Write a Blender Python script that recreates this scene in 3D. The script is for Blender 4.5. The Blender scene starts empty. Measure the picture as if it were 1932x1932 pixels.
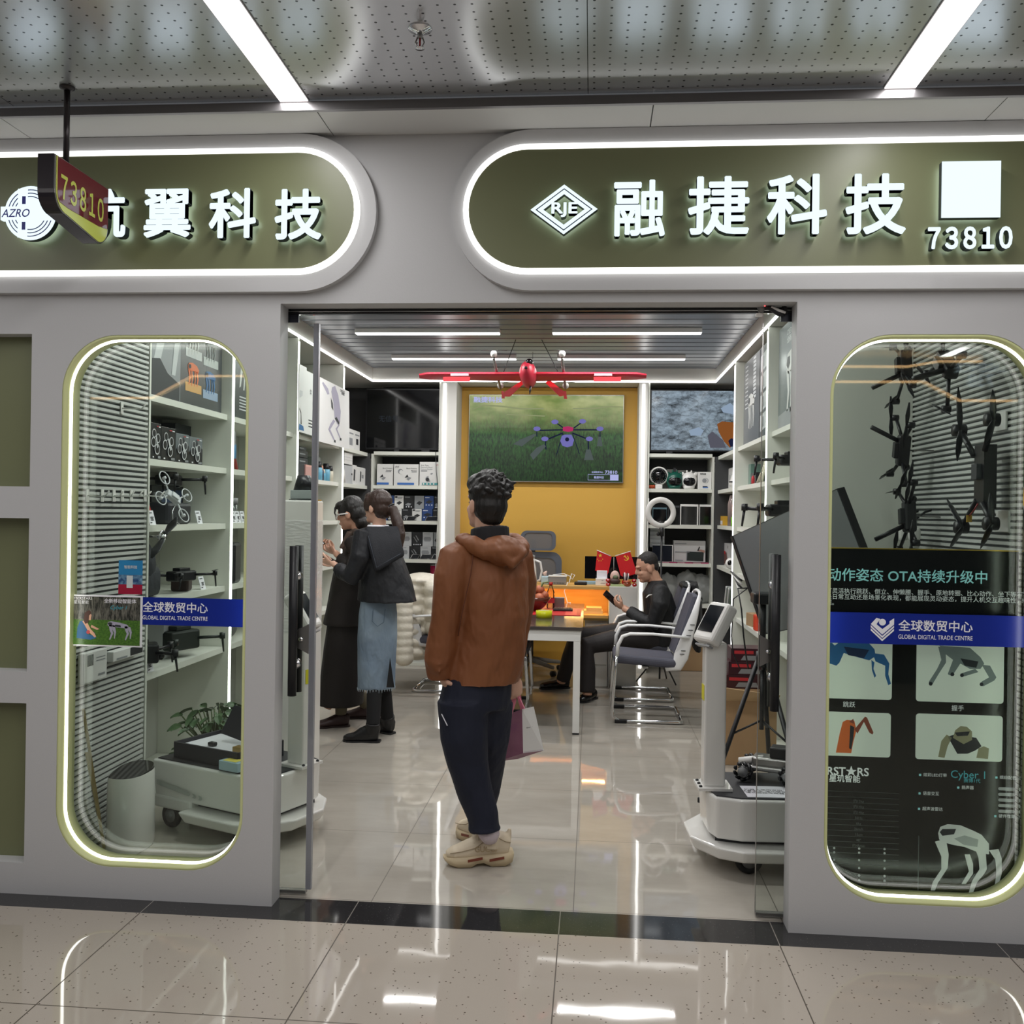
import bpy, bmesh, math, random
from mathutils import Vector, Matrix, Euler, noise
import numpy as np
rnd = random.Random(7)
D = bpy.data
SC = bpy.context.scene
COL = SC.collection
# ------------------------------------------------------------------ camera, world, light, exposure
CAM = Vector((0.0, -3.635, 1.55)); FPX = 1800.0; ROLL = 0.0148; YAW = math.atan(151/1800.0); PIT = math.atan(1.8/1800.0)
cd = D.cameras.new('camera'); co = D.objects.new('camera', cd); COL.objects.link(co)
cd.sensor_fit = 'HORIZONTAL'; cd.sensor_width = 36.0; cd.lens = FPX/1932.0*36.0; cd.clip_start = 0.02; cd.clip_end = 100
co.location = CAM
co.rotation_mode = 'QUATERNION'
co.rotation_quaternion = (Matrix.Rotation(YAW, 3, 'Z') @ Matrix.Rotation(math.pi/2+PIT, 3, 'X') @ Matrix.Rotation(ROLL, 3, 'Z')).to_quaternion()
SC.camera = co
W = D.worlds.new('world'); SC.world = W; W.use_nodes = True
W.node_tree.nodes['Background'].inputs[0].default_value = (0.92, 0.95, 1.0, 1); W.node_tree.nodes['Background'].inputs[1].default_value = 0.22
SC.view_settings.view_transform = 'Standard'; SC.view_settings.look = 'None'; SC.view_settings.gamma = 1.0
SC.view_settings.exposure = 0.0; SC.view_settings.use_curve_mapping = False
try:
    SC.cycles.use_denoising = True
    SC.cycles.sample_clamp_indirect = 6.0
    SC.cycles.max_bounces = 8; SC.cycles.transparent_max_bounces = 24
    SC.cycles.caustics_reflective = False; SC.cycles.caustics_refractive = False
except Exception: pass
def area(name, loc, rot, sx, sy, power, col=(1, 1, 1)):
    l = D.lights.new(name, 'AREA'); l.shape = 'RECTANGLE'; l.size = sx; l.size_y = sy; l.energy = power; l.color = col
    o = D.objects.new(name, l); COL.objects.link(o); o.location = loc; o.rotation_euler = rot; return o
# light of the corridor's ceiling strips and of the shop's ceiling fixtures
CORR_X = (-3.26, -1.108, 1.043, 3.19)
for k, x in enumerate(CORR_X):
    area('corridor_strip_light', (x, -2.7, 3.035), (0, 0, 0), 0.1, 4.9, 34, (1.0, 0.985, 0.98))
SHOP_L = [(-1.31, 3.78), (0.245, 3.78), (-1.28, 5.02), (0.24, 5.02)]
for x, y in SHOP_L + [(-1.31, 2.2), (0.245, 2.2), (-1.31, 0.9), (0.245, 0.9)]:
    area('shop_linear_light', (x, y, 2.93), (0, 0, 0), 1.12, 0.06, 15, (1.0, 0.99, 0.97))

# ------------------------------------------------------------------ helpers
def ray(px, py):
    dx, dy = px-966, py-966; c, s = math.cos(ROLL), math.sin(ROLL)
    u, v = dx*c+dy*s, -dx*s+dy*c
    f2 = FPX*math.cos(PIT)+v*math.sin(PIT); z = FPX*math.sin(PIT)-v*math.cos(PIT)
    return Vector((u*math.cos(YAW)-f2*math.sin(YAW), u*math.sin(YAW)+f2*math.cos(YAW), z))
def PY(px, py, Y): r = ray(px, py); return CAM+r*((Y-CAM.y)/r.y)
def PX(px, py, X): r = ray(px, py); return CAM+r*((X-CAM.x)/r.x)
def PZ(px, py, Z=0.0): r = ray(px, py); return CAM+r*((Z-CAM.z)/r.z)
def lin(h):
    if not isinstance(h, str): return (h[0], h[1], h[2], 1)
    h = h.lstrip('#'); v = [int(h[i:i+2], 16)/255 for i in (0, 2, 4)]
    return tuple(x/12.92 if x <= 0.04045 else ((x+0.055)/1.055)**2.4 for x in v)+(1,)
MATS = {}
def M(name, col='#888888', rough=0.5, metal=0.0, emit=None, es=1.0, spec=0.5, bump=None, vary=None, coat=0.0, sheen=0.0, trans=0.0, alpha=1.0, aniso=None):
    if name in MATS: return MATS[name]
    m = D.materials.new(name); m.use_nodes = True; nt = m.node_tree; b = nt.nodes['Principled BSDF']
    I = b.inputs
    I['Base Color'].default_value = lin(col); I['Roughness'].default_value = rough; I['Metallic'].default_value = metal
    I['Specular IOR Level'].default_value = spec; I['Coat Weight'].default_value = coat; I['Sheen Weight'].default_value = sheen
    I['Transmission Weight'].default_value = trans; I['Alpha'].default_value = alpha
    if emit: I['Emission Color'].default_value = lin(emit); I['Emission Strength'].default_value = es
    if bump or vary:
        tc = nt.nodes.new('ShaderNodeTexCoord')
    if vary:   # (scale, other colour, stretch)
        n = nt.nodes.new('ShaderNodeTexNoise'); n.inputs['Scale'].default_value = vary[0]; n.inputs['Detail'].default_value = 5
        mp = nt.nodes.new('ShaderNodeMapping'); mp.inputs['Scale'].default_value = vary[2] if len(vary) > 2 else (1, 1, 1)
        nt.links.new(tc.outputs['Object'], mp.inputs['Vector']); nt.links.new(mp.outputs['Vector'], n.inputs['Vector'])
        r = nt.nodes.new('ShaderNodeValToRGB'); r.color_ramp.elements[0].color = lin(col); r.color_ramp.elements[1].color = lin(vary[1])
        r.color_ramp.elements[0].position = 0.35; r.color_ramp.elements[1].position = 0.65
        nt.links.new(n.outputs['Fac'], r.inputs['Fac']); nt.links.new(r.outputs['Color'], I['Base Color'])
    if bump:   # (scale, strength, stretch)
        n2 = nt.nodes.new('ShaderNodeTexNoise'); n2.inputs['Scale'].default_value = bump[0]; n2.inputs['Detail'].default_value = 3
        mp2 = nt.nodes.new('ShaderNodeMapping'); mp2.inputs['Scale'].default_value = bump[2] if len(bump) > 2 else (1, 1, 1)
        nt.links.new(tc.outputs['Object'], mp2.inputs['Vector']); nt.links.new(mp2.outputs['Vector'], n2.inputs['Vector'])
        bp = nt.nodes.new('ShaderNodeBump'); bp.inputs['Strength'].default_value = bump[1]; bp.inputs['Distance'].default_value = bump[3] if len(bump) > 3 else 0.01
        nt.links.new(n2.outputs['Fac'], bp.inputs['Height']); nt.links.new(bp.outputs['Normal'], I['Normal'])
    MATS[name] = m; return m
def glow(name, col, strength):
    if name in MATS: return MATS[name]
    m = D.materials.new(name); m.use_nodes = True; nt = m.node_tree; nt.nodes.clear()
    e = nt.nodes.new('ShaderNodeEmission'); e.inputs[0].default_value = lin(col); e.inputs[1].default_value = strength
    o = nt.nodes.new('ShaderNodeOutputMaterial'); nt.links.new(e.outputs[0], o.inputs[0]); MATS[name] = m; return m
def glass(name, tint, ior=1.5, gl=1.0):
    if name in MATS: return MATS[name]
    m = D.materials.new(name); m.use_nodes = True; nt = m.node_tree; nt.nodes.clear()
    t = nt.nodes.new('ShaderNodeBsdfTransparent'); t.inputs[0].default_value = lin(tint)
    g = nt.nodes.new('ShaderNodeBsdfGlossy'); g.inputs['Roughness'].default_value = 0.0
    f = nt.nodes.new('ShaderNodeFresnel'); f.inputs[0].default_value = ior
    mx = nt.nodes.new('ShaderNodeMixShader'); o = nt.nodes.new('ShaderNodeOutputMaterial')
    nt.links.new(f.outputs[0], mx.inputs[0]); nt.links.new(t.outputs[0], mx.inputs[1]); nt.links.new(g.outputs[0], mx.inputs[2]); nt.links.new(mx.outputs[0], o.inputs[0])
    MATS[name] = m; return m

def wmat(o):
    if o is None: return Matrix.Identity(4)
    return wmat(o.parent) @ o.matrix_parent_inverse @ o.matrix_basis if o.parent else o.matrix_basis.copy()
def tag(o, label=None, cat=None, group=None, kind=None):
    for k, v in (('label', label), ('category', cat), ('group', group), ('kind', kind)):
        if v: o[k] = v
    return o
def thing(name, label, cat, loc=(0, 0, 0), rz=0.0, group=None):
    o = D.objects.new(name, None); COL.objects.link(o); o.location = loc; o.rotation_euler = (0, 0, rz); o.empty_display_size = 0.05
    return tag(o, label, cat, group)
def dup(src, loc=None, rz=None, label=None, group=None, parent=None):
    c = src.copy(); COL.objects.link(c)
    if parent is not None: c.parent = parent
    if loc is not None: c.location = loc
    if rz is not None: c.rotation_euler = (0, 0, rz)
    if label: c['label'] = label
    if group: c['group'] = group
    for ch in [x for x in D.objects if x.parent == src and x != c]: dup(ch, parent=c)
    return c
Vv = lambda p: Vector(p)
def frame_of(d, up=Vector((0, 0, 1))):
    d = d.normalized()
    if abs(d.dot(up)) > 0.98: up = Vector((0, 1, 0))
    s = d.cross(up).normalized(); u = s.cross(d).normalized(); return s, u
class MB:
    def __init__(s): s.bm = bmesh.new(); s.mats = []; s.cur = 0; s.sm = False
    def use(s, m, smooth=None):
        if m not in s.mats: s.mats.append(m)
        s.cur = s.mats.index(m)
        if smooth is not None: s.sm = smooth
        return s
    def face(s, vs):
        try: f = s.bm.faces.new(vs)
        except ValueError: return None
        f.material_index = s.cur; f.smooth = s.sm; return f
    def poly(s, pts): s.face([s.bm.verts.new(p) for p in pts]); return s
    def grid(s, rows, close_u=False, close_v=False): s._grid(rows, close_u, close_v); return s
    def _grid(s, rows, close_u=False, close_v=False):
        V = [[s.bm.verts.new(p) for p in r] for r in rows]; n, m = len(V), len(V[0])
        for i in range(n if close_v else n-1):
            for j in range(m if close_u else m-1):
                s.face([V[i][j], V[i][(j+1) % m], V[(i+1) % n][(j+1) % m], V[(i+1) % n][j]])
        return V
    def box(s, lo, hi, bev=0.0, rot=None, c=None, seg=2):
        lo, hi = Vector(lo), Vector(hi); mid = (lo+hi)/2 if c is None else Vector(c); h = (hi-lo)/2
        R = rot.to_matrix() if isinstance(rot, Euler) else (rot or Matrix.Identity(3))
        cor = [(-1, -1, -1), (1, -1, -1), (1, 1, -1), (-1, 1, -1), (-1, -1, 1), (1, -1, 1), (1, 1, 1), (-1, 1, 1)]
        V = [s.bm.verts.new(mid+R@Vector((a*h.x, b*h.y, d*h.z))) for a, b, d in cor]
        F = [s.face([V[i] for i in q]) for q in ((0, 3, 2, 1), (4, 5, 6, 7), (0, 1, 5, 4), (1, 2, 6, 5), (2, 3, 7, 6), (3, 0, 4, 7))]
        if bev > 0:
            es = list({e for f in F for e in f.edges})
            r = bmesh.ops.bevel(s.bm, geom=es, offset=min(bev, min(h)*0.95), segments=seg, affect='EDGES', profile=0.5)
            for f in r['faces']: f.material_index = s.cur; f.smooth = s.sm
        return s
    def obox(s, c, size, rz=0.0, bev=0.0, rx=0.0, ry=0.0):
        sz = Vector(size)/2; return s.box(-sz, sz, bev, Euler((rx, ry, rz)), Vector(c))
    def ring(s, c, s1, u1, r1, r2, n): return [c+s1*(r1*math.cos(2*math.pi*k/n))+u1*(r2*math.sin(2*math.pi*k/n)) for k in range(n)]
    def tube(s, pts, rad, n=12, cap=True, up=Vector((0, 0, 1)), ratio=1.0, sq=None):
        pts = [Vector(p) for p in pts]; N = len(pts)
        if not hasattr(rad, '__len__'): rad = [rad]*N
        rows = []; prev = None
        for i, p in enumerate(pts):
            d = (pts[min(i+1, N-1)]-pts[max(i-1, 0)])
            if d.length < 1e-9: d = Vector((0, 0, 1))
            if prev is None: a, b = frame_of(d, up)
            else:
                d = d.normalized(); b = prev-d*prev.dot(d)
                if b.length < 1e-6: a, b = frame_of(d, up)
                b = b.normalized(); a = d.cross(b).normalized()
            prev = b
            r = rad[i]; r1, r2 = (r if hasattr(r, '__len__') else (r, r*ratio))
            rows.append(s.ring(p, a, b, r1, r2, n))
        V = s._grid(rows, close_u=True)
        if cap: s.face(V[0][::-1]); s.face(V[-1])
        return s
    def cyl(s, p0, p1, r0, r1=None, n=16): return s.tube([p0, p1], [r0, r0 if r1 is None else r1], n)
    def lathe(s, prof, c=(0, 0, 0), axis=Vector((0, 0, 1)), n=24, sx=1.0, sy=1.0):
        c = Vector(c); a, b = frame_of(Vector(axis)); ax = Vector(axis).normalized()
        V = s._grid([[c+ax*z+a*(r*sx*math.cos(2*math.pi*k/n))+b*(r*sy*math.sin(2*math.pi*k/n)) for k in range(n)] for r, z in prof], close_u=True)
        s.face(V[0][::-1]); s.face(V[-1]); return s
    def ell(s, c, r, rot=None, n=16, m=10):
        c = Vector(c); R = rot.to_matrix() if isinstance(rot, Euler) else (rot or Matrix.Identity(3))
        rows = []
        for i in range(1, m):
            t = math.pi*i/m
            rows.append([c+R@Vector((r[0]*math.sin(t)*math.cos(2*math.pi*k/n), r[1]*math.sin(t)*math.sin(2*math.pi*k/n), -r[2]*math.cos(t))) for k in range(n)])
        V = s._grid(rows, close_u=True)
        for rr, sg in ((V[0], -1), (V[-1], 1)):
            p = s.bm.verts.new(c+R@Vector((0, 0, sg*r[2])))
            for k in range(n):
                f = [rr[k], rr[(k+1) % n], p]; s.face(f[::-1] if sg < 0 else f)
        return s
    def prism(s, pts, vec):      # planar outline pushed along vec
        vec = Vector(vec); A = [s.bm.verts.new(p) for p in pts]; B = [s.bm.verts.new(Vector(p)+vec) for p in pts]
        n = len(A); s.face(A); s.face(B[::-1])
        for i in range(n): s.face([A[(i+1) % n], A[i], B[i], B[(i+1) % n]])
        return s
    def torus(s, c, R, r, axis=Vector((0, 1, 0)), n=32, m=10, a0=0.0, a1=2*math.pi, sy=1.0):
        c = Vector(c); a, b = frame_of(Vector(axis)); full = abs(a1-a0-2*math.pi) < 1e-6; rows = []
        k2 = n if full else n+1
        ax = Vector(axis).normalized()
        for i in range(k2):
            t = a0+(a1-a0)*i/n; d = a*math.cos(t)+b*math.sin(t)
            rows.append([c+d*(R+r*math.cos(2*math.pi*j/m))+ax*(r*sy*math.sin(2*math.pi*j/m)) for j in range(m)])
        V = s._grid(rows, close_u=True, close_v=full)
        if not full: s.face(V[0][::-1]); s.face(V[-1])
        return s
    def mesh(s, me, mtx=None, mats=None):
        mp = {}
        for v in me.vertices: mp[v.index] = s.bm.verts.new(mtx@v.co if mtx else v.co)
        for p in me.polygons:
            if mats: s.use(mats(p) if callable(mats) else mats)
            s.face([mp[i] for i in p.vertices])
        return s
    def text(s, string, origin, right, up, size, m_front, m_side=None, ext=0.0, bold=0.0, align='CENTER', spacing=1.0, shear=0.0, width=None, height=None):
        me = text_mesh(string, ext, 0.0, align, spacing, shear)
        xs = [v.co.x for v in me.vertices]; ys = [v.co.y for v in me.vertices]
        if not xs: return s
        sx = sy = size
        r = Vector(right).normalized(); u = Vector(up).normalized(); n = r.cross(u)
        ox = oy = 0.0
        if width: sx = width/(max(xs)-min(xs)); ox = -(max(xs)+min(xs))/2
        if height: sy = height/(max(ys)-min(ys)); oy = -(max(ys)+min(ys))/2
        if width and not height: sy = sx
        if height and not width: sx = sy
        O = Vector(origin)
        if width and bold: sx *= 1-2*bold*1.0/max(1e-6, (max(xs)-min(xs)))
        if height and bold: sy *= 1-2*bold*1.0/max(1e-6, (max(ys)-min(ys)))
        offs = [(0, 0)] if bold < 0.002 else [(bold*math.cos(math.pi*(k+.5)/4), bold*math.sin(math.pi*(k+.5)/4)) for k in range(8)]
        for q, (bx, by) in enumerate(offs):
            mp = [s.bm.verts.new(O+r*((v.co.x+ox+bx)*sx)+u*((v.co.y+oy+by)*sy)+n*(v.co.z+q*1e-5)) for v in me.vertices]
            for p in me.polygons:
                s.use(m_side if (m_side and abs(p.normal.z) < 0.5) else m_front)
                s.face([mp[i] for i in p.vertices])
        return s
    def patch(s, pts): return s.poly(pts)
    def build(s, name, mat=None, parent=None, label=None, cat=None, group=None, kind=None, loc=None, sub=0, smooth=None, weld=0.0):
        bm = s.bm
        if weld: bmesh.ops.remove_doubles(bm, verts=bm.verts, dist=weld)
        bmesh.ops.recalc_face_normals(bm, faces=bm.faces)
        me = D.meshes.new(name)
        if mat is not None and not s.mats: s.mats = [mat]
        if smooth is not None:
            for f in bm.faces: f.smooth = smooth
        Mi = Matrix.Identity(4)
        if parent is None:
            if loc is None:
                if bm.verts:
                    xs = [v.co.x for v in bm.verts]; ys = [v.co.y for v in bm.verts]; zs = [v.co.z for v in bm.verts]
                    loc = Vector(((min(xs)+max(xs))/2, (min(ys)+max(ys))/2, min(zs)))
                else: loc = Vector()
            bmesh.ops.translate(bm, verts=bm.verts, vec=-Vector(loc))
        bm.to_mesh(me); bm.free()
        for m in s.mats: me.materials.append(m)
        o = D.objects.new(name, me); COL.objects.link(o)
        if parent is None: o.location = loc
        else: o.parent = parent; o.matrix_parent_inverse = wmat(parent).inverted()
        if sub:
            md = o.modifiers.new('sub', 'SUBSURF'); md.levels = sub; md.render_levels = sub
        return tag(o, label, cat, group, kind)
_TX = {}
def text_mesh(string, ext, bold, align, spacing, shear):
    key = (string, round(ext, 4), round(bold, 4), align, spacing, shear)
    if key in _TX: return _TX[key]
    c = D.curves.new('lettering', 'FONT'); c.body = string; c.size = 1.0; c.align_x = align; c.align_y = 'CENTER'
    c.offset = bold; c.space_character = spacing; c.shear = shear; c.resolution_u = 3; c.extrude = ext
    o = D.objects.new('lettering', c); COL.objects.link(o)
    dg = bpy.context.evaluated_depsgraph_get(); me = D.meshes.new_from_object(o.evaluated_get(dg))
    D.objects.remove(o); D.curves.remove(c); _TX[key] = me; return me
def remesh(mb, name, voxel, smooth=4, parent=None, mat=None, noise_amp=0.0, noise_scale=8.0, colour=None, **kw):
    """fuse overlapping closed shapes into one continuous skin"""
    me = D.meshes.new('tmp'); bmesh.ops.recalc_face_normals(mb.bm, faces=mb.bm.faces); mb.bm.to_mesh(me); mb.bm.free()
    o = D.objects.new('tmp', me); COL.objects.link(o)
    r = o.modifiers.new('r', 'REMESH'); r.mode = 'VOXEL'; r.voxel_size = voxel; r.use_smooth_shade = True
    if smooth:
        s = o.modifiers.new('s', 'SMOOTH'); s.iterations = smooth; s.factor = 0.5
    dg = bpy.context.evaluated_depsgraph_get(); m2 = D.meshes.new_from_object(o.evaluated_get(dg))
    D.objects.remove(o); D.meshes.remove(me); m2.name = name
    if noise_amp:
        co_ = np.empty(len(m2.vertices)*3); m2.vertices.foreach_get('co', co_); co_ = co_.reshape(-1, 3)
        no_ = np.empty(len(m2.vertices)*3); m2.vertices.foreach_get('normal', no_); no_ = no_.reshape(-1, 3)
        for i in range(len(co_)):
            p = Vector(co_[i]); p2 = Vector((p.x*noise_scale, p.y*noise_scale, p.z*noise_scale*0.45))
            co_[i] += no_[i]*(noise_amp*(0.7*noise.noise(p2)+0.4*noise.noise(p2*2.3)-1.5*max(0.0, 0.22-abs(noise.noise(p2*0.8+Vector((5, 2, 1)))))))
        m2.vertices.foreach_set('co', co_.ravel()); m2.update()
    mats = mat if isinstance(mat, (list, tuple)) else [mat]
    for m in mats: m2.materials.append(m)
    if colour:
        for p in m2.polygons: p.material_index = colour(p.center)
    m2.polygons.foreach_set('use_smooth', [True]*len(m2.polygons))
    b = D.objects.new(name, m2); COL.objects.link(b)
    if parent is not None: b.parent = parent; b.matrix_parent_inverse = wmat(parent).inverted()
    return tag(b, **kw) if kw else b
def rrect(x0, z0, x1, z1, r, n=10):
    out = []
    for cx, cz, a in ((x1-r, z0+r, -90), (x1-r, z1-r, 0), (x0+r, z1-r, 90), (x0+r, z0+r, 180)):
        for k in range(n+1):
            t = math.radians(a+90*k/n); out.append((cx+r*math.cos(t), cz+r*math.sin(t)))
    return out
def plate(outlines, thick, y):   # filled outline with holes in the XZ plane from y to y+thick
    c = D.curves.new('plate', 'CURVE'); c.dimensions = '2D'; c.fill_mode = 'BOTH'; c.extrude = thick/2
    for ol in outlines:
        sp = c.splines.new('POLY'); sp.points.add(len(ol)-1); sp.use_cyclic_u = True
        for i, p in enumerate(ol): sp.points[i].co = (p[0], p[1], 0, 1)
    o = D.objects.new('plate', c); COL.objects.link(o)
    dg = bpy.context.evaluated_depsgraph_get(); me = D.meshes.new_from_object(o.evaluated_get(dg)); D.objects.remove(o)
    me.transform(Matrix.Translation((0, y+thick/2, 0)) @ Matrix.Rotation(math.pi/2, 4, 'X')); return me
def band(path, w0, w1, y0, y1):   # closed strip following an outline: (offset w0..w1 outward) as solid
    n = len(path); out = []
    for i in range(n):
        a, b = Vector(path[i-1]), Vector(path[(i+1) % n]); d = (b-a).normalized(); nn = Vector((d.y, -d.x)); p = Vector(path[i])
        out.append((p+nn*w0, p+nn*w1))
    return [[Vector((q[0].x, y0, q[0].y)), Vector((q[1].x, y0, q[1].y)), Vector((q[1].x, y1, q[1].y)), Vector((q[0].x, y1, q[0].y))] for q in out]
# ------------------------------------------------------------------ materials of the shell
def nodemat(name, build):
    if name in MATS: return MATS[name]
    m = D.materials.new(name); m.use_nodes = True; nt = m.node_tree; b = nt.nodes['Principled BSDF']
    class N:
        def __call__(s, t, **kw):
            n = nt.nodes.new(t)
            for k, v in kw.items(): setattr(n, k, v)
            return n
        def math(s, op, a, b_=None, c=None):
            n = nt.nodes.new('ShaderNodeMath'); n.operation = op
            for i, v in enumerate((a, b_, c)):
                if v is None: continue
                if isinstance(v, (int, float)): n.inputs[i].default_value = v
                else: nt.links.new(v, n.inputs[i])
            return n.outputs[0]
        def mix(s, f, a, b_):
            n = nt.nodes.new('ShaderNodeMix'); n.data_type = 'RGBA'
            for i, v in ((0, f), (6, a), (7, b_)):
                if isinstance(v, (int, float)): n.inputs[i].default_value = v
                elif isinstance(v, tuple): n.inputs[i].default_value = v
                else: nt.links.new(v, n.inputs[i])
            return n.outputs[2]
        def noise(s, vec, scale, detail=4, rough=0.5):
            n = nt.nodes.new('ShaderNodeTexNoise'); n.inputs['Scale'].default_value = scale; n.inputs['Detail'].default_value = detail; n.inputs['Roughness'].default_value = rough
            nt.links.new(vec, n.inputs['Vector']); return n.outputs['Fac']
        def ramp(s, f, p0, c0, p1, c1):
            n = nt.nodes.new('ShaderNodeValToRGB'); e = n.color_ramp.elements; e[0].position = p0; e[0].color = c0; e[1].position = p1; e[1].color = c1
            nt.links.new(f, n.inputs['Fac']); return n.outputs['Color']
        def link(s, a, b_): nt.links.new(a, b_)
    build(N(), b, nt); MATS[name] = m; return m
def objvec(N, scale=(1, 1, 1)):
    t = N('ShaderNodeTexCoord'); g = N('ShaderNodeNewGeometry'); mp = N('ShaderNodeMapping'); mp.inputs['Scale'].default_value = scale
    N.link(g.outputs['Position'], mp.inputs['Vector']); return mp.outputs['Vector']
def sepxyz(N, v):
    s = N('ShaderNodeSeparateXYZ'); N.link(v, s.inputs[0]); return s.outputs
def joint(N, c, off, pitch, half):      # 1 on a joint line
    d = N.math('PINGPONG', N.math('SUBTRACT', c, off), pitch/2)
    return N.math('LESS_THAN', d, half)
def tile_corr(N, b, nt):
    v = objvec(N); x, y, z = sepxyz(N, v)
    vo = N('ShaderNodeTexVoronoi'); vo.inputs['Scale'].default_value = 55; N.link(v, vo.inputs['Vector'])
    ck = N.math('GREATER_THAN', sepxyz(N, vo.outputs['Color'])[0], 0.55)
    sp = N.math('MULTIPLY', N.math('LESS_THAN', vo.outputs['Distance'], 0.17), ck)
    cl = N.ramp(N.noise(v, 900, 2), 0.4, lin('#a79e93'), 0.62, lin('#b5aca1'))
    cl = N.mix(sp, cl, lin('#5b5148'))
    jn = N.math('MAXIMUM', joint(N, x, -0.1, 0.8, 0.0022), joint(N, y, -0.8, 0.8, 0.0022))
    cl = N.mix(jn, cl, lin('#4a4036')); N.link(cl, b.inputs['Base Color'])
    N.link(N.math('ADD', N.math('MULTIPLY', jn, 0.5), 0.035), b.inputs['Roughness']); b.inputs['Specular IOR Level'].default_value = 0.55
    bp = N('ShaderNodeBump'); bp.inputs['Strength'].default_value = 0.035; bp.inputs['Distance'].default_value = 0.01
    N.link(N.noise(v, 5, 1), bp.inputs['Height']); N.link(bp.outputs['Normal'], b.inputs['Normal'])
def tile_shop(N, b, nt):
    v = objvec(N, (1.0, 2.6, 1)); x, y, z = sepxyz(N, objvec(N))
    n1 = N.noise(v, 2.2, 8, 0.62); cl = N.ramp(n1, 0.30, lin('#aaa49a'), 0.74, lin('#bab4aa'))
    n2 = N.noise(v, 160, 2); cl = N.mix(N.math('MULTIPLY', n2, 0.14), cl, lin('#857c70'))
    jn = N.math('MAXIMUM', joint(N, x, -0.05, 0.8, 0.0018), joint(N, y, 0.1, 0.81, 0.0018))
    cl = N.mix(jn, cl, lin('#5d564d')); N.link(cl, b.inputs['Base Color'])
    N.link(N.math('ADD', N.math('MULTIPLY', jn, 0.5), 0.03), b.inputs['Roughness']); b.inputs['Specular IOR Level'].default_value = 0.6
    bp = N('ShaderNodeBump'); bp.inputs['Strength'].default_value = 0.03; bp.inputs['Distance'].default_value = 0.01
    N.link(N.noise(objvec(N), 4.5, 1), bp.inputs['Height']); N.link(bp.outputs['Normal'], b.inputs['Normal'])
def granite(N, b, nt):
    v = objvec(N); x, y, z = sepxyz(N, v)
    vo = N('ShaderNodeTexVoronoi'); vo.inputs['Scale'].default_value = 150; N.link(v, vo.inputs['Vector'])
    sp = N.math('MULTIPLY', N.math('LESS_THAN', vo.outputs['Distance'], 0.22), N.math('GREATER_THAN', sepxyz(N, vo.outputs['Color'])[0], 0.86))
    cl = N.mix(sp, lin('#2d2c2d'), lin('#565454')); jn = joint(N, x, -0.1, 0.8, 0.0018); cl = N.mix(jn, cl, lin('#88837c'))
    N.link(cl, b.inputs['Base Color']); b.inputs['Roughness'].default_value = 0.06
def perforated(N, b, nt):
    v = objvec(N); x, y, z = sepxyz(N, v)
    cx = N.math('SUBTRACT', N.math('MODULO', N.math('ADD', x, 20.0+0.0225), 0.0515), 0.02575); cy = N.math('SUBTRACT', N.math('MODULO', N.math('ADD', y, 20.0), 0.0445), 0.02225)
    d = N.math('SQRT', N.math('ADD', N.math('MULTIPLY', cx, cx), N.math('MULTIPLY', cy, cy)))
    h = N.math('LESS_THAN', d, 0.0042); jn = joint(N, x, -0.036, 2.151, 0.0015); hj = N.math('MAXIMUM', h, jn)
    N.link(N.mix(hj, lin('#d4d6d9'), lin('#101012')), b.inputs['Base Color'])
    N.link(N.math('MULTIPLY', N.math('SUBTRACT', 1.0, hj), 0.68), b.inputs['Metallic']); b.inputs['Roughness'].default_value = 0.24
    bp = N('ShaderNodeBump'); bp.inputs['Strength'].default_value = 0.05; bp.inputs['Distance'].default_value = 0.02
    N.link(N.noise(v, 1.6, 1), bp.inputs['Height']); N.link(bp.outputs['Normal'], b.inputs['Normal'])
m_corr = nodemat('corridor_tile', tile_corr); m_shop = nodemat('shop_tile', tile_shop); m_gran = nodemat('black_granite', granite); m_perf = nodemat('perforated_metal', perforated)
m_wall = M('facade_paint', '#c3c3c4', 0.55, bump=(260, 0.05)); m_white = M('white_board', '#dfe1d8', 0.42); m_white2 = M('white_paint', '#d6d5d0', 0.6)
m_dmetal = M('dark_metal_strip', '#7d7b7c', 0.33, 0.7); m_soff = M('soffit_panel', '#d2d2d0', 0.42, 0.1)
m_green = M('olive_lacquer', '#777b5a', 0.38); m_reveal = M('lime_reveal', '#d6dba0', 0.45)
m_led = glow('led_white', (1.0, 0.985, 0.95), 5.0); m_ledw = glow('led_tube_sign', (1.0, 0.99, 0.96), 2.0); m_ledwin = glow('led_tube_window', (1.0, 0.99, 0.93), 7.0)
m_lamp = glow('lamp_diffuser', (1.0, 0.93, 0.91), 1.6); m_lamp2 = glow('shop_lamp_diffuser', (1, 1, 1), 3.0)
m_pane = glass('clear_pane', (0.955, 0.975, 0.96), 1.32); m_leaf = glass('door_glass', (0.925, 0.955, 0.935), 1.27)
m_black = M('black_plastic', '#141519', 0.4); m_dark = M('charcoal_board', '#3a3b3d', 0.6); m_blackg = M('black_gloss', '#07080c', 0.08)
m_grey = M('grey_plastic', '#8a8b8c', 0.4); m_chrome = M('chrome', '#d8d9dc', 0.12, 1.0); m_steel = M('brushed_steel', '#9b9a98', 0.3, 0.9); m_wht = M('white_plastic', '#e6e5e2', 0.3)
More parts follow.
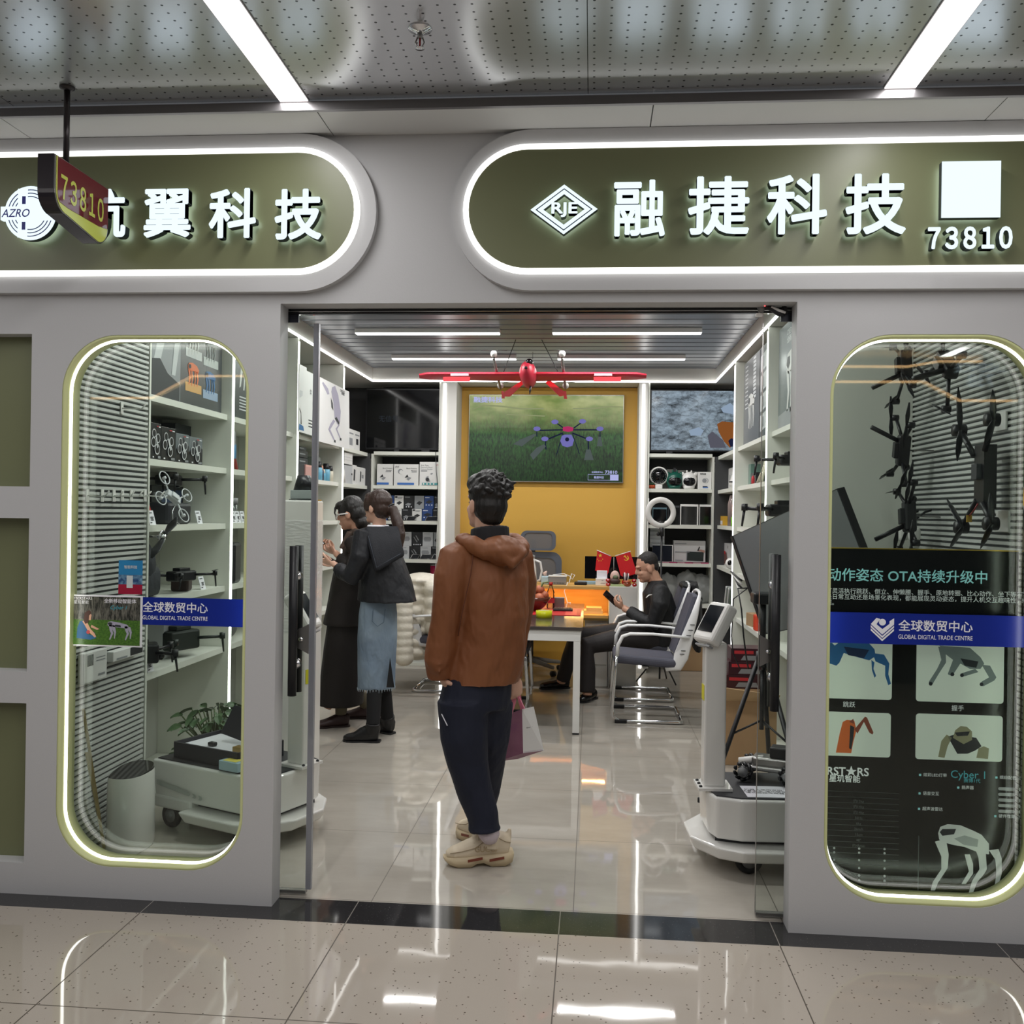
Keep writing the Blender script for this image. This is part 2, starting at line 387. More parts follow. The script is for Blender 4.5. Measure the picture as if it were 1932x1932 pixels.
# ------------------------------------------------------------------ floors and ceilings
def struct(mb, name, mat=None): return mb.build(name, mat, kind='structure')
struct(MB().box((-5.5, -5.4, -0.06), (5.5, -0.115, 0)), 'floor', m_corr)
struct(MB().box((-5.5, -0.115, -0.06), (5.5, 0.09, 0)), 'trim_1', m_gran)
struct(MB().box((-2.75, 0.09, -0.06), (1.78, 6.32, 0)), 'floor_shop', m_shop)
struct(MB().box((-5.5, -5.4, 3.05), (5.5, -0.222, 3.11)), 'ceiling', m_perf)
mb = MB().use(m_dmetal); mb.box((-5.5, -0.24, 3.005), (5.5, -0.222, 3.037))
mb.use(m_soff)
for a, b in ((-5.5, -2.238), (-2.234, -1.024), (-1.02, 0.194), (0.198, 1.402), (1.406, 5.5)): mb.box((a, -0.222, 3.005), (b, -0.001, 3.04))
struct(mb, 'trim_2')
# ------------------------------------------------------------------ facade wall with its openings
WIN = ((-2.11, 0.125, -1.345, 2.232), (0.877, 0.125, 1.642, 2.232))
rect = lambda x0, z0, x1, z1: [(x0, z0), (x1, z0), (x1, z1), (x0, z1)]
outer = [(-5.5, 0), (-1.2235, 0), (-1.2235, 2.354), (0.752, 2.354), (0.752, 0), (5.5, 0), (5.5, 3.3), (-5.5, 3.3)]
holes = [rrect(*w, 0.225, 12) for w in WIN] + [rect(-3.0, a, -2.239, b) for a, b in ((0.125, 0.761), (0.888, 1.5), (1.627, 2.237))]
mb = MB().use(m_wall).mesh(plate([outer]+holes, 0.095, 0.0)); struct(mb, 'wall_front')
mb = MB().use(m_green)
for a, b in ((0.125, 0.761), (0.888, 1.5), (1.627, 2.237)): mb.box((-3.02, 0.07, a-0.02), (-2.22, 0.094, b+0.02))
# pockets are backed by lacquered panels
struct(mb, 'trim_3')
def window(i, w):
    x0, z0, x1, z1 = w; path = rrect(*w, 0.225, 16)
    t = thing('window_%d' % i, None, None, ((x0+x1)/2, 0.0, z0)); t['kind'] = 'structure'
    q = band(path, -0.012, 0.0008, 0.002, 0.112); mb = MB().use(m_reveal, True); mb.grid(q, close_u=True, close_v=True); mb.build('reveal', None, t)
    q = band(path, -0.019, -0.0118, 0.037, 0.047); mb = MB().use(m_ledwin, True); mb.grid(q, close_u=True, close_v=True); mb.build('light_tube', None, t)
    mb = MB().use(m_pane).mesh(plate([rrect(x0+.001, z0+.001, x1-.001, z1-.001, 0.224, 16)], 0.008, 0.096)); mb.build('pane', None, t)
    return t
for i, w in enumerate(WIN): window(i+1, w)
# ------------------------------------------------------------------ shop shell
XL, XR, YB, ZS, ZC = -2.22, 1.185, 5.80, 2.85, 2.985
def slats(x, y0, y1, sgn):
    mb = MB().use(m_slat); z = 0.02; P = 0.0255
    while z < 2.82:
        prof = [(0.0, z), (0.013, z+0.003), (0.013, z+0.0155), (0.0, z+0.0165)]; z += P
        mb.grid([[Vector((x+sgn*d, y0, zz)) for d, zz in prof], [Vector((x+sgn*d, y1, zz)) for d, zz in prof]])
    mb.use(M('slat_gap_shade', '#4a4d4f', .6)).box((x-sgn*0.02, y0, 0), (x, y1, 2.86)); return mb  # backing coloured dark for the shade between the slats
m_slat = M('slat_panel', '#c9cbc8', 0.45)
mb = slats(XL-0.012, 0.1, 0.965, 1); mb.use(m_white2).box((-2.76, 0.965, 0), (-2.70, 6.3, 3.0)); struct(mb, 'wall_left')
mb = slats(1.672, 0.1, 1.50, -1); mb.use(m_white2).box((1.72, 1.5, 0), (1.78, 6.3, 3.0)); struct(mb, 'wall_right')
m_yel = M('yellow_wall', '#d3a545', 0.6, bump=(300, 0.04))
mb = MB().use(m_white2).box((-2.76, 6.26, 0), (1.78, 6.32, 3.0)); mb.use(m_dark).box((-2.70, 6.252, 2.1), (-1.52, 6.2595, 2.845)).box((.535, 6.252, 2.1), (1.70, 6.2595, 2.845)); mb.use(m_yel).box((-1.40, 6.17, 0), (0.48, 6.255, 2.845)); struct(mb, 'wall_back')
# white frame columns and lintel round the yellow niche
mb = MB().use(m_white2)
mb.box((-1.516, YB-0.02, 0), (-1.36, 6.25, ZS-0.004)); mb.box((0.445, YB-0.02, 0), (0.531, 6.25, ZS-0.004))
struct(mb, 'trim_4')
m_ceil = M('ceiling_slat', '#6b6e74', 0.3, 0.5); m_cgap = M('ceiling_gap', '#4c4e52', 0.5)
mb = MB().use(m_cgap).box((-2.3, 0.1, 3.03), (1.75, 6.3, 3.06)); mb.use(m_ceil); y = 0.2
while y < 5.85:
    mb.box((XL, y, ZC), (XR, y+0.168, ZC+0.03), 0.006, seg=1); y += 0.19
struct(mb, 'ceiling_shop')
mb = MB().use(m_white2)     # plasterboard bulkhead round the slatted ceiling
mb.box((-2.70, 0.1, ZS), (XL, 6.26, 3.03)); mb.box((XR, 1.5, ZS), (1.72, 6.26, 3.03)); mb.box((XR+.3, 0.1, ZS), (1.72, 1.5, 3.03)); mb.box((XL, YB, ZS), (XR, 6.26, 3.03))
mb.use(m_led); mb.box((XL-0.002, 0.1, ZS-0.001), (XL+0.012, YB-0.012, ZS+0.013)); mb.box((XR-0.012, 1.5, ZS-0.001), (XR+0.002, YB-0.012, ZS+0.013)); mb.box((XL, YB-0.012, ZS-0.001), (XR, YB+0.002, ZS+0.013))
struct(mb, 'trim_5')
# opposite side of the corridor, behind the viewer: dark shop front with amber light lines
m_opp = M('opposite_front', '#4b4c4e', 0.6); m_amber = glow('amber_led', (1.0, 0.60, 0.28), 8.0); m_cool = glow('cool_letter', (0.75, 0.9, 1.0), 2.2)
struct(MB().use(m_opp).box((-5.5, -5.46, 0), (5.5, -5.4, 3.05)), 'wall_rear')
def line_lamp(pts, w, label):
    mb = MB().use(m_amber)
    for a, b in zip(pts, pts[1:]):
        a, b = Vector(a), Vector(b); d = (b-a).normalized(); n = Vector((-d.z, 0, d.x))*w/2
        mb.prism([a-n-d*w*.3, b-n+d*w*.3, b+n+d*w*.3, a+n-d*w*.3], (0, 0.012, 0))
    return tag(mb.build('light_line'), label, 'light', 'amber light lines across the corridor')
yo = -5.398
line_lamp([(2.2, yo, 2.98), (2.927, yo, 2.98), (3.22, yo, 3.03), (3.6, yo, 3.03)], 0.022, 'amber LED line on dark wall across the corridor, upper right')
line_lamp([(2.1, yo, 2.835), (3.082, yo, 2.838), (3.407, yo, 2.664), (4.2, yo, 2.662)], 0.022, 'amber LED line on dark wall across the corridor, lower right')
line_lamp([(-5.2, yo, 2.64), (-4.406, yo, 2.653), (-4.0, yo, 2.872), (-3.2, yo, 2.875)], 0.022, 'amber LED line on dark wall across the corridor, far left')
t = thing('lit_sign', 'cool white lit lettering on dark wall across the corridor, seen only as mirrored reflection', 'sign', (3.75, yo, 2.8))
for s_, cx, cz, w in (('INTELLIGENCE', 3.74, 2.965, .74), ('738', 3.60, 2.845, .24)):
    mb = MB(); mb.text(s_, (cx, yo+.004, cz), (-1, 0, 0), (0, 0, 1), 1, m_cool, None, bold=.03, width=w); mb.build('lettering', None, t)
for x in CORR_X:
    l = thing('ceiling_strip_light', 'long recessed white strip light in perforated ceiling, ' + {-3.26: 'left of the hanging number sign', -1.108: 'above left sign board', 1.043: 'above right sign board', 3.19: 'right of the square board'}[x], 'ceiling light', (x, -2.7, 3.05), group='corridor strip lights')
    mb = MB().use(m_lamp).box((x-0.052, -5.2, 3.042), (x+0.052, -0.226, 3.049)); mb.build('diffuser', None, l)
    mb = MB().use(m_grey).box((x-0.056, -5.2, 3.046), (x-0.0525, -0.224, 3.0498)).box((x+0.0525, -5.2, 3.046), (x+0.056, -0.224, 3.0498)); mb.build('trim_frame', None, l)
for k, (x, y) in enumerate(SHOP_L + [(-1.31, 2.2), (0.245, 2.2), (-1.31, 0.9), (0.245, 0.9)]):
    l = thing('linear_light', ['white linear light on slatted ceiling, front row left', 'white linear light on slatted ceiling, front row right', 'white linear light on slatted ceiling behind red plane, left', 'white linear light on slatted ceiling behind red plane, right', 'white linear light on slatted ceiling just inside entrance, second row left', 'white linear light on slatted ceiling just inside entrance, second row right', 'white linear light on slatted ceiling right above the doorway, left', 'white linear light on slatted ceiling right above the doorway, right'][k], 'ceiling light', (x, y, 2.97), group='linear shop lights')
    MB().use(m_lamp2).box((x-0.57, y-0.036, 2.945), (x+0.57, y+0.036, 2.952)).build('diffuser', None, l)
    MB().use(m_wht).box((x-0.573, y-0.039, 2.9525), (x+0.573, y+0.039, 2.984)).build('housing', None, l)
# ------------------------------------------------------------------ shop signs
X1, Z1 = Vector((1, 0, 0)), Vector((0, 0, 1))
m_letf = glow('letter_face', (0.80, 0.93, 1.0), 1.15); m_lets = M('letter_side', '#1c2a33', 0.4); m_halo = glow('letter_halo', (0.78, 0.95, 1.0), 2.6); m_navy = M('navy_print', '#1a1f9c', 0.4)
def signboard(side, outer_pts, inner_pts, label):
    t = thing('shop_sign', label, 'sign', (sum(p[0] for p in outer_pts)/len(outer_pts), 0, 2.4))
    MB().use(m_wall).mesh(plate([outer_pts], 0.034, -0.0345)).build('backing_plate', None, t)
    MB().use(m_green).mesh(plate([inner_pts], 0.012, -0.0472)).build('face_panel', None, t)
    q = band(inner_pts, 0.0, 0.021, -0.0485, -0.0348); MB().use(m_ledw, True).grid(q, close_u=True, close_v=True).build('light_tube', None, t)
    return t
def half(x_end, x_far, z0, z1, right_end):   # stadium with one round end
    r = (z1-z0)/2; n = 28; zc = (z0+z1)/2; out = []
    if right_end:
        out = [(x_far, z0)]+[(x_end-r+r*math.cos(math.radians(-90+180*k/n)), zc+r*math.sin(math.radians(-90+180*k/n))) for k in range(n+1)]+[(x_far, z1)]
    else:
        out = [(x_far, z1)]+[(x_end+r+r*math.cos(math.radians(90+180*k/n)), zc+r*math.sin(math.radians(90+180*k/n))) for k in range(n+1)]+[(x_far, z0)]
    return out
SL = signboard('left', half(-0.842, -4.6, 2.393, 3.003, True), half(-0.925, -4.5, 2.478, 2.925, True), 'olive sign board with round right end and circular emblem, left of the doorway')
SR = signboard('right', half(-0.548, 3.4, 2.393, 3.003, False), half(-0.483, 3.3, 2.474, 2.922, False), 'olive sign board with diamond emblem and blank white square, above the doorway')
YL = -0.098
def letter(t, ch, x0, y0, x1, y1, bold=0.022, name='character', label=None, ext=0.017, mf=None, sp=1.0):
    a, b = PY(x0, y1, YL), PY(x1, y0, YL); c = (a+b)/2
    mb = MB(); mb.text(ch, (c.x, YL+ext, c.z), X1, Z1, 1, mf or m_letf, m_lets, ext=ext, bold=bold, spacing=sp, width=b.x-a.x, height=b.z-a.z)
    # back faces glow on to the panel
    mb.use(m_halo)
    for f in mb.bm.faces:
        f.normal_update()
        if f.normal.y > 0.5: f.material_index = mb.cur
    return mb.build(name, None, t, label)
for ch, x0, y0, x1, y1 in (('融', 1157, 338, 1256, 447), ('捷', 1297, 331, 1415, 444), ('科', 1446, 327, 1562, 443), ('技', 1594, 326, 1711, 443)): letter(SR, ch, x0, y0, x1, y1)
for ch, x0, y0, x1, y1 in (('航', 146, 355, 238, 450), ('翼', 270, 355, 361, 449), ('科', 393, 354, 484, 450), ('技', 517, 355, 608, 453)): letter(SL, ch, x0, y0, x1, y1, 0.026)
letter(SR, '７３８１０', 1750, 426, 1911, 471, 0.038, 'number_lettering', sp=.64)
a, b = PY(1776, 411, YL), PY(1889, 303, YL)
MB().use(m_letf).box((a.x, YL, a.z), (b.x, YL+0.002, b.z)).use(m_lets).box((a.x, YL+0.002, a.z), (b.x, YL+0.03, b.z)).use(m_halo).box((a.x+.004, YL+.03, a.z+.004), (b.x-.004, YL+.032, b.z-.004)).build('square_panel', None, SR, 'blank white lit square panel')
c = (PY(1064, 395, YL)); hw, hh = 0.124, 0.092
dia = lambda k: [(c.x+hw*k, c.z), (c.x, c.z+hh*k), (c.x-hw*k, c.z), (c.x, c.z-hh*k)]
mb = MB().use(m_lets).mesh(plate([dia(1.0), dia(0.62)], 0.028, YL+.002)).use(m_halo).mesh(plate([dia(.98), dia(0.64)], 0.002, YL+.0305))
mb.use(m_letf).mesh(plate([dia(1.0), dia(0.86)], 0.003, YL-.001)).mesh(plate([dia(0.80), dia(0.62)], 0.003, YL-.001))
mb.build('diamond_emblem', None, SR)
letter(SR, 'RJE', 1040, 381, 1090, 410, 0.03, 'emblem_lettering')
# round emblem of the left board
c = PY(57, 402, YL)
circ = lambda r, n=48: [(c.x+r*math.cos(2*math.pi*k/n), c.z+r*math.sin(2*math.pi*k/n)) for k in range(n)]
mb = MB().use(m_letf).mesh(plate([circ(0.105)], 0.003, YL)).use(m_lets).mesh(plate([circ(0.105)], 0.026, YL+.003)).use(m_halo).mesh(plate([circ(0.102)], 0.002, YL+.0295))
mb.use(M('emblem_line', '#27408c', 0.4))
for r in (0.092, 0.079, 0.066): mb.mesh(plate([circ(r), circ(r-0.0035)], 0.0012, YL-.001))
mb.use(m_letf).box((c.x-.05, YL-.0014, c.z-.095), (c.x-.01, YL-.0009, c.z+.095)).box((c.x-.03, YL-.0014, c.z-.03), (c.x+.09, YL-.0009, c.z+.03)).box((c.x-.12, YL-.0014, c.z-.026), (c.x-.02, YL+.02, c.z+.026))
mb.use(m_navy).box((c.x-.032, YL-.003, c.z+.035), (c.x-.018, YL-.0012, c.z+.065)).box((c.x-.032, YL-.003, c.z-.065), (c.x-.018, YL-.0012, c.z-.035))
mb.text('AZRO', (c.x-0.058, YL-.003, c.z), X1, Z1, 1, m_navy, None, bold=0.012, width=0.115, height=0.032, shear=0.25); mb.build('round_emblem', None, SL)
# ------------------------------------------------------------------ hanging number sign
m_dbrn = M('dark_lacquer', '#282329', 0.25); m_maroon = M('maroon_face', '#6a1226', 0.10, coat=0.6); m_lime = M('lime_print', '#c8d060', 0.2); m_rod = M('sign_rod', '#3a3536', 0.3, 0.5)
xf, y0, y1, z0, z1 = -1.862, -0.500, -0.135, 2.538, 2.764
HS = thing('hanging_sign', 'maroon number sign hung from the ceiling on a dark rod', 'sign', (xf-.03, -0.36, z0))
r = 0.07; prof = [(y0, z1)]+[(y0+r-r*math.cos(math.radians(90*k/8)), z0+.035+r-r*math.sin(math.radians(90*k/8))) for k in range(9)]+[(y1-r+r*math.sin(math.radians(90*k/8)), z0+r-r*math.cos(math.radians(90*k/8))) for k in range(9)]+[(y1, z1)]
MB().use(m_dbrn).prism([Vector((xf, a, b)) for a, b in prof], (-0.058, 0, 0)).build('case', None, HS)
cy, cz = (y0+y1)/2, (z0+z1)/2
sc_ = lambda k, f=1.0: [(cy+(a-cy)*k, cz+(b-cz)*k) for a, b in prof]
MB().use(m_steel).prism([Vector((xf+.004, a, b)) for a, b in sc_(0.985)], (-0.004, 0, 0)).build('rim', None, HS)
MB().use(m_lime).prism([Vector((xf+.006, a, b)) for a, b in sc_(0.955)], (-0.002, 0, 0)).build('lime_band', None, HS)
up = [(a, max(b, z0+0.05+0.02*abs(a-cy)/.18)+0.0) for a, b in sc_(0.955)]
up = [(a+(0.006 if a < cy else 0), b) for a, b in up]
MB().use(m_maroon).prism([Vector((xf+.0075, a, b)) for a, b in up], (-0.002, 0, 0)).build('number_face', None, HS)
mb = MB(); mb.text('７３８１０', (xf+.0085, cy-.005, cz+.012), (0, 1, 0), Z1, 1, m_lime, None, bold=0.022, spacing=.66, width=0.29, height=0.088); mb.build('number_lettering', None, HS)
MB().use(m_rod, True).cyl((xf-.03, -0.372, z1-.002), (xf-.03, -0.372, 3.049), 0.0105).build('rod', None, HS)
MB().use(m_rod, True).lathe([(0.026, 0), (0.026, .006), (0.012, .014)], (xf-.03, -0.372, 3.05), (0, 0, -1)).build('ceiling_flange', None, HS)
# ------------------------------------------------------------------ sprinkler
sp = thing('sprinkler_head', 'small chrome sprinkler head on perforated ceiling above the doorway', 'sprinkler', (-0.554, -0.71, 3.05))
MB().use(m_chrome, True).lathe([(0.038, 0), (0.037, .004), (0.016, .012), (0.012, .016)], (-0.554, -0.71, 3.05), (0, 0, -1), 20).build('escutcheon', None, sp)
mb = MB().use(m_steel, True).cyl((-0.554, -0.71, 3.036), (-0.554, -0.71, 3.02), 0.009); 
for s_ in (-1, 1): mb.tube([(-0.554+s_*.008, -0.71, 3.022), (-0.554+s_*.014, -0.71, 3.006), (-0.554+s_*.004, -0.71, 2.988)], 0.0025, 6)
mb.build('yoke', None, sp); MB().use(M('sprinkler_bulb', '#b01818', 0.1), True).cyl((-0.554, -0.71, 3.02), (-0.554, -0.71, 2.99), 0.003, n=8).build('bulb', None, sp)
MB().use(m_chrome, True).lathe([(0.002, 0), (0.015, .001), (0.015, .003), (0.002, .004)], (-0.554, -0.71, 2.99), (0, 0, -1), 16).build('deflector', None, sp)
# ------------------------------------------------------------------ sliding glass doors and their head track
m_patch = M('patch_fitting', '#23252f', 0.35, 0.4); m_seal = M('edge_seal', '#b9bcc4', 0.25, 0.1, trans=0.3)
mb = MB().use(m_steel).box((-2.3, 0.112, 2.346), (1.64, 0.16, 2.41)).use(m_black).box((-1.2235, 0.108, 2.336), (0.752, 0.114, 2.343)).box((-1.2235, 0.108, 2.349), (0.752, 0.1125, 2.352)); struct(mb, 'trim_6')
def leaf(i, xa, xb, xe, sgn, hx):
    t = thing('door_%d' % i, None, None, ((xa+xb)/2, 0.13, 0)); t['kind'] = 'structure'
    MB().use(m_leaf).box((min(xa, xb), 0.124, 0.02), (max(xa, xb), 0.136, 2.336)).build('glass_leaf', None, t)
    if i == 1: MB().use(m_seal).box((xe-.001, 0.119, 0.025), (xe+.021, 0.1235, 2.30)).box((xe-.001, 0.1365, 0.025), (xe+.021, 0.141, 2.30)).box((xe+.0005, 0.119, 0.025), (xe+.021, 0.141, 2.30)).build('edge_seal', None, t)
    else: MB().use(m_steel).box((xe-.002, 0.1235, 0.02), (xe-.0003, 0.1365, 2.30)).build('edge_trim', None, t)
    for k, y in enumerate((0.085, 0.175)):
        h = MB().use(m_black, True).cyl((hx+(0.006 if k else 0)*-sgn, y, 0.808), (hx+(0.006 if k else 0)*-sgn, y, 1.405), 0.0175, n=20); hd = h.build('handle_bar', None, t)
        for z in (0.93, 1.285):
            MB().use(m_chrome, True).cyl((hx, y, z), (hx, 0.130+(0.0065 if k else -0.0065), z), 0.0085).lathe([(0.02, 0), (0.02, .004)], (hx, 0.130+(0.0065 if k else -0.0065), z), (0, 1 if k else -1, 0)).build('mount', None, hd)
    for y, s_ in ((0.1235, -1), (0.1365, 1)):
        pts = [Vector((xe-sgn*0.001, y, 0.972))]+[Vector((xe-sgn*(0.035+0.024*math.sin(math.radians(180*k/10))), y, 1.0+0.032-0.042*math.cos(math.radians(180*k/10)))) for k in range(11)]+[Vector((xe-sgn*0.001, y, 1.092))]
        lk = MB().use(m_steel).prism(pts, (0, s_*0.012, 0)).build('lock_plate', None, t)
        MB().use(m_chrome, True).cyl((xe-sgn*.032, y+s_*.012, 1.03), (xe-sgn*.032, y+s_*.016, 1.03), .009).build('lock_cylinder', None, lk)
    MB().use(m_steel).box((min(xa, xb), 0.117, 0.008), (max(xa, xb), 0.143, 0.0199)).build('bottom_rail', None, t)
    MB().use(m_patch).box((xe-sgn*0.11-.002, 0.114, 2.303), (xe-sgn*0.062, 0.1235, 2.345)).build('patch_fitting', None, t)
    return t
leaf(1, -2.18, -1.125, -1.125, 1, -1.182); leaf(2, 0.652, 1.63, 0.652, -1, 0.705)
# door closer with camera at the top right corner of the doorway
dc = thing('door_camera', 'small camera and bent black arm above right door leaf', 'camera', (0.60, 0.14, 2.24))
p = lambda x, y, Y=0.11: PY(x, y, Y)
MB().use(m_black, True).tube([p(1443, 578, .07), p(1457, 583, .07), p(1470, 592, .07), p(1479, 593, .07)], [0.0075, 0.011, 0.011, 0.009], 12).build('arm', None, dc)
MB().use(m_wht, True).tube([p(1455, 579, .062), p(1470, 586, .062), p(1482, 590, .062)], [0.004, 0.006, 0.005], 8).build('cable', None, dc)
MB().use(m_black, True).cyl(p(1479, 572, .085), p(1481, 592, .085), 0.009).build('bracket', None, dc)
MB().use(m_grey, True).tube([p(1431, 575, .1), p(1438, 583, .1), p(1434, 590, .1)], [0.012, 0.016, 0.01], 14).build('camera_body', None, dc)
MB().use(m_wht).box(p(1426, 597, .1)-Vector((0, .01, 0)), p(1438, 592, .1)+Vector((0, .01, 0))).build('foot', None, dc)
MB().use(glow('red_led', (1, 0.1, 0.1), 2), True).ell(p(1443, 577, .062), (0.003, 0.003, 0.003), n=8, m=6).build('status_led', None, dc)
# ------------------------------------------------------------------ stickers, leaflets and posters on the windows
m_blue = M('blue_film', '#0f2688', 0.3); m_wp = M('white_print', '#e9e9f0', 0.5); m_gprint = M('grey_print', '#d4d6d6', 0.5)
def sticker(xa, xb, za, zb, y, cx, label, logo):
    t = thing('window_sticker', label, 'sticker', ((xa+xb)/2, y, za))
    MB().use(m_blue).box((xa, y-0.0006, za), (xb, y, zb)).build('film', None, t)
    mb = MB(); mb.text('全球数贸中心', (cx, y-.0012, za+0.073), X1, Z1, 1, m_wp, None, bold=0.014, width=0.272, height=0.043); mb.build('chinese_lettering', None, t)
    mb = MB(); mb.text('GLOBAL DIGITAL TRADE CENTRE', (cx, y-.0012, za+0.030), X1, Z1, 1, m_wp, None, bold=0.008, width=0.272, height=0.0165); mb.build('latin_lettering', None, t)
    if logo:
        lx, lz = cx-0.195, za+0.057; mb = MB().use(m_wp); P3 = lambda a, b: Vector((lx+a, y-.0012, lz+b)); 
        for k in range(2):
            o = -0.012*k; mb.poly([P3(-.043, .006+o), P3(0, -.034+o), P3(.043, .006+o), P3(.043, .014+o), P3(0, -.026+o), P3(-.043, .014+o)])
        mb.poly([P3(-.043, .018), P3(0, -.021), P3(0, .0), P3(-.022, .018), P3(-.008, .038), P3(-.022, .042)]); mb.poly([P3(0, -.021), P3(.043, .018), P3(.043, .042), P3(.026, .03), P3(.026, .020), P3(0, 0)])
        mb.poly([P3(.013*math.cos(k*.52), .026+.013*math.sin(k*.52)) for k in range(12)]); mb.build('heart_logo', None, t)
    return t
sticker(-2.085, -1.346, 1.075, 1.187, 0.0952, -1.673, 'blue band sticker with white lettering on the left window', False)
sticker(0.878, 1.641, 1.073, 1.191, 0.0952, 1.30, 'blue band sticker with white lettering and heart shaped logo on the right window', True)
def card(name, label, cat, x0, z0, x1, z1, y, th=0.004, mat=None):
    t = thing(name, label, cat, ((x0+x1)/2, y, z0)); MB().use(mat or m_wp).box((x0, y, z0), (x1, y+th, z1)).build('card', None, t); return t
def picture(name, build):
    return nodemat(name, build)
def lawn(N, b, nt):
    v = objvec(N); x, y, z = sepxyz(N, v); n = N.noise(objvec(N, (60, 1, 90)), 2, 6, 0.7)
    g = N.ramp(n, 0.3, lin('#24471d'), 0.72, lin('#5f8a34')); tr = N.ramp(N.noise(objvec(N, (60, 1, 12)), 2, 5, .7), 0.4, lin('#1c1f1c'), 0.65, lin('#77756c'))
    N.link(N.mix(N.math('GREATER_THAN', z, 1.091), g, tr), b.inputs['Base Color']); b.inputs['Roughness'].default_value = 0.3
m_lawn = picture('lawn_photo', lawn)
t = card('photo_card', 'white framed picture of woman and robot dog on grass, over left window sticker', 'poster', -2.1098, 0.9831, -1.8094, 1.1912, 0.0910)
MB().use(m_lawn).box((-2.1016, 0.0898, 0.9892), (-1.8176, 0.0908, 1.1850)).build('photograph', None, t)
flat = lambda pts, y: [Vector((a, y, b)) for a, b in pts]
mb = MB().use(M('print_denim', '#23608f', .5)).poly(flat([(-2.0842, 1.0149), (-2.0811, 1.0579), (-2.0708, 1.0835), (-2.0483, 1.0887), (-2.0350, 1.0630), (-2.0401, 1.0323), (-2.0145, 1.0272), (-2.0093, 1.0425), (-2.0011, 1.0169), (-2.0247, 1.0087), (-2.0606, 1.0128)], 0.0894))
mb.use(M('print_skin', '#d7a58b', .5)).poly(flat([(-2.0606, 1.0835), (-2.0452, 1.0887), (-2.0247, 1.0528), (-2.0093, 1.0374), (-2.0011, 1.0231), (-2.0073, 1.0190), (-2.0350, 1.0425), (-2.0503, 1.0682)], 0.0892)).poly(flat([(-2.0401, 1.0887), (-2.0247, 1.0887), (-2.0216, 1.1112), (-2.0350, 1.1174)], 0.0891)).poly(flat([(-2.0247, 1.0600), (-1.9970, 1.0497), (-1.9888, 1.0538), (-2.0216, 1.0702)], 0.0891))
mb.use(M('print_hair', '#4b2a22', .5)).poly(flat([(-2.0555, 1.0887), (-2.0503, 1.1194), (-2.0319, 1.1297), (-2.0216, 1.1194), (-2.0319, 1.1071), (-2.0339, 1.0784), (-2.0483, 1.0733)], 0.0890))
mb.use(M('print_red', '#c8484e', .5)).poly(flat([(-2.0350+.008*math.cos(k*.6), 1.04+.008*math.sin(k*.6)) for k in range(10)], 0.0890)); mb.build('printed_woman', None, t)
def robodog(mb, cx, cz, s, y, m1, m2, face=1):
    Q = lambda pts: [Vector((cx+face*a*s, y, cz+b*s)) for a, b in pts]
    mb.use(m1).poly(Q([(-.5, .3), (-.46, .42), (-.3, .46), (.1, .4), (.5, .3), (.56, .2), (.46, .12), (.1, .16), (-.3, .2), (-.46, .22)]))
    for a, h in ((-.36, .05), (.42, -.02)):
        mb.poly(Q([(a-.07, .25+h), (a+.08, .25+h), (a+.12, .0), (a+.16, -.12), (a+.02, -.42), (a-.02, -.44), (a-.04, -.4), (a+.05, -.12), (a-.02, .0)]))
        mb.poly(Q([(a+.10, .22+h), (a+.22, .22+h), (a+.30, -.05), (a+.24, -.36), (a+.2, -.38), (a+.2, -.08), (a+.12, .05)]))
    Q2 = lambda pts: [Vector((cx+face*a*s, y-.0003, cz+b*s)) for a, b in pts]
    mb.use(m2).poly(Q2([(-.49, .31), (-.44, .4), (-.3, .4), (-.24, .33), (-.36, .27)])).poly(Q2([(-.15, .2), (-.1, .3), (.15, .28), (.18, .18)]))
    return mb
m_dogw = M('print_white', '#cfd2cf', .5); m_dogd = M('print_dark', '#2e3236', .5); m_dogg = M('print_grey', '#7d8282', .5)
robodog(MB(), -1.9119, 1.0477, 0.085, 0.0893, M('print_lilac', '#a5a2b5', .5), m_dogd).build('printed_robot', None, t)
mb = MB(); mb.text('全新移动智能体', (-1.9017, 0.0890, 1.1676), X1, Z1, 1, m_wp, None, bold=.01, width=.135); mb.build('heading', None, t); mb = MB(); mb.text('Cyber 1', (-1.9068, 0.0890, 1.1420), X1, Z1, 1, M('print_teal', '#3aa0b4', .5), None, width=.07, shear=.3); mb.build('model_lettering', None, t); mb = MB(); mb.text('CYBERSTARS\n星玑智能', (-2.0657, 0.0890, 1.1686), X1, Z1, 1, m_wp, None, width=0.0910); mb.build('lettering', None, t)
t = card('leaflet', 'small blue and red leaflet above the picture card on the left window', 'leaflet', -1.919, 1.196, -1.818, 1.334, 0.1065, 0.001, M('leaflet_sky', '#2f8fd0', .4))
mb = MB().use(M('leaflet_red', '#b8133f', .4)).box((-1.919, .1058, 1.196), (-1.818, .1064, 1.236)).use(M('leaflet_town', '#2d4f86', .4, vary=(70, '#8ab3d6'))).box((-1.919, .1059, 1.237), (-1.818, .1064, 1.275)).use(m_wp).box((-1.884, .1052, 1.222), (-1.858, .1057, 1.272)); mb.build('printed_scene', None, t)
mb = MB(); mb.text('智能科技', (-1.868, .1055, 1.306), X1, Z1, 1, m_wp, None, bold=.02, width=.055); mb.build('lettering', None, t)
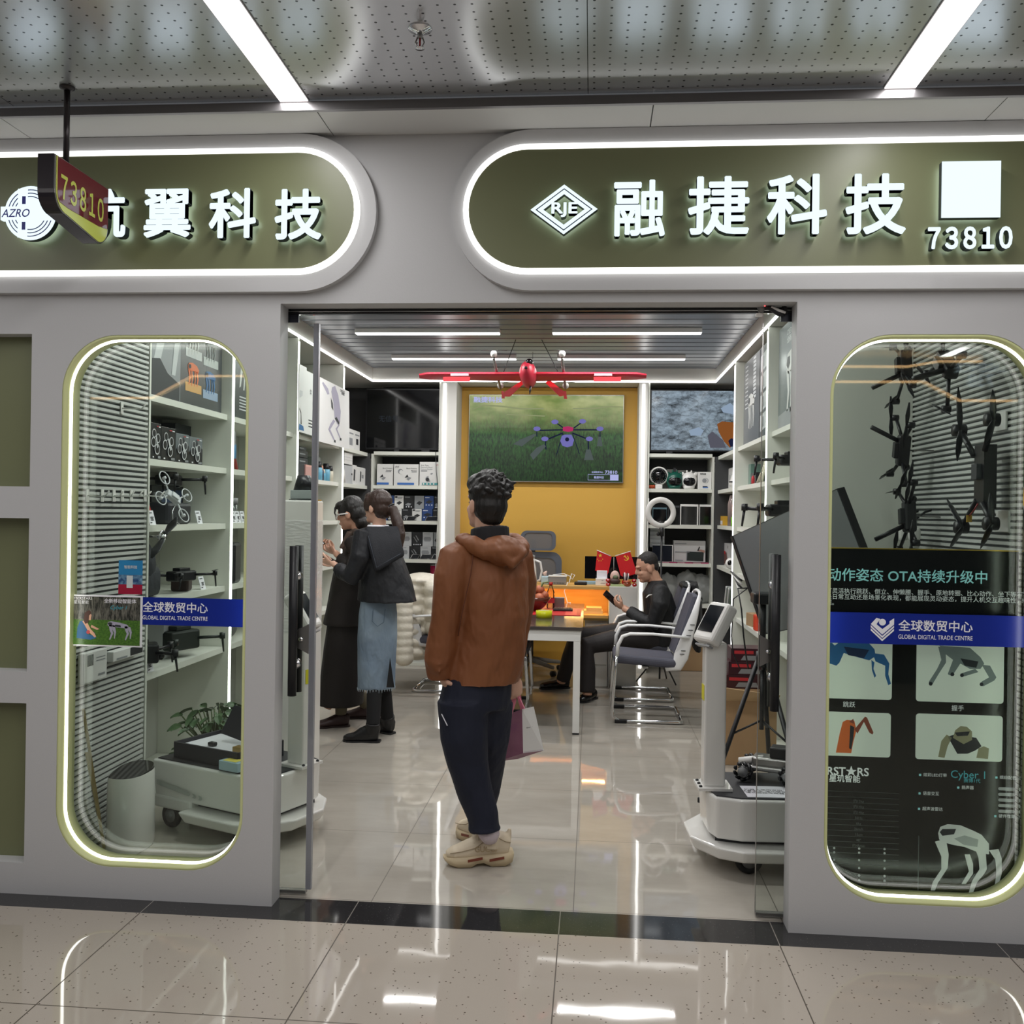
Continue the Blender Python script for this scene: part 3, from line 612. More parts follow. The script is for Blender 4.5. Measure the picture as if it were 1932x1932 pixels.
# display board behind the right window
lit = lambda n, h, s: M(n, h, .4, emit=h, es=s)  # faint glow added to board prints so they read brighter behind the glass
m_gprint = lit('board_letter', '#d8dada', .38)
m_board = M('board_print', '#15181a', 0.22); m_teal = lit('teal_print', '#93cfd2', .35); m_tile = lit('picture_ground', '#d3dbcf', .32)
BY = 0.20
bd = thing('display_board', 'tall black display board with robot dog pictures behind the right window', 'display board', (1.28, BY+.02, 0.03))
MB().use(m_board).box((0.86, BY, 0.03), (1.645, BY+.025, 1.429)).build('panel', None, bd)
MB().use(M('yellow_lit_edge', '#c9a83c', 0.3, 0.6)).box((0.86, BY-.001, 1.4295), (1.645, BY+.026, 1.4335)).build('edge_trim', None, bd)  # yellow colour stands in for light along the board's top edge
qb = lambda px, py: PY(px, py, BY-.001)
def bt(s, px0, py, h, mat, w=None, al='LEFT', bold=0.0, name='lettering'):
    a = qb(px0, py); mb = MB(); mb.text(s, a, X1, Z1, h, mat, None, bold=bold, align=al); return mb.build(name, None, bd)
bt('样动作姿态 OTA持续升级中', 1535, 1085, 0.0535, m_teal, bold=0.012, name='heading')
bt('可灵活执行跳跃、倒立、伸懒腰、握手、原地转圈、比心动作、坐下等丰富动作姿\n是日常互动还是场景化表现，都能展现灵动姿态，提升人机交互趣味性，更多动\n掘。', 1558, 1126, 0.0232, m_gprint, name='paragraph')
def tile(px0, py0, px1, py1):
    a, b = qb(px0, py1), qb(px1, py0); o = MB().use(m_tile).mesh(plate([rrect(max(a.x, .862), a.z, b.x, b.z, 0.012, 4)], .0006, BY-.0008)); return o.build('picture_tile', None, bd), a, b
def shape(mb, mat, pts, dy=0.0): mb.use(mat).poly([PY(x, y, BY-.0012-dy) for x, y in pts]); return mb
bl, bl2 = lit('print_blue', '#2b5d8c', .30), lit('print_navy', '#1b2a48', .30)
tl, a, b = tile(1555, 1205, 1684, 1317); mb = MB()
shape(mb, bl, [(1558, 1213), (1570, 1213), (1575, 1218), (1583, 1212), (1640, 1214), (1650, 1225), (1652, 1238), (1640, 1246), (1618, 1240), (1592, 1232), (1584, 1250), (1578, 1256), (1560, 1250), (1558, 1240)])
shape(mb, bl2, [(1592, 1220), (1640, 1226), (1630, 1242), (1600, 1236)], .0004)
shape(mb, bl, [(1646, 1232), (1668, 1235), (1678, 1252), (1676, 1272), (1681, 1290), (1676, 1293), (1670, 1275), (1670, 1256), (1652, 1248)]); shape(mb, bl, [(1644, 1245), (1650, 1250), (1648, 1262), (1653, 1275), (1650, 1279), (1645, 1264)]); mb.build('printed_robot', None, tl, 'blue robot dog')
g1, g2 = lit('print_slate', '#6f7a78', .30), lit('print_black', '#23272b', .30)
tl, a, b = tile(1728, 1210, 1895, 1323); mb = MB()
shape(mb, g1, [(1772, 1218), (1800, 1220), (1830, 1222), (1850, 1240), (1857, 1252), (1850, 1262), (1830, 1262), (1812, 1252), (1800, 1270), (1796, 1276), (1788, 1272), (1798, 1245), (1785, 1235)])
shape(mb, g1, [(1770, 1220), (1784, 1222), (1785, 1250), (1772, 1270), (1760, 1290), (1755, 1293), (1752, 1287), (1768, 1262), (1776, 1245)]); shape(mb, g1, [(1852, 1254), (1868, 1256), (1880, 1278), (1876, 1284), (1855, 1295), (1850, 1293), (1852, 1286), (1866, 1278)]); shape(mb, g1, [(1840, 1262), (1846, 1268), (1820, 1276), (1815, 1276), (1815, 1270)])
shape(mb, g2, [(1812, 1242), (1846, 1248), (1842, 1260), (1820, 1256)], .0004)
for x, y in ((1756, 1290), (1797, 1272), (1815, 1274), (1852, 1291)): shape(mb, g2, [(x+4*math.cos(k), y+4*math.sin(k)) for k in range(6)], .0005)
mb.build('printed_robot', None, tl, 'grey robot dog')
tl, a, b = tile(1553, 1346, 1681, 1425); o1, o2 = lit('print_orange', '#c4602c', .30), lit('print_rust', '#7d3f2c', .30); mb = MB()
shape(mb, o1, [(1577, 1420), (1584, 1385), (1590, 1362), (1598, 1358), (1612, 1360), (1616, 1378), (1610, 1400), (1606, 1421)]); shape(mb, g2, [(1604, 1368), (1612, 1372), (1610, 1392), (1606, 1414), (1602, 1412)], .0004); shape(mb, o2, [(1612, 1376), (1632, 1352), (1636, 1354), (1648, 1382), (1646, 1386), (1640, 1382), (1630, 1362), (1618, 1384)], .0003); shape(mb, o2, [(1602, 1362), (1610, 1356), (1612, 1366)], .0003); mb.build('printed_robot', None, tl, 'orange robot dog seen from behind')
tl, a, b = tile(1727, 1351, 1892, 1432); mb = MB(); t1 = lit('print_olive', '#878568', .30)
shape(mb, t1, [(1770, 1428), (1776, 1398), (1786, 1386), (1796, 1392), (1788, 1408), (1782, 1430)]); shape(mb, t1, [(1842, 1430), (1846, 1412), (1856, 1408), (1866, 1412), (1864, 1432)]); shape(mb, g2, [(1788, 1390), (1800, 1386), (1842, 1392), (1852, 1408), (1840, 1416), (1826, 1422), (1806, 1422), (1796, 1404)]); shape(mb, t1, [(1798, 1392), (1802, 1378), (1812, 1370), (1824, 1371), (1834, 1380), (1834, 1396), (1818, 1404)], .0003); shape(mb, g2, [(1801, 1382), (1830, 1380), (1826, 1388), (1806, 1389)], .0006); mb.build('printed_robot', None, tl, 'olive robot dog seen from the front')
bt('跳跃', 1602, 1330, 0.024, m_gprint, al='CENTER', name='caption'); bt('握手', 1807, 1337, 0.024, m_gprint, al='CENTER', name='caption')
bt('CYBERST★RS', 1508, 1453, 0.044, m_gprint, bold=.02, name='brand_lettering'); bt('星玑智能', 1564, 1469, 0.030, m_gprint, bold=.02, name='brand_lettering'); bt('Cyber 1', 1793, 1461, 0.042, lit('print_teal2', '#4aa3b0', .30), name='model_lettering'); bt('赛博1代', 1818, 1473, 0.018, M('print_teal2'), name='model_lettering')
mb = MB().use(lit('print_faint', '#6d7272', .10))
for k in range(14):
    a, b = qb(1558, 1492+k*10.5), qb(1696, 1494+k*10.5); mb.box((a.x, BY-.0012, a.z), (b.x, BY-.0002, a.z+.0008))
for k, s_ in enumerate(('约13kg', '约14kg', '约14kg', '50Hz', '6kg', '2km/h', '15cm', '40°', '约45min')):
    a = qb(1620, 1512+k*10.5); mb.text(s_, a, X1, Z1, .014, M('print_faint'))
mb.build('specification_table', None, bd)
for x in (1574, 1621, 1669):
    for y in (1600, 1608, 1622, 1637, 1651, 1660): MB().use(m_wp).poly([qb(x+2.4*math.cos(k), y+(x-1574)*.02+2.4*math.sin(k)) for k in range(6)]).build('bullet', None, bd)
for x, y, s_ in ((1738, 1462, '炫彩LED灯带'), (1737, 1497, '语音交互'), (1736, 1526, '超声波雷达'), (1810, 1486, '扬声器'), (1882, 1467, '缤纷配色'), (1880, 1540, '硬件性能')):
    mb = MB(); mb.text(s_, qb(x+4, y), X1, Z1, .0155, m_gprint, None, align='LEFT'); a = qb(x-2, y); mb.use(m_teal).box((a.x-.004, BY-.0013, a.z-.004), (a.x+.004, BY-.0003, a.z+.004)); mb.build('callout', None, bd)
MB().use(M('print_faint')).box((qb(1733, 1577).x, BY-.0012, .1), (qb(1734, 1577).x, BY-.0003, qb(1733, 1577).z)).build('callout_line', None, bd)
mb = MB().use(m_wp)
for k in range(5):
    a = qb(1885, 1488+k*10.6); mb.mesh(plate([rrect(a.x-.003, a.z-.006, a.x+.06, a.z+.006, .0058, 4)], .0006, BY-.0012))
mb.build('colour_swatches', None, bd)
mb = MB(); dg, dw = lit('print_ash', '#9aa09c', .30), lit('print_pale', '#c9cdc7', .30)
shape(mb, dw, [(1770, 1572), (1774, 1560), (1788, 1555), (1812, 1557), (1838, 1568), (1852, 1575), (1866, 1592), (1866, 1612), (1850, 1610), (1820, 1598), (1798, 1594), (1784, 1590), (1772, 1584)])
shape(mb, g2, [(1773, 1570), (1778, 1564), (1804, 1564), (1800, 1574), (1778, 1577)], .0005); shape(mb, dg, [(1800, 1582), (1820, 1576), (1846, 1584), (1844, 1598), (1818, 1594)], .0004)
for pts in ([(1764, 1588), (1778, 1584), (1786, 1590), (1790, 1612), (1788, 1638), (1780, 1650), (1770, 1665), (1764, 1680), (1756, 1680), (1760, 1664), (1776, 1640), (1776, 1616)], [(1838, 1596), (1852, 1592), (1860, 1612), (1862, 1640), (1856, 1650), (1844, 1664), (1836, 1684), (1828, 1684), (1834, 1662), (1848, 1640), (1846, 1618)], [(1866, 1604), (1884, 1602), (1890, 1620), (1890, 1648), (1882, 1676), (1876, 1676), (1880, 1648), (1878, 1622)], [(1820, 1612), (1830, 1612), (1836, 1630), (1836, 1648), (1822, 1668), (1814, 1668), (1828, 1644)]): shape(mb, dw, pts, -.0002)
mb.build('printed_robot', None, bd, 'pale robot dog standing')
# ------------------------------------------------------------------ shelving units
LV = (2.13, 1.80, 1.46, 1.075, 0.70)
m_back = M('grey_back', '#b9bab4', 0.5)
def unit(label, kind, u0, u1, f, back, levels=LV, led=(False, True), backm=None, floor=True, board=0.034, far=None):
    """kind 'L' front plane x=f facing +x, 'R' front x=f facing -x, 'B' front y=f facing -y"""
    s = {'L': -1, 'R': 1, 'B': 1}[kind]
    def bx(mb, a0, a1, d0, d1, z0, z1):
        d0, d1 = sorted((f+s*d0, f+s*d1))
        return mb.box((d0, a0, z0), (d1, a1, z1)) if kind != 'B' else mb.box((a0, d0, z0), (a1, d1, z1))
    c = ((f, (u0+u1)/2, 0) if kind != 'B' else ((u0+u1)/2, f, 0))
    t = thing('shelving_unit', label, 'shelves', c, group=None); dep = abs(back-f)
    for k, (a0, a1) in enumerate(((u0+.001, u0+.019), (u1-.019, u1-.001))):
        fe = far == k; bx(MB().use(m_dark if fe and kind != 'B' else m_white), a0, a1, 0.003, dep, 0.001, 2.125 if fe else ZS-.003).build('side_panel', None, t)
    bx(MB().use(backm or m_back), u0+.019, u1-.019, dep-.014, dep, 0.03, ZS-.004).build('back_panel', None, t)
    for z in levels: bx(MB().use(m_white), u0+.0195, u1-.0195, 0.03, dep-.0145, z-board, z).build('shelf', None, t)
    if floor: bx(MB().use(m_white), u0+.0195, u1-.0195, 0.04, dep-.0145, 0.001, .03).build('plinth', None, t)
    for on, a in zip(led, (u0, u1)):
        if on: bx(MB().use(m_led), a-.009, a+.009, -.004, .0028, .05, ZS-.03).build('light_strip', None, t)
    return t
unit('white shelving unit with dark posters, seen through left window beside slatted wall', 'L', .985, 2.10, XL, -2.68)
unit('white shelving unit behind the pillar, between the left window and the doorway', 'L', 2.10, 3.40, XL, -2.68)
unit('white shelving unit on left wall with white robot posters on top', 'L', 3.40, 4.715, XL, -2.68)
unit('white shelving unit at the far left corner with white boxes', 'L', 4.715, 5.79, XL, -2.68, led=(False, False), backm=m_dark, far=1)
unit('white shelving unit on right wall nearest the entrance, mostly behind the tilted monitor', 'R', 1.50, 3.03, XR, 1.66)
unit('white shelving unit in the middle of right wall with dark robot posters', 'R', 3.03, 4.535, XR, 1.66, levels=LV)
unit('white shelving unit at the far right corner with green candy jar', 'R', 4.535, 5.79, XR, 1.66, led=(False, False), backm=m_dark, far=1)
unit('white back wall shelving unit left of yellow wall, full of small boxes', 'B', XL, -1.518, YB, 6.25, (2.15, 1.81, 1.455, 1.07, .70), (False, False), m_dark, far=0)
unit('white back wall shelving unit right of yellow wall, behind the ring light', 'B', .533, XR, YB, 6.25, (2.155, 1.81, 1.455, 1.08, .68), (False, False), m_dark, floor=False, far=1)
for x, w in ((-1.479, .026), (.488, .024)):
    tag(MB().use(m_led).box((x-w/2, YB-.026, .05), (x+w/2, YB-.0205, ZS-.02)).build('light_strip'), 'bright vertical light strip on white column ' + ('left' if x < 0 else 'right')+' of yellow wall', 'light', 'niche light strips')
# ------------------------------------------------------------------ televisions
def emis(name, build):
    if name in MATS: return MATS[name]
    return nodemat(name, build)
def field(N, b, nt):
    v = objvec(N); x, y, z = sepxyz(N, v); t = N.math('DIVIDE', N.math('SUBTRACT', z, 1.86), 0.90)
    n = N.noise(objvec(N, (42, 1, 13)), 1.6, 8, .75); n2 = N.noise(objvec(N, (3, 1, 6)), 1.5, 3)
    g = N.ramp(n, .38, lin('#071a0d'), .66, lin('#356b2c')); far = N.ramp(n2, .35, lin('#6a7f33'), .65, lin('#a3a866'))
    c = N.mix(N.math('SMOOTH_MIN', N.math('MAXIMUM', N.math('MULTIPLY', N.math('SUBTRACT', t, .55), 2.6), 0.0), 0.9, .1), g, far)
    mu = N('ShaderNodeMix', data_type='RGBA', blend_type='MULTIPLY'); mu.inputs[0].default_value = 1; N.link(c, mu.inputs[6]); N.link(N.ramp(N.math('ADD', t, N.math('MULTIPLY', N.noise(objvec(N, (2.2, 1, 3)), 1.3, 3), .7)), .35, (.28, .28, .28, 1), 1.1, (1, 1, 1, 1)), mu.inputs[7]); N.link(mu.outputs[2], b.inputs['Emission Color']); b.inputs['Emission Strength'].default_value = 0.95; b.inputs['Base Color'].default_value = (.004, .004, .005, 1); b.inputs['Roughness'].default_value = .25
def rubble(N, b, nt):
    v = objvec(N); vo = N('ShaderNodeTexVoronoi'); vo.inputs['Scale'].default_value = 14; vo.feature = 'DISTANCE_TO_EDGE'
    N.link(objvec(N, (1, 1, 1.5)), vo.inputs['Vector']); n = N.noise(objvec(N, (3, 1, 7)), 3, 8, .7)
    c = N.ramp(N.math('MULTIPLY', n, N.math('MINIMUM', N.math('ADD', N.math('MULTIPLY', vo.outputs['Distance'], 2.5), .85), 1.0)), .30, lin('#10161d'), .62, lin('#a4b7c6'))
    N.link(c, b.inputs['Emission Color']); b.inputs['Emission Strength'].default_value = 0.72; b.inputs['Base Color'].default_value = (.004, .004, .005, 1); b.inputs['Roughness'].default_value = .12
def tv(name, label, x0, z0, x1, z1, y, scr, bez=.012, frame=None):
    t = thing(name, label, 'television', ((x0+x1)/2, y, z0))
    MB().use(frame or m_black).box((x0, y+.006, z0), (x1, y+.045, z1), .004).build('housing', None, t)
    MB().use(scr).box((x0+bez, y+.003, z0+bez*1.4), (x1-bez, y+.0062, z1-bez)).build('screen', None, t); return t
T = tv('television', 'large television on yellow wall showing spraying drone over a green field', -1.279, 1.868, .311, 2.766, 6.11, emis('screen_field', field), .008, m_steel)
ys = 6.1125; TQ = lambda px, py: PY(px, py, ys)
e_vio, e_blk, e_red, e_wht, e_mist = glow('screen_violet', (.16, .15, .42), 1.0), glow('screen_navy', (.012, .014, .04), 1), glow('screen_red', (.42, .03, .12), 1), glow('screen_white', (.42, .44, .75), 1), glow('screen_mist', (.10, .125, .12), .8)
mb = MB().use(e_blk)
def bar(mb, a, b, w):
    A, B = TQ(*a), TQ(*b); d = (B-A).normalized(); n = Vector((-d.z, 0, d.x))*w/2; mb.poly([A-n, B-n, B+n, A+n]); return mb
for a, b, w in (((1015, 812), (1062, 811), .014), ((1078, 811), (1130, 811), .014), ((1047, 796), (1064, 808), .012), ((1099, 796), (1082, 808), .012), ((1062, 817), (1030, 830), .014), ((1080, 817), (1110, 829), .014), ((1062, 818), (1050, 858), .008), ((1080, 818), (1093, 856), .008), ((1013, 814), (1013, 824), .01), ((1029, 832), (1030, 848), .012), ((1110, 832), (1110, 850), .012), ((1132, 814), (1132, 824), .01)): bar(mb, a, b, w)
mb.use(e_vio)
for x, y in ((1013, 809), (1132, 809), (1047, 796), (1099, 795), (1028, 828), (1112, 828)): mb.poly([TQ(x+7*math.cos(k*.79), y+4.5*math.sin(k*.79))-Vector((0, .0006, 0)) for k in range(8)])
mb.poly([TQ(x, y)-Vector((0, .0005, 0)) for x, y in ((1060, 822), (1066, 820), (1078, 820), (1083, 830), (1080, 841), (1070, 844), (1061, 841), (1057, 832))])
mb.use(e_red).poly([TQ(x, y)-Vector((0, .0008, 0)) for x, y in ((1062, 806), (1072, 804), (1082, 807), (1081, 813), (1072, 815), (1062, 813))])
mb.use(e_blk).poly([TQ(1070+4*math.cos(k*.79), 829+4*math.sin(k*.79))-Vector((0, .0009, 0)) for k in range(8)]); mb.build('pictured_drone', None, T)
for pts in (((1009, 818), (1012, 821), (985, 842), (968, 838), (980, 830)), ((1026, 838), (1030, 842), (1006, 868), (1000, 858), (1012, 845)), ((1106, 848), (1114, 848), (1120, 868), (1102, 868)), ((1129, 824), (1134, 824), (1137, 842), (1126, 842))):
    MB().use(e_mist).poly([TQ(x, y)-Vector((0, .0002, 0)) for x, y in pts]).build('pictured_spray', None, T)
for pts in (((885+5, 772), (912, 763), (945, 765), (985, 770), (1026, 770), (1026, 772), (985, 773), (945, 768), (912, 766), (888, 774)), ((1080, 770), (1120, 769), (1150, 766), (1176, 767), (1176, 769), (1150, 768), (1120, 772), (1082, 772)), ((956, 781), (1028, 784), (1028, 786), (956, 783))):
    MB().use(glow('screen_rim', (.26, .29, .15), 1)).poly([TQ(x, y)-Vector((0, .0003, 0)) for x, y in pts]).build('pictured_water', None, T)
mb = MB(); mb.text('融捷科技', TQ(921, 754), X1, Z1, 1, e_wht, None, bold=.03, width=.30, height=.062); mb.build('company_lettering', None, T)
mb = MB(); mb.text('73810', TQ(1153, 891), X1, Z1, 1, e_wht, None, bold=.02, width=.125, height=.034); mb.build('number_lettering', None, T)
mb = MB(); mb.text('全球数贸中心', TQ(1127, 891), X1, Z1, 1, e_wht, None, bold=.02, width=.115); mb.text('融捷科技', TQ(1130, 901), X1, Z1, 1, e_wht, None, bold=.02, width=.10); mb.use(e_wht)
a, b = TQ(1109, 906), TQ(1167, 896); mb.box((a.x, ys-.0002, a.z), (b.x, ys, a.z+.003)).box((a.x, ys-.0002, b.z), (b.x, ys, b.z+.003)).box((a.x, ys-.0002, a.z), (a.x+.003, ys, b.z)).box((b.x-.085, ys-.0002, a.z), (b.x, ys, b.z)); mb.build('caption_plate', None, T)
T = tv('television', 'black switched off television at the back left, above white boxes', -2.30, 2.172, -1.535, 2.79, 5.87, m_blackg, .014)
mb = MB(); mb.text('无信号', PY(733, 791, 5.872), X1, Z1, 1, glow('screen_dim', (.02, .024, .03), 1), None, width=.2); mb.build('no_signal_lettering', None, T)
MB().use(m_black).box((-2.0, 5.86, 2.1505), (-1.95, 5.93, 2.18)).box((-1.72, 5.86, 2.1505), (-1.64, 5.93, 2.18)).build('foot', None, T)
T = tv('television', 'television at the back right showing grey rubble and an orange robot', .56, 2.178, 1.40, 2.79, 5.87, emis('screen_rubble', rubble), .012)
TR = lambda px, py, k=1: PY(px, py, 5.8725-.0004*k); e_or, e_or2, e_lt = glow('screen_orange', (.22, .075, .02), 1), glow('screen_grey', (.09, .09, .115), 1), glow('screen_stone', (.26, .34, .45), 1)
for nm, mt, pts, k in (('pictured_robot', e_or, ((1353, 800), (1362, 795), (1386, 797), (1386, 838), (1377, 845), (1366, 833), (1356, 815)), 1), ('pictured_robot', e_or2, ((1335, 822), (1344, 814), (1364, 830), (1370, 845), (1340, 845)), 2), ('pictured_stone', e_lt, ((1300, 812), (1318, 806), (1328, 812), (1322, 822), (1303, 822)), 1), ('pictured_stone', e_lt, ((1360, 770), (1378, 760), (1386, 768), (1386, 782), (1364, 778)), 1), ('pictured_robot', e_blk, ((1374, 832), (1379, 827), (1386, 828), (1386, 842), (1378, 843)), 3)):
    MB().use(mt).poly([TR(x, y, k) for x, y in pts]).build(nm, None, T)
MB().use(m_black).box((.72, 5.86, 2.1555), (.78, 5.93, 2.186)).build('foot', None, T)
# ------------------------------------------------------------------ posters on the shelves
def sboard(label, side, px, x, z0, z1, th=.006, mat=None, lean=0.0):
    """a board facing the aisle, px = (image x of near side, image x of far side) at mid height"""
    pa, pb = sorted((PX(px[0], 800, x).y, PX(px[1], 800, x).y)); t = thing('poster_board', label, 'poster', (x, (pa+pb)/2, z0))
    d = th if side == 'L' else -th
    mb = MB().use(mat or m_wp); A = [Vector((x+(lean if z > z0 else 0)*(-1 if side == 'L' else 1), y, z)) for y, z in ((pa, z0), (pb, z0), (pb, z1), (pa, z1))]
    mb.prism(A, (-d, 0, 0)); mb.build('board', None, t)
    def q(u, v, k=1):  # u from image-left to image-right, v up
        yy = pa+(pb-pa)*(u if side == 'L' else 1-u); zz = z0+(z1-z0)*v
        return Vector((x+(lean*v)*(-1 if side == 'L' else 1)+(.0006*k if side == 'L' else -.0006*k), yy, zz))
    return t, q
def qp(t, q, mat, pts, k=1, name='printed_shape'): return MB().use(mat).poly([q(a, b, k) for a, b in pts]).build(name, None, t)
def dogp(t, q, m1, m2, x0, z0, x1, z1, k=1):
    f = lambda pts: [(x0+(x1-x0)*a, z0+(z1-z0)*b) for a, b in pts]; mb = MB().use(m1)
    for pts in ([(.05, .78), (.15, .95), (.45, 1), (.8, .92), (.98, .75), (.9, .62), (.5, .66), (.2, .62)], [(.08, .7), (.25, .66), (.3, .35), (.2, .05), (.12, .02), (.18, .35)], [(.32, .66), (.42, .66), (.46, .3), (.4, 0), (.34, 0), (.38, .3)], [(.72, .68), (.88, .66), (.94, .35), (.84, .04), (.78, .04), (.84, .35)], [(.6, .68), (.68, .68), (.7, .3), (.62, .02), (.57, .02), (.62, .3)]): mb.poly([q(a, b, k) for a, b in f(pts)])
    mb.use(m2).poly([q(a, b, k+1) for a, b in f([(.07, .78), (.15, .9), (.3, .9), (.33, .78), (.2, .7)])]); mb.build('printed_robot', None, t)
m_pd = M('poster_dark', '#43474a', .3); m_pg = M('poster_grey', '#8b9094', .35); m_pl = M('poster_pale', '#c9cdcf', .4)
t, q = sboard('dark poster with pale robot leg and coloured robots, in shelves behind left window', 'L', (284, 417), -2.27, 2.135, 2.80, mat=m_pd)
qp(t, q, m_pg, [(0, 0), (.37, 0), (.37, 1), (0, 1)], 1, 'printed_photo'); qp(t, q, m_pl, [(.14, 1), (.30, 1), (.30, .72), (.18, .52), (.10, .26), (.02, .26), (.10, .56), (.18, .74)], 2, 'printed_leg'); qp(t, q, m_pl, [(.24, .82), (.36, .84), (.36, .5), (.30, .2), (.25, .2), (.29, .5)], 3, 'printed_leg'); qp(t, q, m_dogd, [(0, .0), (.36, 0), (.36, .14), (.2, .2), (.1, .3), (0, .28)], 3, 'printed_rock')
for k, (u, v, c1, c2) in enumerate(((.44, .11, 'print_orange', '#d9a863'), (.70, .09, 'print_blue', '#93a9c4'), (.44, .40, 'print_white', '#c7cbcb'), (.70, .38, 'print_grey', '#b9bfbd'))):
    qp(t, q, M('plinth%d' % k, c2, .4), [(u, v), (u+.235, v), (u+.235, v+.075), (u, v+.075)], 2, 'printed_plinth'); dogp(t, q, M(c1), m_dogd, u+.02, v+.05, u+.2, v+.25, 3)
t, q = sboard('dark poster with white robot at the right edge of left window', 'L', (442, 520), -2.27, 2.135, 2.80, mat=m_pd); dogp(t, q, m_dogw, m_dogd, .05, .28, .45, .85)
mb = MB().use(m_pl)
for k in range(5): mb.poly([q(.1, .2-.03*k, 2), q(.3, .2-.03*k, 2), q(.3, .213-.03*k, 2), q(.1, .213-.03*k, 2)])
mb.build('printed_text', None, t)
m_pw = M('poster_white', '#e6e7e6', .35)
t, q = sboard('white poster with jumping robot dog in front of a light strip, left wall', 'L', (600.5, 660), -2.185, 2.10, 2.62, mat=m_pw, lean=.01)
mb = MB().use(M('print_lilac')); 
for pts in ([(.42, .93), (.52, .98), (.62, .85), (.70, .60), (.68, .42), (.58, .36), (.50, .45), (.46, .7), (.4, .85)], [(.15, .95), (.3, .88), (.34, .80), (.28, .78), (.12, .92)], [(.52, .40), (.42, .30), (.36, .24), (.50, .10), (.48, .07), (.30, .23), (.36, .32), (.46, .42)], [(.60, .40), (.66, .36), (.58, .28), (.70, .15), (.68, .12), (.53, .28), (.60, .34)]): mb.poly([q(a, b, 1) for a, b in pts])
mb.use(m_dogd)
for pts in ([(.38, .76), (.44, .68), (.46, .56), (.40, .6)], [(.5, .44), (.64, .36), (.66, .40), (.56, .48)], [(.47, .05), (.53, .05), (.53, .09), (.48, .09)], [(.66, .11), (.72, .11), (.72, .15), (.67, .15)]): mb.poly([q(a, b, 2) for a, b in pts])
mb.build('printed_robot', None, t)
mb = MB(); mb.text('CYBERSTARS', q(.76, .945), (0, 1, 0), Z1, 1, m_dogd, None, bold=.02, width=.155); mb.text('星玑智能', q(.78, .905), (0, 1, 0), Z1, 1, m_dogd, None, bold=.03, width=.10); mb.build('lettering', None, t)
t, q = sboard('white poster just left of jumping robot dog poster, mostly behind glass door edge', 'L', (577, 600), -2.20, 2.135, 2.62, mat=m_pw); mb = MB().use(m_dogd)
for k in range(3): mb.poly([q(.2, .22-.05*k), q(.7, .22-.05*k), q(.7, .24-.05*k), q(.2, .24-.05*k)])
mb.text('体', q(.35, .68), (0, 1, 0), Z1, .05, m_dogd); mb.build('lettering', None, t)
t, q = sboard('white poster with blue foot at the left end of left wall shelves', 'L', (563, 577), -2.195, 2.135, 2.64, mat=m_pw); qp(t, q, bl, [(.05, .03), (.75, .03), (.65, .1), (.1, .12)]); qp(t, q, m_pl, [(.1, .5), (.5, .55), (.5, .62), (.1, .62)]); qp(t, q, m_dogd, [(.3, .12), (.42, .12), (.34, .3), (.1, .36), (.1, .33), (.28, .28)])
t, q = sboard('dark poster with white robot dog, on right wall shelves left of glass door edge', 'R', (1403, 1432), 1.235, 2.135, 2.80, mat=m_pd); dogp(t, q, m_dogw, m_dogd, .28, .16, .72, .58); mb = MB().use(m_pl)
for k in range(11): mb.poly([q(.62, .95-.045*k, 1), q(.78, .95-.045*k, 1), q(.78, .98-.045*k, 1), q(.62, .98-.045*k, 1)]); mb.poly([q(.1, .93-.05*k, 1), q(.28, .93-.05*k, 1), q(.28, .945-.05*k, 1), q(.1, .945-.05*k, 1)])
mb.build('printed_text', None, t)
t, q = sboard('dark poster with pale pictures in a column, right of glass door edge on right wall', 'R', (1433, 1446), 1.232, 2.135, 2.80, mat=m_pd)
for k in range(4): qp(t, q, m_pl, [(.1, .72-.22*k), (.92, .75-.22*k), (.92, .93-.22*k), (.1, .90-.22*k)], 1, 'printed_photo'); qp(t, q, m_pg, [(.35, .76-.22*k), (.65, .77-.22*k), (.6, .88-.22*k), (.4, .88-.22*k)], 2)
t, q = sboard('tall dark poster with standing white robot at the right door jamb', 'R', (1468, 1540), 1.235, 2.135, 2.80, mat=M('poster_teal', '#3c4d52', .3)); dogp(t, q, m_dogw, m_dogd, .20, .12, .62, .72); qp(t, q, m_pg, [(0, 0), (.9, 0), (.9, .15), (.5, .18), (0, .13)], 1, 'printed_rock')
mb = MB(); mb.text('CYBERSTARS', q(.36, .90), (0, -1, 0), Z1, 1, m_pl, None, bold=.02, width=.26, height=.035); mb.text('全新移动', q(.36, .83), (0, -1, 0), Z1, 1, m_pl, None, bold=.02, width=.26, height=.045); mb.build('lettering', None, t)
# ------------------------------------------------------------------ red plane hung from the ceiling
YPL = 4.0; pl = lambda x, y, d=0.0: PY(x, y, YPL+d)
m_red = M('red_foam', '#c0263c', .45); m_redt = M('red_tape', '#f0222c', .3)
A = thing('model_aircraft', 'red fixed wing drone hanging nose first from slatted ceiling', 'model aircraft', pl(998, 720))
c = pl(998, 704); 
def wing(s_):
    rows = []; a, b = pl(998, 708), pl(1221 if s_ > 0 else 787, 706.5)
    for k in range(13):
        u = k/12; p = a.lerp(b, u); ch = (.26-.09*u)*(math.sqrt(max(0.03, 1-max(0, (u-.9)/.1)**2)) if u > .9 else 1); th = .030*(1-.25*u)*(1 if u < .97 else .7)
        rows.append([p+Vector((0, ch*(math.cos(t)*.5)+.1, th*math.sin(t)*(1.0 if math.sin(t) > 0 else .75)-.01*math.cos(t))) for t in [2*math.pi*j/16 for j in range(16)]])
    m_ = MB().use(m_red, True).grid(rows, close_u=True); m_.face([m_.bm.verts.new(v) for v in rows[-1]]); return m_.build('wing', None, A)
wl, wr = wing(-1), wing(1)
f0 = pl(997, 697)
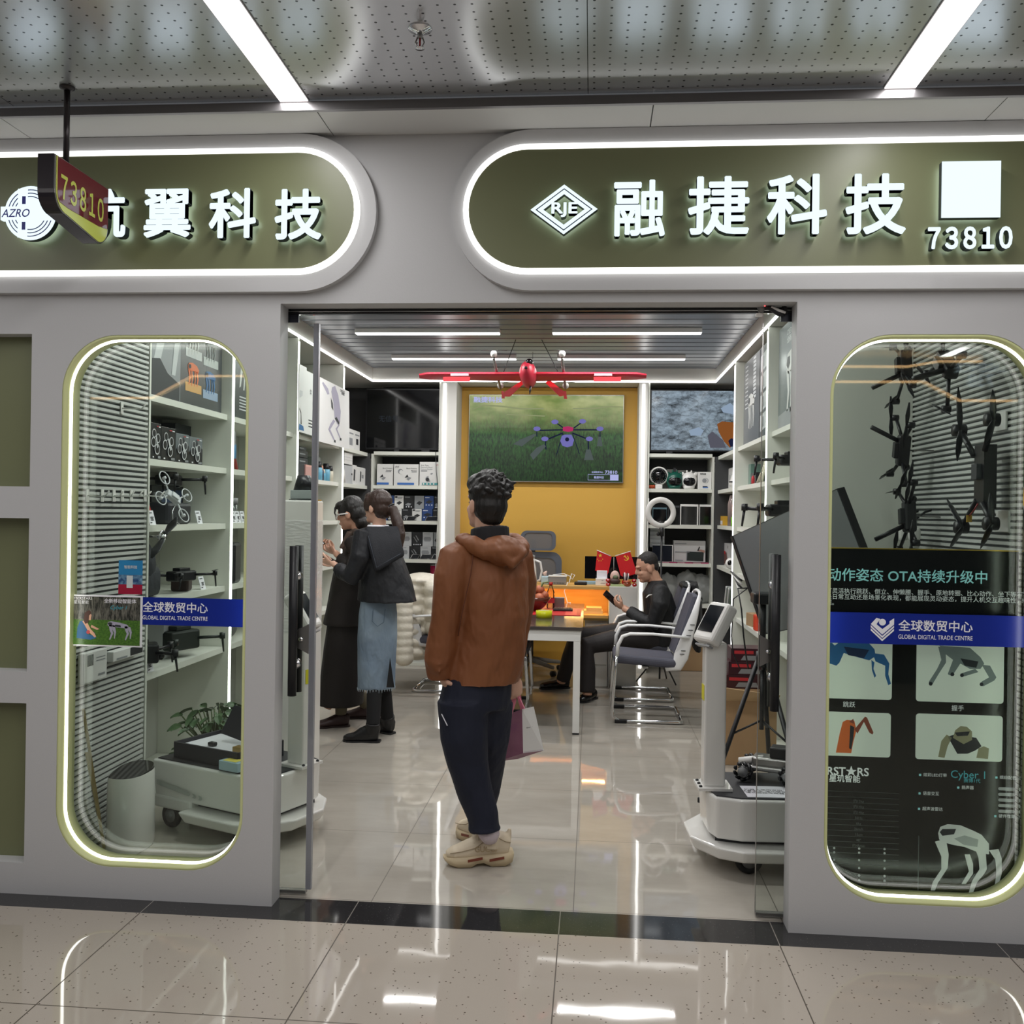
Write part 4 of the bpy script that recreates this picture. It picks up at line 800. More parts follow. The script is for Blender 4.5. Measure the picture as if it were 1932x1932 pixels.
MB().use(m_red, True).tube([f0+Vector((0, -.22, -.03)), f0+Vector((0, -.20, -.035)), f0+Vector((0, -.10, -.04)), f0+Vector((0, .1, -.04)), f0+Vector((0, .4, 0)), f0+Vector((0, .55, .03))], [(.012, .016), (.045, .055), (.066, .095), (.066, .1), (.04, .05), (.015, .02)], 20).build('fuselage', None, A)
MB().use(m_blackg, True).ell(f0+Vector((.016, -.13, .035)), (.03, .06, .03)).build('canopy', None, A)
MB().use(m_black, True).cyl(f0+Vector((-.004, -.215, -.02)), f0+Vector((-.004, -.232, -.022)), .012).build('nose_camera', None, A)
for s_, x0, x1 in ((-1, 950, 940), (1, 1063, 1070)):
    top, bot = pl(931.5 if s_ < 0 else 1060.5, 676, -.18), pl(944 if s_ < 0 else 1067, 733, .30)
    bm_ = MB().use(m_steel, True).cyl(top, bot, .011, n=10); bo = bm_.build('boom', None, A)
    for e, dz in ((top, .03), (bot, .02)):
        MB().use(m_wht, True).lathe([(.012, -.02), (.024, -.012), (.026, .012), (.018, .026)], e+Vector((0, 0, dz)), (0, 0, 1), 14).build('motor', None, bo)
        mb = MB().use(m_black, True); pc = e+Vector((0, 0, dz+.03)); 
        for g in (-1, 1): mb.tube([pc, pc+Vector((g*.05, .01, .004)), pc+Vector((g*.105, .018, .002))], [(.006, .003), (.014, .002), (.005, .001)], 8)
        mb.build('propeller', None, bo)
    MB().use(m_redt).prism([pl(x, y, .30) for x, y in (((986, 717), (990, 722), (962, 748), (950, 748), (948, 742)) if s_ < 0 else ((1029, 722), (1036, 716), (1066, 740), (1064, 746), (1056, 748)))], (0, .014, 0)).build('tail_fin', None, A)
    MB().use(m_redt).prism([pl(x, y, .29) for x, y in (((946, 738), (950, 738), (952, 751), (947, 751)) if s_ < 0 else ((1063, 738), (1068, 738), (1070, 752), (1064, 752)))], (0, .03, 0)).build('tail_tip', None, A)
    xa = (836, 887) if s_ < 0 else (1120, 1172)
    MB().use(m_redt).prism([pl(xa[0], 711, -.05), pl(xa[1], 711, -.05), pl(xa[1]-1, 719.5, -.05), pl(xa[0], 719.5, -.05)], (0, .012, 0)).build('aileron', None, A)
    xa = (850, 884) if s_ < 0 else (1121, 1155)
    MB().use(M('clear_tape', '#c9929a', .3)).prism([pl(xa[0], 704.5, -.052), pl(xa[1], 704.5, -.052), pl(xa[1], 709, -.052), pl(xa[0], 709, -.052)], (0, .01, 0)).build('servo_cover', None, A)
    MB().use(m_black, True).tube([pl(948 if s_ < 0 else 1056, 708, .1), PZ(973 if s_ < 0 else 1022, 641, 2.984)], .003, 6).build('hanging_wire', None, A)
MB().use(m_black, True).tube([pl(1001, 728, .0), pl(1000, 737, .0), pl(999.5, 744, .0)], [.008, .009, .003], 8).build('pitot_skid', None, A)
MB().use(m_black, True).tube([pl(1005, 678, .2), pl(1005, 664, .2)], .002, 6).build('antenna', None, A)
# ------------------------------------------------------------------ delivery robots
m_rob = M('robot_shell', '#e4e3df', .22, coat=.3); m_deck = M('robot_deck', '#2b2c30', .5); m_tyre = M('tyre', '#1b1b1d', .6); m_scr = M('robot_screen', '#0d1117', .06); m_ys = M('yellow_sticker', '#d6cf22', .4)
def robot(label, loc, rz, head_rz, extra, LL=.80):
    r = thing('service_robot', label, 'robot', loc, rz); R_ = Matrix.Translation(loc) @ Matrix.Rotation(rz, 4, 'Z'); w = lambda x, y, z: R_ @ Vector((x, y, z))
    outl = lambda g, L=LL: [(-L-g, -.23-g), (-.10, -.23-g), (.0, -.19-g*.8), (.035+g, -.10), (.035+g, .10), (.0, .19+g*.8), (-.10, .23+g), (-L-g, .23+g)]
    def slab(z0, z1, g0, g1, mat, name, bev=.012, L=None):
        A = [w(x, y, z0) for x, y in outl(g0, L or LL)]; B = [w(x, y, z1) for x, y in outl(g1, L or LL)]; mb = MB().use(mat)
        a = [mb.bm.verts.new(p) for p in A]; b = [mb.bm.verts.new(p) for p in B]; n = len(a); mb.face(a[::-1]); mb.face(b)
        for i in range(n): mb.face([a[i], a[(i+1) % n], b[(i+1) % n], b[i]])
        if bev: bmesh.ops.bevel(mb.bm, geom=list(mb.bm.edges), offset=bev, segments=3, affect='EDGES', profile=.5)
        return mb.build(name, None, r, smooth=False)
    slab(.145, .328, -.012, 0, m_rob, 'body'); slab(.3283, .334, -.02, -.022, m_deck, 'deck', 0)
    slab(.072, .128, .045, .07, m_rob, 'bumper', .012, .38); MB().use(m_rob).box((-.13, -.228, -.03), (.13, .228, .03), .01, R_.to_3x3(), w(-LL+.135, 0, .13)).build('side_skirt', None, r); slab(.118, .15, -.05, -.05, m_deck, 'chassis', 0)
    for x, y in ((-.14, -.19), (-.14, .19), (.10-LL, -.19), (.10-LL, .19)):
        d = (R_.to_3x3() @ Vector((0, 1, 0)))
        wh = MB().use(m_tyre, True).torus(w(x, y, .061), .044, .0165, d, 24, 10).build('wheel', None, r); MB().use(m_grey, True).lathe([(.034, -.012), (.036, .012)], w(x, y, .061), d, 20).lathe([(.012, -.02), (.012, .02)], w(x, y, .061), d, 12).build('hub', None, wh)
    MB().use(m_black).box((-.05, -.006, -.014), (.05, .006, .014), .005, R_.to_3x3() @ Matrix.Rotation(-.5, 3, 'Z'), w(-.03, -.213, .19)).build('sensor_slot', None, r)
    cx, cy = -.005, .05
    mb = MB().use(m_rob).box((-.048, -.042, 0), (.048, .042, .64), .008, R_.to_3x3(), w(cx, cy, .665)); co_ = mb.build('column', None, r)
    MB().use(m_rob).box((-.075, -.075, 0), (.075, .075, .012), 0, R_.to_3x3(), w(cx, cy, .341)).build('foot_plate', None, co_)
    for a in (-.05, 0, .05): MB().use(m_black, True).ell(w(cx+.062, cy+a, .35), (.008, .008, .006), n=10, m=6).build('bolt', None, co_)
    if extra: pass; MB().use(m_ys).box((-.0008, -.03, -.034), (.0008, .03, .034), 0, R_.to_3x3(), w(cx+.0495, cy, .76)).build('warning_sticker', None, co_)
    H = Matrix.Rotation(rz+head_rz, 3, 'Z') @ Matrix.Rotation(math.radians(-32), 3, 'Y'); hc = w(cx+.0, cy, 1.065)
    h = MB().use(m_rob).box((-.033, -.072, -.10), (.033, .072, .10), .020, H, hc, 3).build('tablet_head', None, r)
    o = hc+H @ Vector((.0342, 0, .010)); MB().use(m_scr).box((-.001, -.050, -.066), (.001, .050, .066), 0, H, o).build('screen', None, h)
    MB().use(m_grey).box((-.012, -.05, -.004), (.012, .05, .004), 0, H, hc+H @ Vector((0.0, 0, -.112))).build('speaker_slot', None, h)
    return r, w
RB, wr_ = robot('white service robot with tilted screen beside right glass door', (.55, .76, 0), math.radians(183), math.radians(28), True)
LB, wl_ = robot('white service robot behind left pillar, its body showing through left window', (-1.385, .775, 0), math.radians(-24), math.radians(16), True, .70)
# decorations on the left robot's side panel facing the window
mb = MB().use(M('robot_stripe', '#b4b8b2', .4)); P_ = lambda x, z: wl_(x, -.2335, z)
mb.poly([P_(-.66, .235), (P_(-.44, .205)), P_(-.43, .195), P_(-.44, .185), P_(-.66, .212)]); mb.poly([P_(-.42, .203), P_(-.40, .201), P_(-.39, .19), P_(-.40, .18), P_(-.42, .182), P_(-.41, .192)]); mb.poly([P_(-.38, .20), P_(-.36, .198), P_(-.35, .188), P_(-.36, .177), P_(-.38, .178), P_(-.37, .188)]); mb.build('arrow_stripe', None, LB)
mb = MB().use(m_wp).box((-.10, -.085, -.0006), (.10, .085, .0006), 0, Matrix.Rotation(math.radians(3), 3, 'Z'), (.785, .66, .3352)); nt_ = mb.build('info_label', None, RB)
mb = MB(); mb.text('机器人使用说明\n注意安全 请勿攀爬\n请勿遮挡传感器', (.775, .66, .3362), X1, (0, 1, 0), .024, m_dogd); mb.build('label_text', None, nt_)
# ------------------------------------------------------------------ goods on the shelves
def pk(kind, f, xa, xb, z0, h, d, mat, label, prints=(), name='product_box', cat='box', group=None, tilt=0.0, yref=900, bev=.002, build=True, th=None):
    if kind == 'B': a, b = PY(xa, yref, f).x, PY(xb, yref, f).x; lo, hi = (a, f, z0), (b, f+d, z0+h); q = lambda u, v, k: Vector((a+(b-a)*u, f-.0006*k, z0+h*v)); r = Vector((1, 0, 0)); w = b-a
    elif kind == 'L': a, b = PX(xa, yref, f).y, PX(xb, yref, f).y; lo, hi = (f-d, a, z0), (f, b, z0+h); q = lambda u, v, k: Vector((f+.0006*k, a+(b-a)*u, z0+h*v)); r = Vector((0, 1, 0)); w = b-a
    else: a, b = PX(xa, yref, f).y, PX(xb, yref, f).y; lo, hi = (f, b, z0), (f+d, a, z0+h); q = lambda u, v, k: Vector((f-.0006*k, a+(b-a)*u, z0+h*v)); r = Vector((0, -1, 0)); w = a-b
    mb = MB().use(mat).box(lo, hi, bev)
    for k, p in enumerate(prints):
        if p[0] == 't': mb.text(p[2], q(p[3], p[4], k+1), r, Z1, 1, p[1], None, bold=.012, width=w*p[5])
        elif p[0] == 'p':
            mb.use(p[1]).poly([q(u, v, k+1) for u, v in p[2]])
        elif p[0] == 'o':   # disc (mat, u, v, radius in m)
            c = q(p[2], p[3], k+1); mb.use(p[1]).poly([c+r*(p[4]*math.cos(j*.524))+Z1*(p[4]*math.sin(j*.524)) for j in range(12)])
        else: m_, u0, v0, u1, v1 = p; mb.use(m_).poly([q(u0, v0, k+1), q(u1, v0, k+1), q(u1, v1, k+1), q(u0, v1, k+1)])
    return mb.build(name, None, None, label, cat, group) if build else mb
g_w = M('carton_white', '#dcdcda', .5); g_k = M('carton_black', '#17191e', .35); g_g = M('carton_grey', '#8d9194', .5); g_b = M('carton_blue', '#27457e', .4); g_dg = M('carton_charcoal', '#33363b', .5)
p_k, p_g, p_b, p_t, p_w, p_r = M('ink_black', '#25272b', .5), M('ink_grey', '#8b8e92', .5), M('ink_blue', '#3a6bb4', .5), M('ink_teal', '#3f8f92', .5), m_wp, M('ink_red', '#c03038', .5)
G = 'boxes on the back left shelves'
Y0 = YB+.045
pk('B', Y0, 711, 741, 1.8105, .214, .26, g_w, 'white box with blue band, leftmost of three on back left shelf under black television', [('t', p_k, 'Blood Pressure', .66, .80, .6), ('t', p_k, 'Monitor', .75, .70, .36), (p_g, .55, .62, .9, .655), ('p', p_k, [(.18, .36), (.35, .52), (.42, .40)]), ('p', p_g, [(.30, .32), (.45, .40), (.58, .36), (.40, .24)]), (p_b, .0, .03, .76, .13), ], group=G)
pk('B', Y0, 743, 789.5, 1.8105, .214, .26, g_w, 'wide white box with blue band, middle of three on back left shelf', [('t', p_k, 'Blood Pressure', .72, .80, .42), ('t', p_k, 'Monitor', .82, .70, .24), (p_g, .72, .62, .93, .655), ('o', p_g, .27, .66, .026), ('o', g_w, .30, .63, .02), ('p', p_k, [(.44, .36), (.55, .52), (.60, .40)]), ('p', p_g, [(.52, .32), (.62, .40), (.72, .36), (.60, .24)]), (p_b, .15, .03, .83, .13), ('t', p_k, 'phof', .14, .88, .15)], group=G)
pk('B', Y0-.004, 791.5, 831.5, 1.8105, .24, .26, g_w, 'taller white box with teal icon strip, rightmost of three on back left shelf', [('t', p_k, 'Arm Type', .24, .85, .36), ('t', p_g, 'Electronic Blood', .33, .77, .54), ('t', p_g, 'Pressure Monitor', .34, .69, .56), (p_g, .07, .60, .36, .64), ('o', p_g, .42, .28, .030), ('o', p_k, .38, .26, .018), ('p', g_w, [(.42, .38), (.6, .52), (.72, .48), (.70, .30), (.50, .20)]), ('p', p_g, [(.5, .5), (.6, .55), (.64, .5), (.55, .46)]), (p_t, .12, .03, .94, .12), ('o', g_w, .2, .075, .008), ('o', g_w, .36, .075, .008), ('o', g_w, .52, .075, .008), ('o', g_w, .68, .075, .008), ('t', p_r, 'phof', .87, .88, .14)], group=G)
kinds = {'w': (g_w, [('p', p_k, [(.2, .42), (.55, .58), (.85, .46), (.5, .28)]), (p_k, .06, .82, .32, .95), (p_g, .36, .84, .9, .88), (p_g, .36, .76, .8, .80)], 'white box with black device'),
 'k': (g_k, [('p', p_g, [(.1, .3), (.4, .45), (.75, .38), (.5, .18)]), (p_g, .08, .86, .6, .91), ('o', p_w, .25, .14, .006), ('o', p_w, .5, .14, .006), ('o', p_w, .75, .14, .006)], 'black box with grey print'),
 'b': (g_b, [(p_w, .08, .84, .55, .89), ('o', p_w, .2, .3, .006), ('o', p_w, .5, .3, .006), ('o', p_w, .8, .3, .006), ('p', p_k, [(.1, .5), (.5, .68), (.9, .56), (.5, .4)])], 'blue box with white dots'),
 'g': (g_g, [('p', p_k, [(.2, .42), (.5, .6), (.85, .5), (.55, .28)]), (p_g, .1, .84, .6, .9)], 'grey box with dark device'),
 'l': (M('carton_pale', '#b9bcbf', .5), [('p', p_g, [(.12, .55), (.2, .68), (.75, .68), (.85, .5), (.75, .35), (.18, .35)]), (p_g, .1, .86, .7, .9)], 'pale box with grey device'),
 'c': (g_k, [('p', p_g, [(.15, .65), (.2, .68), (.55, .3), (.5, .27)]), ('p', p_g, [(.35, .75), (.42, .77), (.7, .45), (.62, .4)]), ('o', p_w, .2, .12, .006), ('o', p_w, .42, .12, .006), ('o', p_w, .62, .12, .006), ('o', p_w, .84, .12, .006)], 'black box with white cable print')}
def row(z, h, items, what, dy=0.0, d=.09):
    for i, (x0, x1, k) in enumerate(items):
        m_, pr, l = kinds[k]; pk('B', Y0+.07+dy, x0, x1, z, h, d, m_, '%s, %s in %s' % (l, ORD[i], what), pr, group=what)
ORD = ['first from left', 'second from left', 'third from left', 'fourth from left', 'fifth from left', 'sixth from left', 'seventh from left', 'eighth from left']
zt = 1.4555
row(zt, .122, [(722, 731.5, 'b'), (732.5, 742, 'k'), (743, 758.5, 'w'), (759.5, 777.5, 'k'), (778.5, 796.5, 'w'), (797.5, 817, 'b'), (818, 830, 'k')], 'lower row, back left third shelf')
row(zt+.1225, .132, [(718, 728, 'w'), (731, 744, 'b'), (745, 762, 'w'), (763, 781.5, 'k'), (782.5, 800.5, 'g'), (801.5, 819, 'b'), (820, 830, 'k')], 'upper row, back left third shelf')
zt = 1.0705
row(zt, .128, [(738, 756, 'k'), (757, 774, 'l'), (775, 794, 'c'), (795, 815, 'l'), (816.5, 830, 'k')], 'lower row, back left fourth shelf')
row(zt+.1285, .142, [(738, 757, 'l'), (758.5, 778, 'l'), (779, 798, 'c'), (799, 818.5, 'l'), (819.5, 830, 'g')], 'upper row, back left fourth shelf')
def stand(x0, x1, z, label):   # low display stand in front of the boxes
    a, b = PY(x0, 1000, YB+.05).x, PY(x1, 1000, YB+.05).x; t = thing('display_stand', label, 'stand', ((a+b)/2, YB+.06, z), group='phone stands on the back left shelves')
    mb = MB().use(m_steel, True).tube([(a, YB+.04, z+.004), (b, YB+.04, z+.004), (b+.012, YB+.10, z+.045), (a+.012, YB+.10, z+.045), (a, YB+.04, z+.004)], .0032, 6); mb.build('wire_frame', None, t)
    MB().use(g_k).prism([Vector((a+.004, YB+.045, z+.008)), Vector((b-.004, YB+.045, z+.008)), Vector((b+.008, YB+.098, z+.044)), Vector((a+.016, YB+.098, z+.044))], (0, .004, -.003)).build('device', None, t)
stand(766, 782, 1.4555, 'dark device on wire stand, left one on back left third shelf'); stand(802, 824, 1.4555, 'dark device on wire stand, right one on back left third shelf')
stand(775, 789, 1.0705, 'dark device on wire stand, left one on back left fourth shelf'); stand(793, 813, 1.0705, 'dark device on wire stand, middle one on back left fourth shelf'); stand(815, 828, 1.0705, 'dark device on wire stand, right one on back left fourth shelf')
mb = MB().use(M('magenta_drum', '#9b1440', .35), True); c = PY(820, 1090, YB+.12); mb.lathe([(.045, .701), (.045, 1.005)], (c.x, c.y, 0), n=24).use(m_grey).lathe([(.046, 1.0055), (.046, 1.02), (.03, 1.022)], (c.x, c.y, 0), n=24); tag(mb.build('tube_container'), 'upright magenta tube on back left bottom shelf', 'tube')
tag(MB().use(M('burgundy_cloth', '#4f1020', .8, bump=(20, .6)), True).ell((-1.74, YB+.2, .80), (.13, .11, .10)).build('folded_bag'), 'dark red bag lying beside magenta tube', 'bag')
mb = MB().use(m_black, True).tube([PY(822, 848, YB+.02), PY(823, 890, YB+.02), PY(826, 915, YB+.02), PY(824, 940, YB+.02), PY(827, 970, YB+.02)], .003, 6).use(m_wht).tube([PY(827, 970, YB+.02), PY(824, 1010, YB+.015), PY(823, 1060, YB-.01), PY(818, 1105, YB-.02)], .003, 6); tag(mb.build('power_cable'), 'cable hanging down in front of back left shelves', 'cable')
# far left corner bay
pk('L', XL-.06, 652, 668.5, 2.131, .19, .14, g_w, 'left one of two tall white boxes on top shelf at the far left corner', [(p_g, .1, .75, .9, .82), (p_g, .4, .2, .8, .55)], yref=820, group='white boxes in the far left corner')
pk('L', XL-.06, 669, 679, 2.131, .19, .14, g_w, 'right one of two tall white boxes on top shelf at the far left corner', [(p_g, .1, .75, .9, .82), (p_k, .3, .3, .7, .6)], yref=820, group='white boxes in the far left corner')
for k, (x0, x1, z, h, l, pr) in enumerate(((649.5, 665, 1.9805, .105, 'upper stacked white carton', [(p_g, 0, .35, 1, .37), (p_g, 0, .6, 1, .62)]), (649.5, 665, 1.8105, .169, 'lower stacked grey carton', [(p_k, .85, .5, 1, .6)]), (665.5, 673, 1.8105, .185, 'narrow white shaver box', [('p', p_k, [(.2, .2), (.6, .2), (.7, .75), (.3, .8)])]), (674, 688, 1.8105, .175, 'white shaver box with grey print', [('p', p_k, [(.35, .2), (.5, .2), (.55, .75), (.4, .8)]), (p_g, .6, .4, .85, .6)]), (688.5, 697, 1.8105, .172, 'last white shaver box', [('p', p_g, [(.3, .2), (.6, .2), (.7, .7), (.4, .75)])]))):
    pk('L', XL-.05, x0, x1, z if z > 1.9 else 1.8005, h, .12, g_w if k != 1 else M('carton_pale'), l+' on second shelf at the far left corner', pr, yref=880, group='white boxes in the far left corner')
c = PX(652, 900, XL-.055); tag(MB().use(m_wht, True).tube([(XL-.032, 4.82, 1.801), (XL-.032, 4.82, 1.90), (XL-.032, 4.82, 1.94)], [.03, .022, .012], 14).build('white_device'), 'small white tapered device in front of grey carton, far left corner', 'device')
for k, (x0, x1) in enumerate(((650, 662), (662.5, 670))): pk('L', XL-.08, x0, x1, 1.4605, .15, .1, g_dg if k == 0 else g_g, ('dark' if k == 0 else 'grey')+' box on third shelf at the far left corner', [(p_g, .1, .8, .9, .84)], yref=940, group='white boxes in the far left corner')
# bay with the white posters
for k, (m_, z, h) in enumerate(((g_k, 1.965, .055), (g_dg, 1.91, .05), (g_k, 2.0205, .03))): pk('L', XL-.07, 564.5, 581 if k < 2 else 578, z, h, .16, m_, ['dark flat box in the middle of the stack, left wall second shelf', 'dark flat box at the bottom of the stack, left wall second shelf', 'dark flat box on top of the stack, left wall second shelf'][k], [(p_g, .05, .4, .7, .6)], yref=850, group='flat dark boxes')
pk('L', XL-.06, 564, 576.5, 1.8005, .109, .14, g_dg, 'charcoal case carrying the stack of flat boxes, left wall second shelf', yref=880, name='storage_case', cat='case'); pk('L', XL-.05, 577, 590, 1.8005, .11, .12, M('pink_case', '#cf9d98', .45), 'pink case on left wall second shelf', [(M('pink_lid', '#e5aca2', .45), 0, .86, 1, 1)], name='storage_case', cat='case', yref=880)
pk('L', XL-.10, 598, 605, 1.8005, .20, .1, M('case_green', '#76807a', .4), 'grey green packed case beside glass door edge, left wall second shelf', [(p_k, .3, .3, .9, .8)], yref=860)
def bottle(c, r, h, m1, m2, label):
    t = thing('bottle', label, 'bottle', c, group='small bottles on left wall second shelf'); c = Vector(c)
    MB().use(m1, True).lathe([(r, 0), (r, h*.66), (r*.85, h*.68)], c, n=16).build('body', None, t); MB().use(m2, True).lathe([(r*.8, h*.682), (r*.85, h*.70), (r*.7, h)], c, n=16).build('cap', None, t)
m_sky, m_pch, m_cream = M('bottle_blue', '#6fb2cf', .3), M('bottle_peach', '#c98a6b', .4), M('bottle_cream', '#d9d3c0', .4)
for px, r, h, a, b, l in ((600.5, .035, .16, m_sky, m_black, 'blue bottle with black cap, first right of glass door edge'), (605.5, .026, .13, M('bottle_navy', '#2c3d55', .4), m_pch, 'navy bottle with peach cap'), (609.5, .022, .10, m_sky, m_cream, 'small blue bottle with cream cap'), (615, .035, .155, m_sky, m_black, 'blue bottle with tall black cap, behind the cream one'), (622.5, .03, .14, m_cream, m_black, 'cream bottle with black cap, last in the row')):
    y = PX(px, 890, XL-.09).y; bottle((XL-.09, y, 1.8005), r, h, a, b, l)
cols = [M('toy_%d' % i, c, .4) for i, c in enumerate(('#88a534', '#2a4f8f', '#b8432f', '#d0b02f', '#20242a', '#5f8fbf', '#d9d9d2', '#7a3f86'))]
for i in range(16):
    y = 3.50+.052*i; m1 = cols[(i*5) % 8]
    tag(MB().use(m1).obox((XL-.075, y, 1.4605+.034), (.02, .04, .062), 0, .003, 0, 0).use(m_black).obox((XL-.064, y, 1.4605+.045), (.003, .026, .02)).build('toy_car'), 'small %s packed toy, number %s in the row on left wall third shelf' % (('green', 'blue', 'red', 'yellow', 'black', 'pale blue', 'white', 'purple')[(i*5) % 8], ('one', 'two', 'three', 'four', 'five', 'six', 'seven', 'eight', 'nine', 'ten', 'eleven', 'twelve', 'thirteen', 'fourteen', 'fifteen', 'sixteen')[i]), 'toy', 'colourful packed toys')
for i in range(6):
    y = 3.62+.11*i
    t = thing('small_drone', 'tiny dark drone behind colourful toys, %s from the entrance' % ('first', 'second', 'third', 'fourth', 'fifth', 'sixth')[i], 'drone', (XL-.14, y, 1.462), group='tiny drones behind toys')
    MB().use(m_black).obox((XL-.14, y, 1.50), (.03, .05, .03), 0, .006).obox((XL-.14, y, 1.4755), (.02, .02, .027)).build('body', None, t); mb = MB().use(m_steel, True)
    for s_ in (-1, 1): mb.tube([(XL-.14, y, 1.505), (XL-.13, y+s_*.045, 1.545)], .003, 6)
    mb.build('antenna', None, t)
pk('L', XL-.08, 583, 592, 1.0755, .17, .1, M('case_navy', '#252c4c', .4), 'dark blue box on left wall fourth shelf beside the white tower', yref=1020); pk('L', XL-.12, 593, 606, 1.0755, .17, .08, M('carton_pale'), 'pale box with green device print, left wall fourth shelf', [('p', M('ink_green', '#4d8f62', .5), [(.3, .15), (.65, .15), (.65, .85), (.3, .85)])], yref=1020)
for i in range(5): tag(MB().use((m_black, m_chrome, p_r)[i % 3]).obox((XL-.08, 3.72+.13*i, 1.0755+.02), (.05, .07, .04), .3*i, .006).build('gadget'), 'small %s gadget, %s on left wall fourth shelf' % (('black', 'chrome', 'red')[i % 3], ORD[i]), 'gadget', 'gadgets on left wall fourth shelf')
t = thing('massager', 'glossy white massager standing on left wall bottom shelf', 'massager', (XL-.1, 3.82, .7005)); c = Vector((XL-.10, 3.82, .70))
MB().use(m_wht, True).tube([c+Vector((0, .06, .02)), c+Vector((0, .02, .03)), c+Vector((0, -.06, .12)), c+Vector((0, -.05, .24)), c+Vector((0, .03, .30)), c+Vector((0, .09, .27))], [.03, .045, .05, .055, .05, .03], 16).build('shell', None, t); MB().use(m_black, True).torus(c+Vector((.03, .03, .20)), .04, .01, (1, 0, 0)).build('massage_head', None, t)
tag(MB().use(M('teal_box', '#2f6a6a', .4)).obox((XL-.25, 3.60, .7005+.15), (.2, .2, .30), 0, .004).build('product_box'), 'teal box behind glossy white massager', 'box')
# goods behind the left window
m_dpic = M('print_ring', '#c9ccd0', .4)
for k, (x0, x1, m_, h, l) in enumerate(((284, 303.5, g_k, .195, 'black drone box at left end, second shelf behind left window'), (304, 331.5, g_k, .185, 'black drone box second from left, behind left window'), (332, 356.5, M('carton_photo', '#6d7478', .4), .165, 'drone box with grey mountains, third from left behind left window'), (357, 382, M('carton_photo'), .160, 'drone box with grey mountains, fourth from left behind left window'))):
    pr = []
    if k > 1: pr += [(g_k, 0, 0, 1, .45), ('p', g_dg, [(.0, .45), (.2, .62), (.4, .7), (.55, .9), (.75, .66), (1, .6), (1, .45)])]
    for du, dv, r in ((-.18, .22, .024), (.2, .1, .026), (-.28, -.02, .027), (.08, -.2, .030)): pr += [('o', m_dpic, .5+du*.95, .5+dv, r), ('o', g_k if k < 2 else g_dg, .5+du*.95, .5+dv, r*.78)]
    pr += [('p', m_dpic, [(.38, .66), (.48, .68), (.66, .36), (.56, .32)]), (p_r, .5, .9, .66, .93), (p_w, .68, .89, .84, .92), (p_w, .1, .06, .2, .1), (p_g, .6, .05, .85, .12)]
    pk('L', XL-.075, x0, x1, 1.8005, h, .10, m_, l, pr, yref=840, group='drone boxes behind left window')
pk('L', XL-.20, 384, 404, 1.8005, .20, .10, g_k, 'plain black box right of drone boxes, with lime tag', [(M('lime_tag', '#a9b83c', .4), .25, .5, .75, .78)], yref=840)
pk('L', XL-.26, 330, 398, 1.8005, .255, .12, g_dg, 'wide dark box behind drone boxes, left window', [(p_g, .55, .85, .7, .9)], yref=830)
def pricetag(x, y, z, label, side='L'):
    s = 1 if side == 'L' else -1; c = Vector((x, y, z)); t = thing('price_tag', label, 'price tag', c, group='price tags behind left window')
    MB().use(m_wp).prism([c+Vector((0, -.035, 0)), c+Vector((0, .035, 0)), c+Vector((-.02*s, .035, .075)), c+Vector((-.02*s, -.035, .075))], (-.003*s, 0, 0)).build('card', None, t)
    mb = MB().use(p_k)
    for v, u0, u1 in ((.8, .1, .7), (.5, .3, .8), (.4, .3, .7), (.3, .3, .75), (.12, .1, .4)): mb.poly([c+Vector((.0012-.02*v+.0, -.035+.07*u, .075*v+dv)) for u, dv in ((u0, 0), (u1, 0), (u1, .005), (u0, .005))])
    mb.build('printed_lines', None, t)
for px, z, l in ((378, 1.4605, 'white price tag right of black cased drone, third shelf behind left window'), (289, 1.4605, 'white price tag at left end of third shelf behind left window'), (386, 1.0755, 'white price tag right of folded drone, fourth shelf behind left window'), (289, .7005, 'white price tag at left end of bottom shelf behind left window')): pricetag(XL-.045, PX(px, 1000, XL-.045).y, z, l)
for i, (px, l) in enumerate(((444, 'first price tag right of vertical light, left window'), (452, 'second price tag right of vertical light, left window'), (461, 'third price tag right of vertical light, left window'))): pricetag(XL-.045, PX(px, 970, XL-.045).y, 1.4605, l)
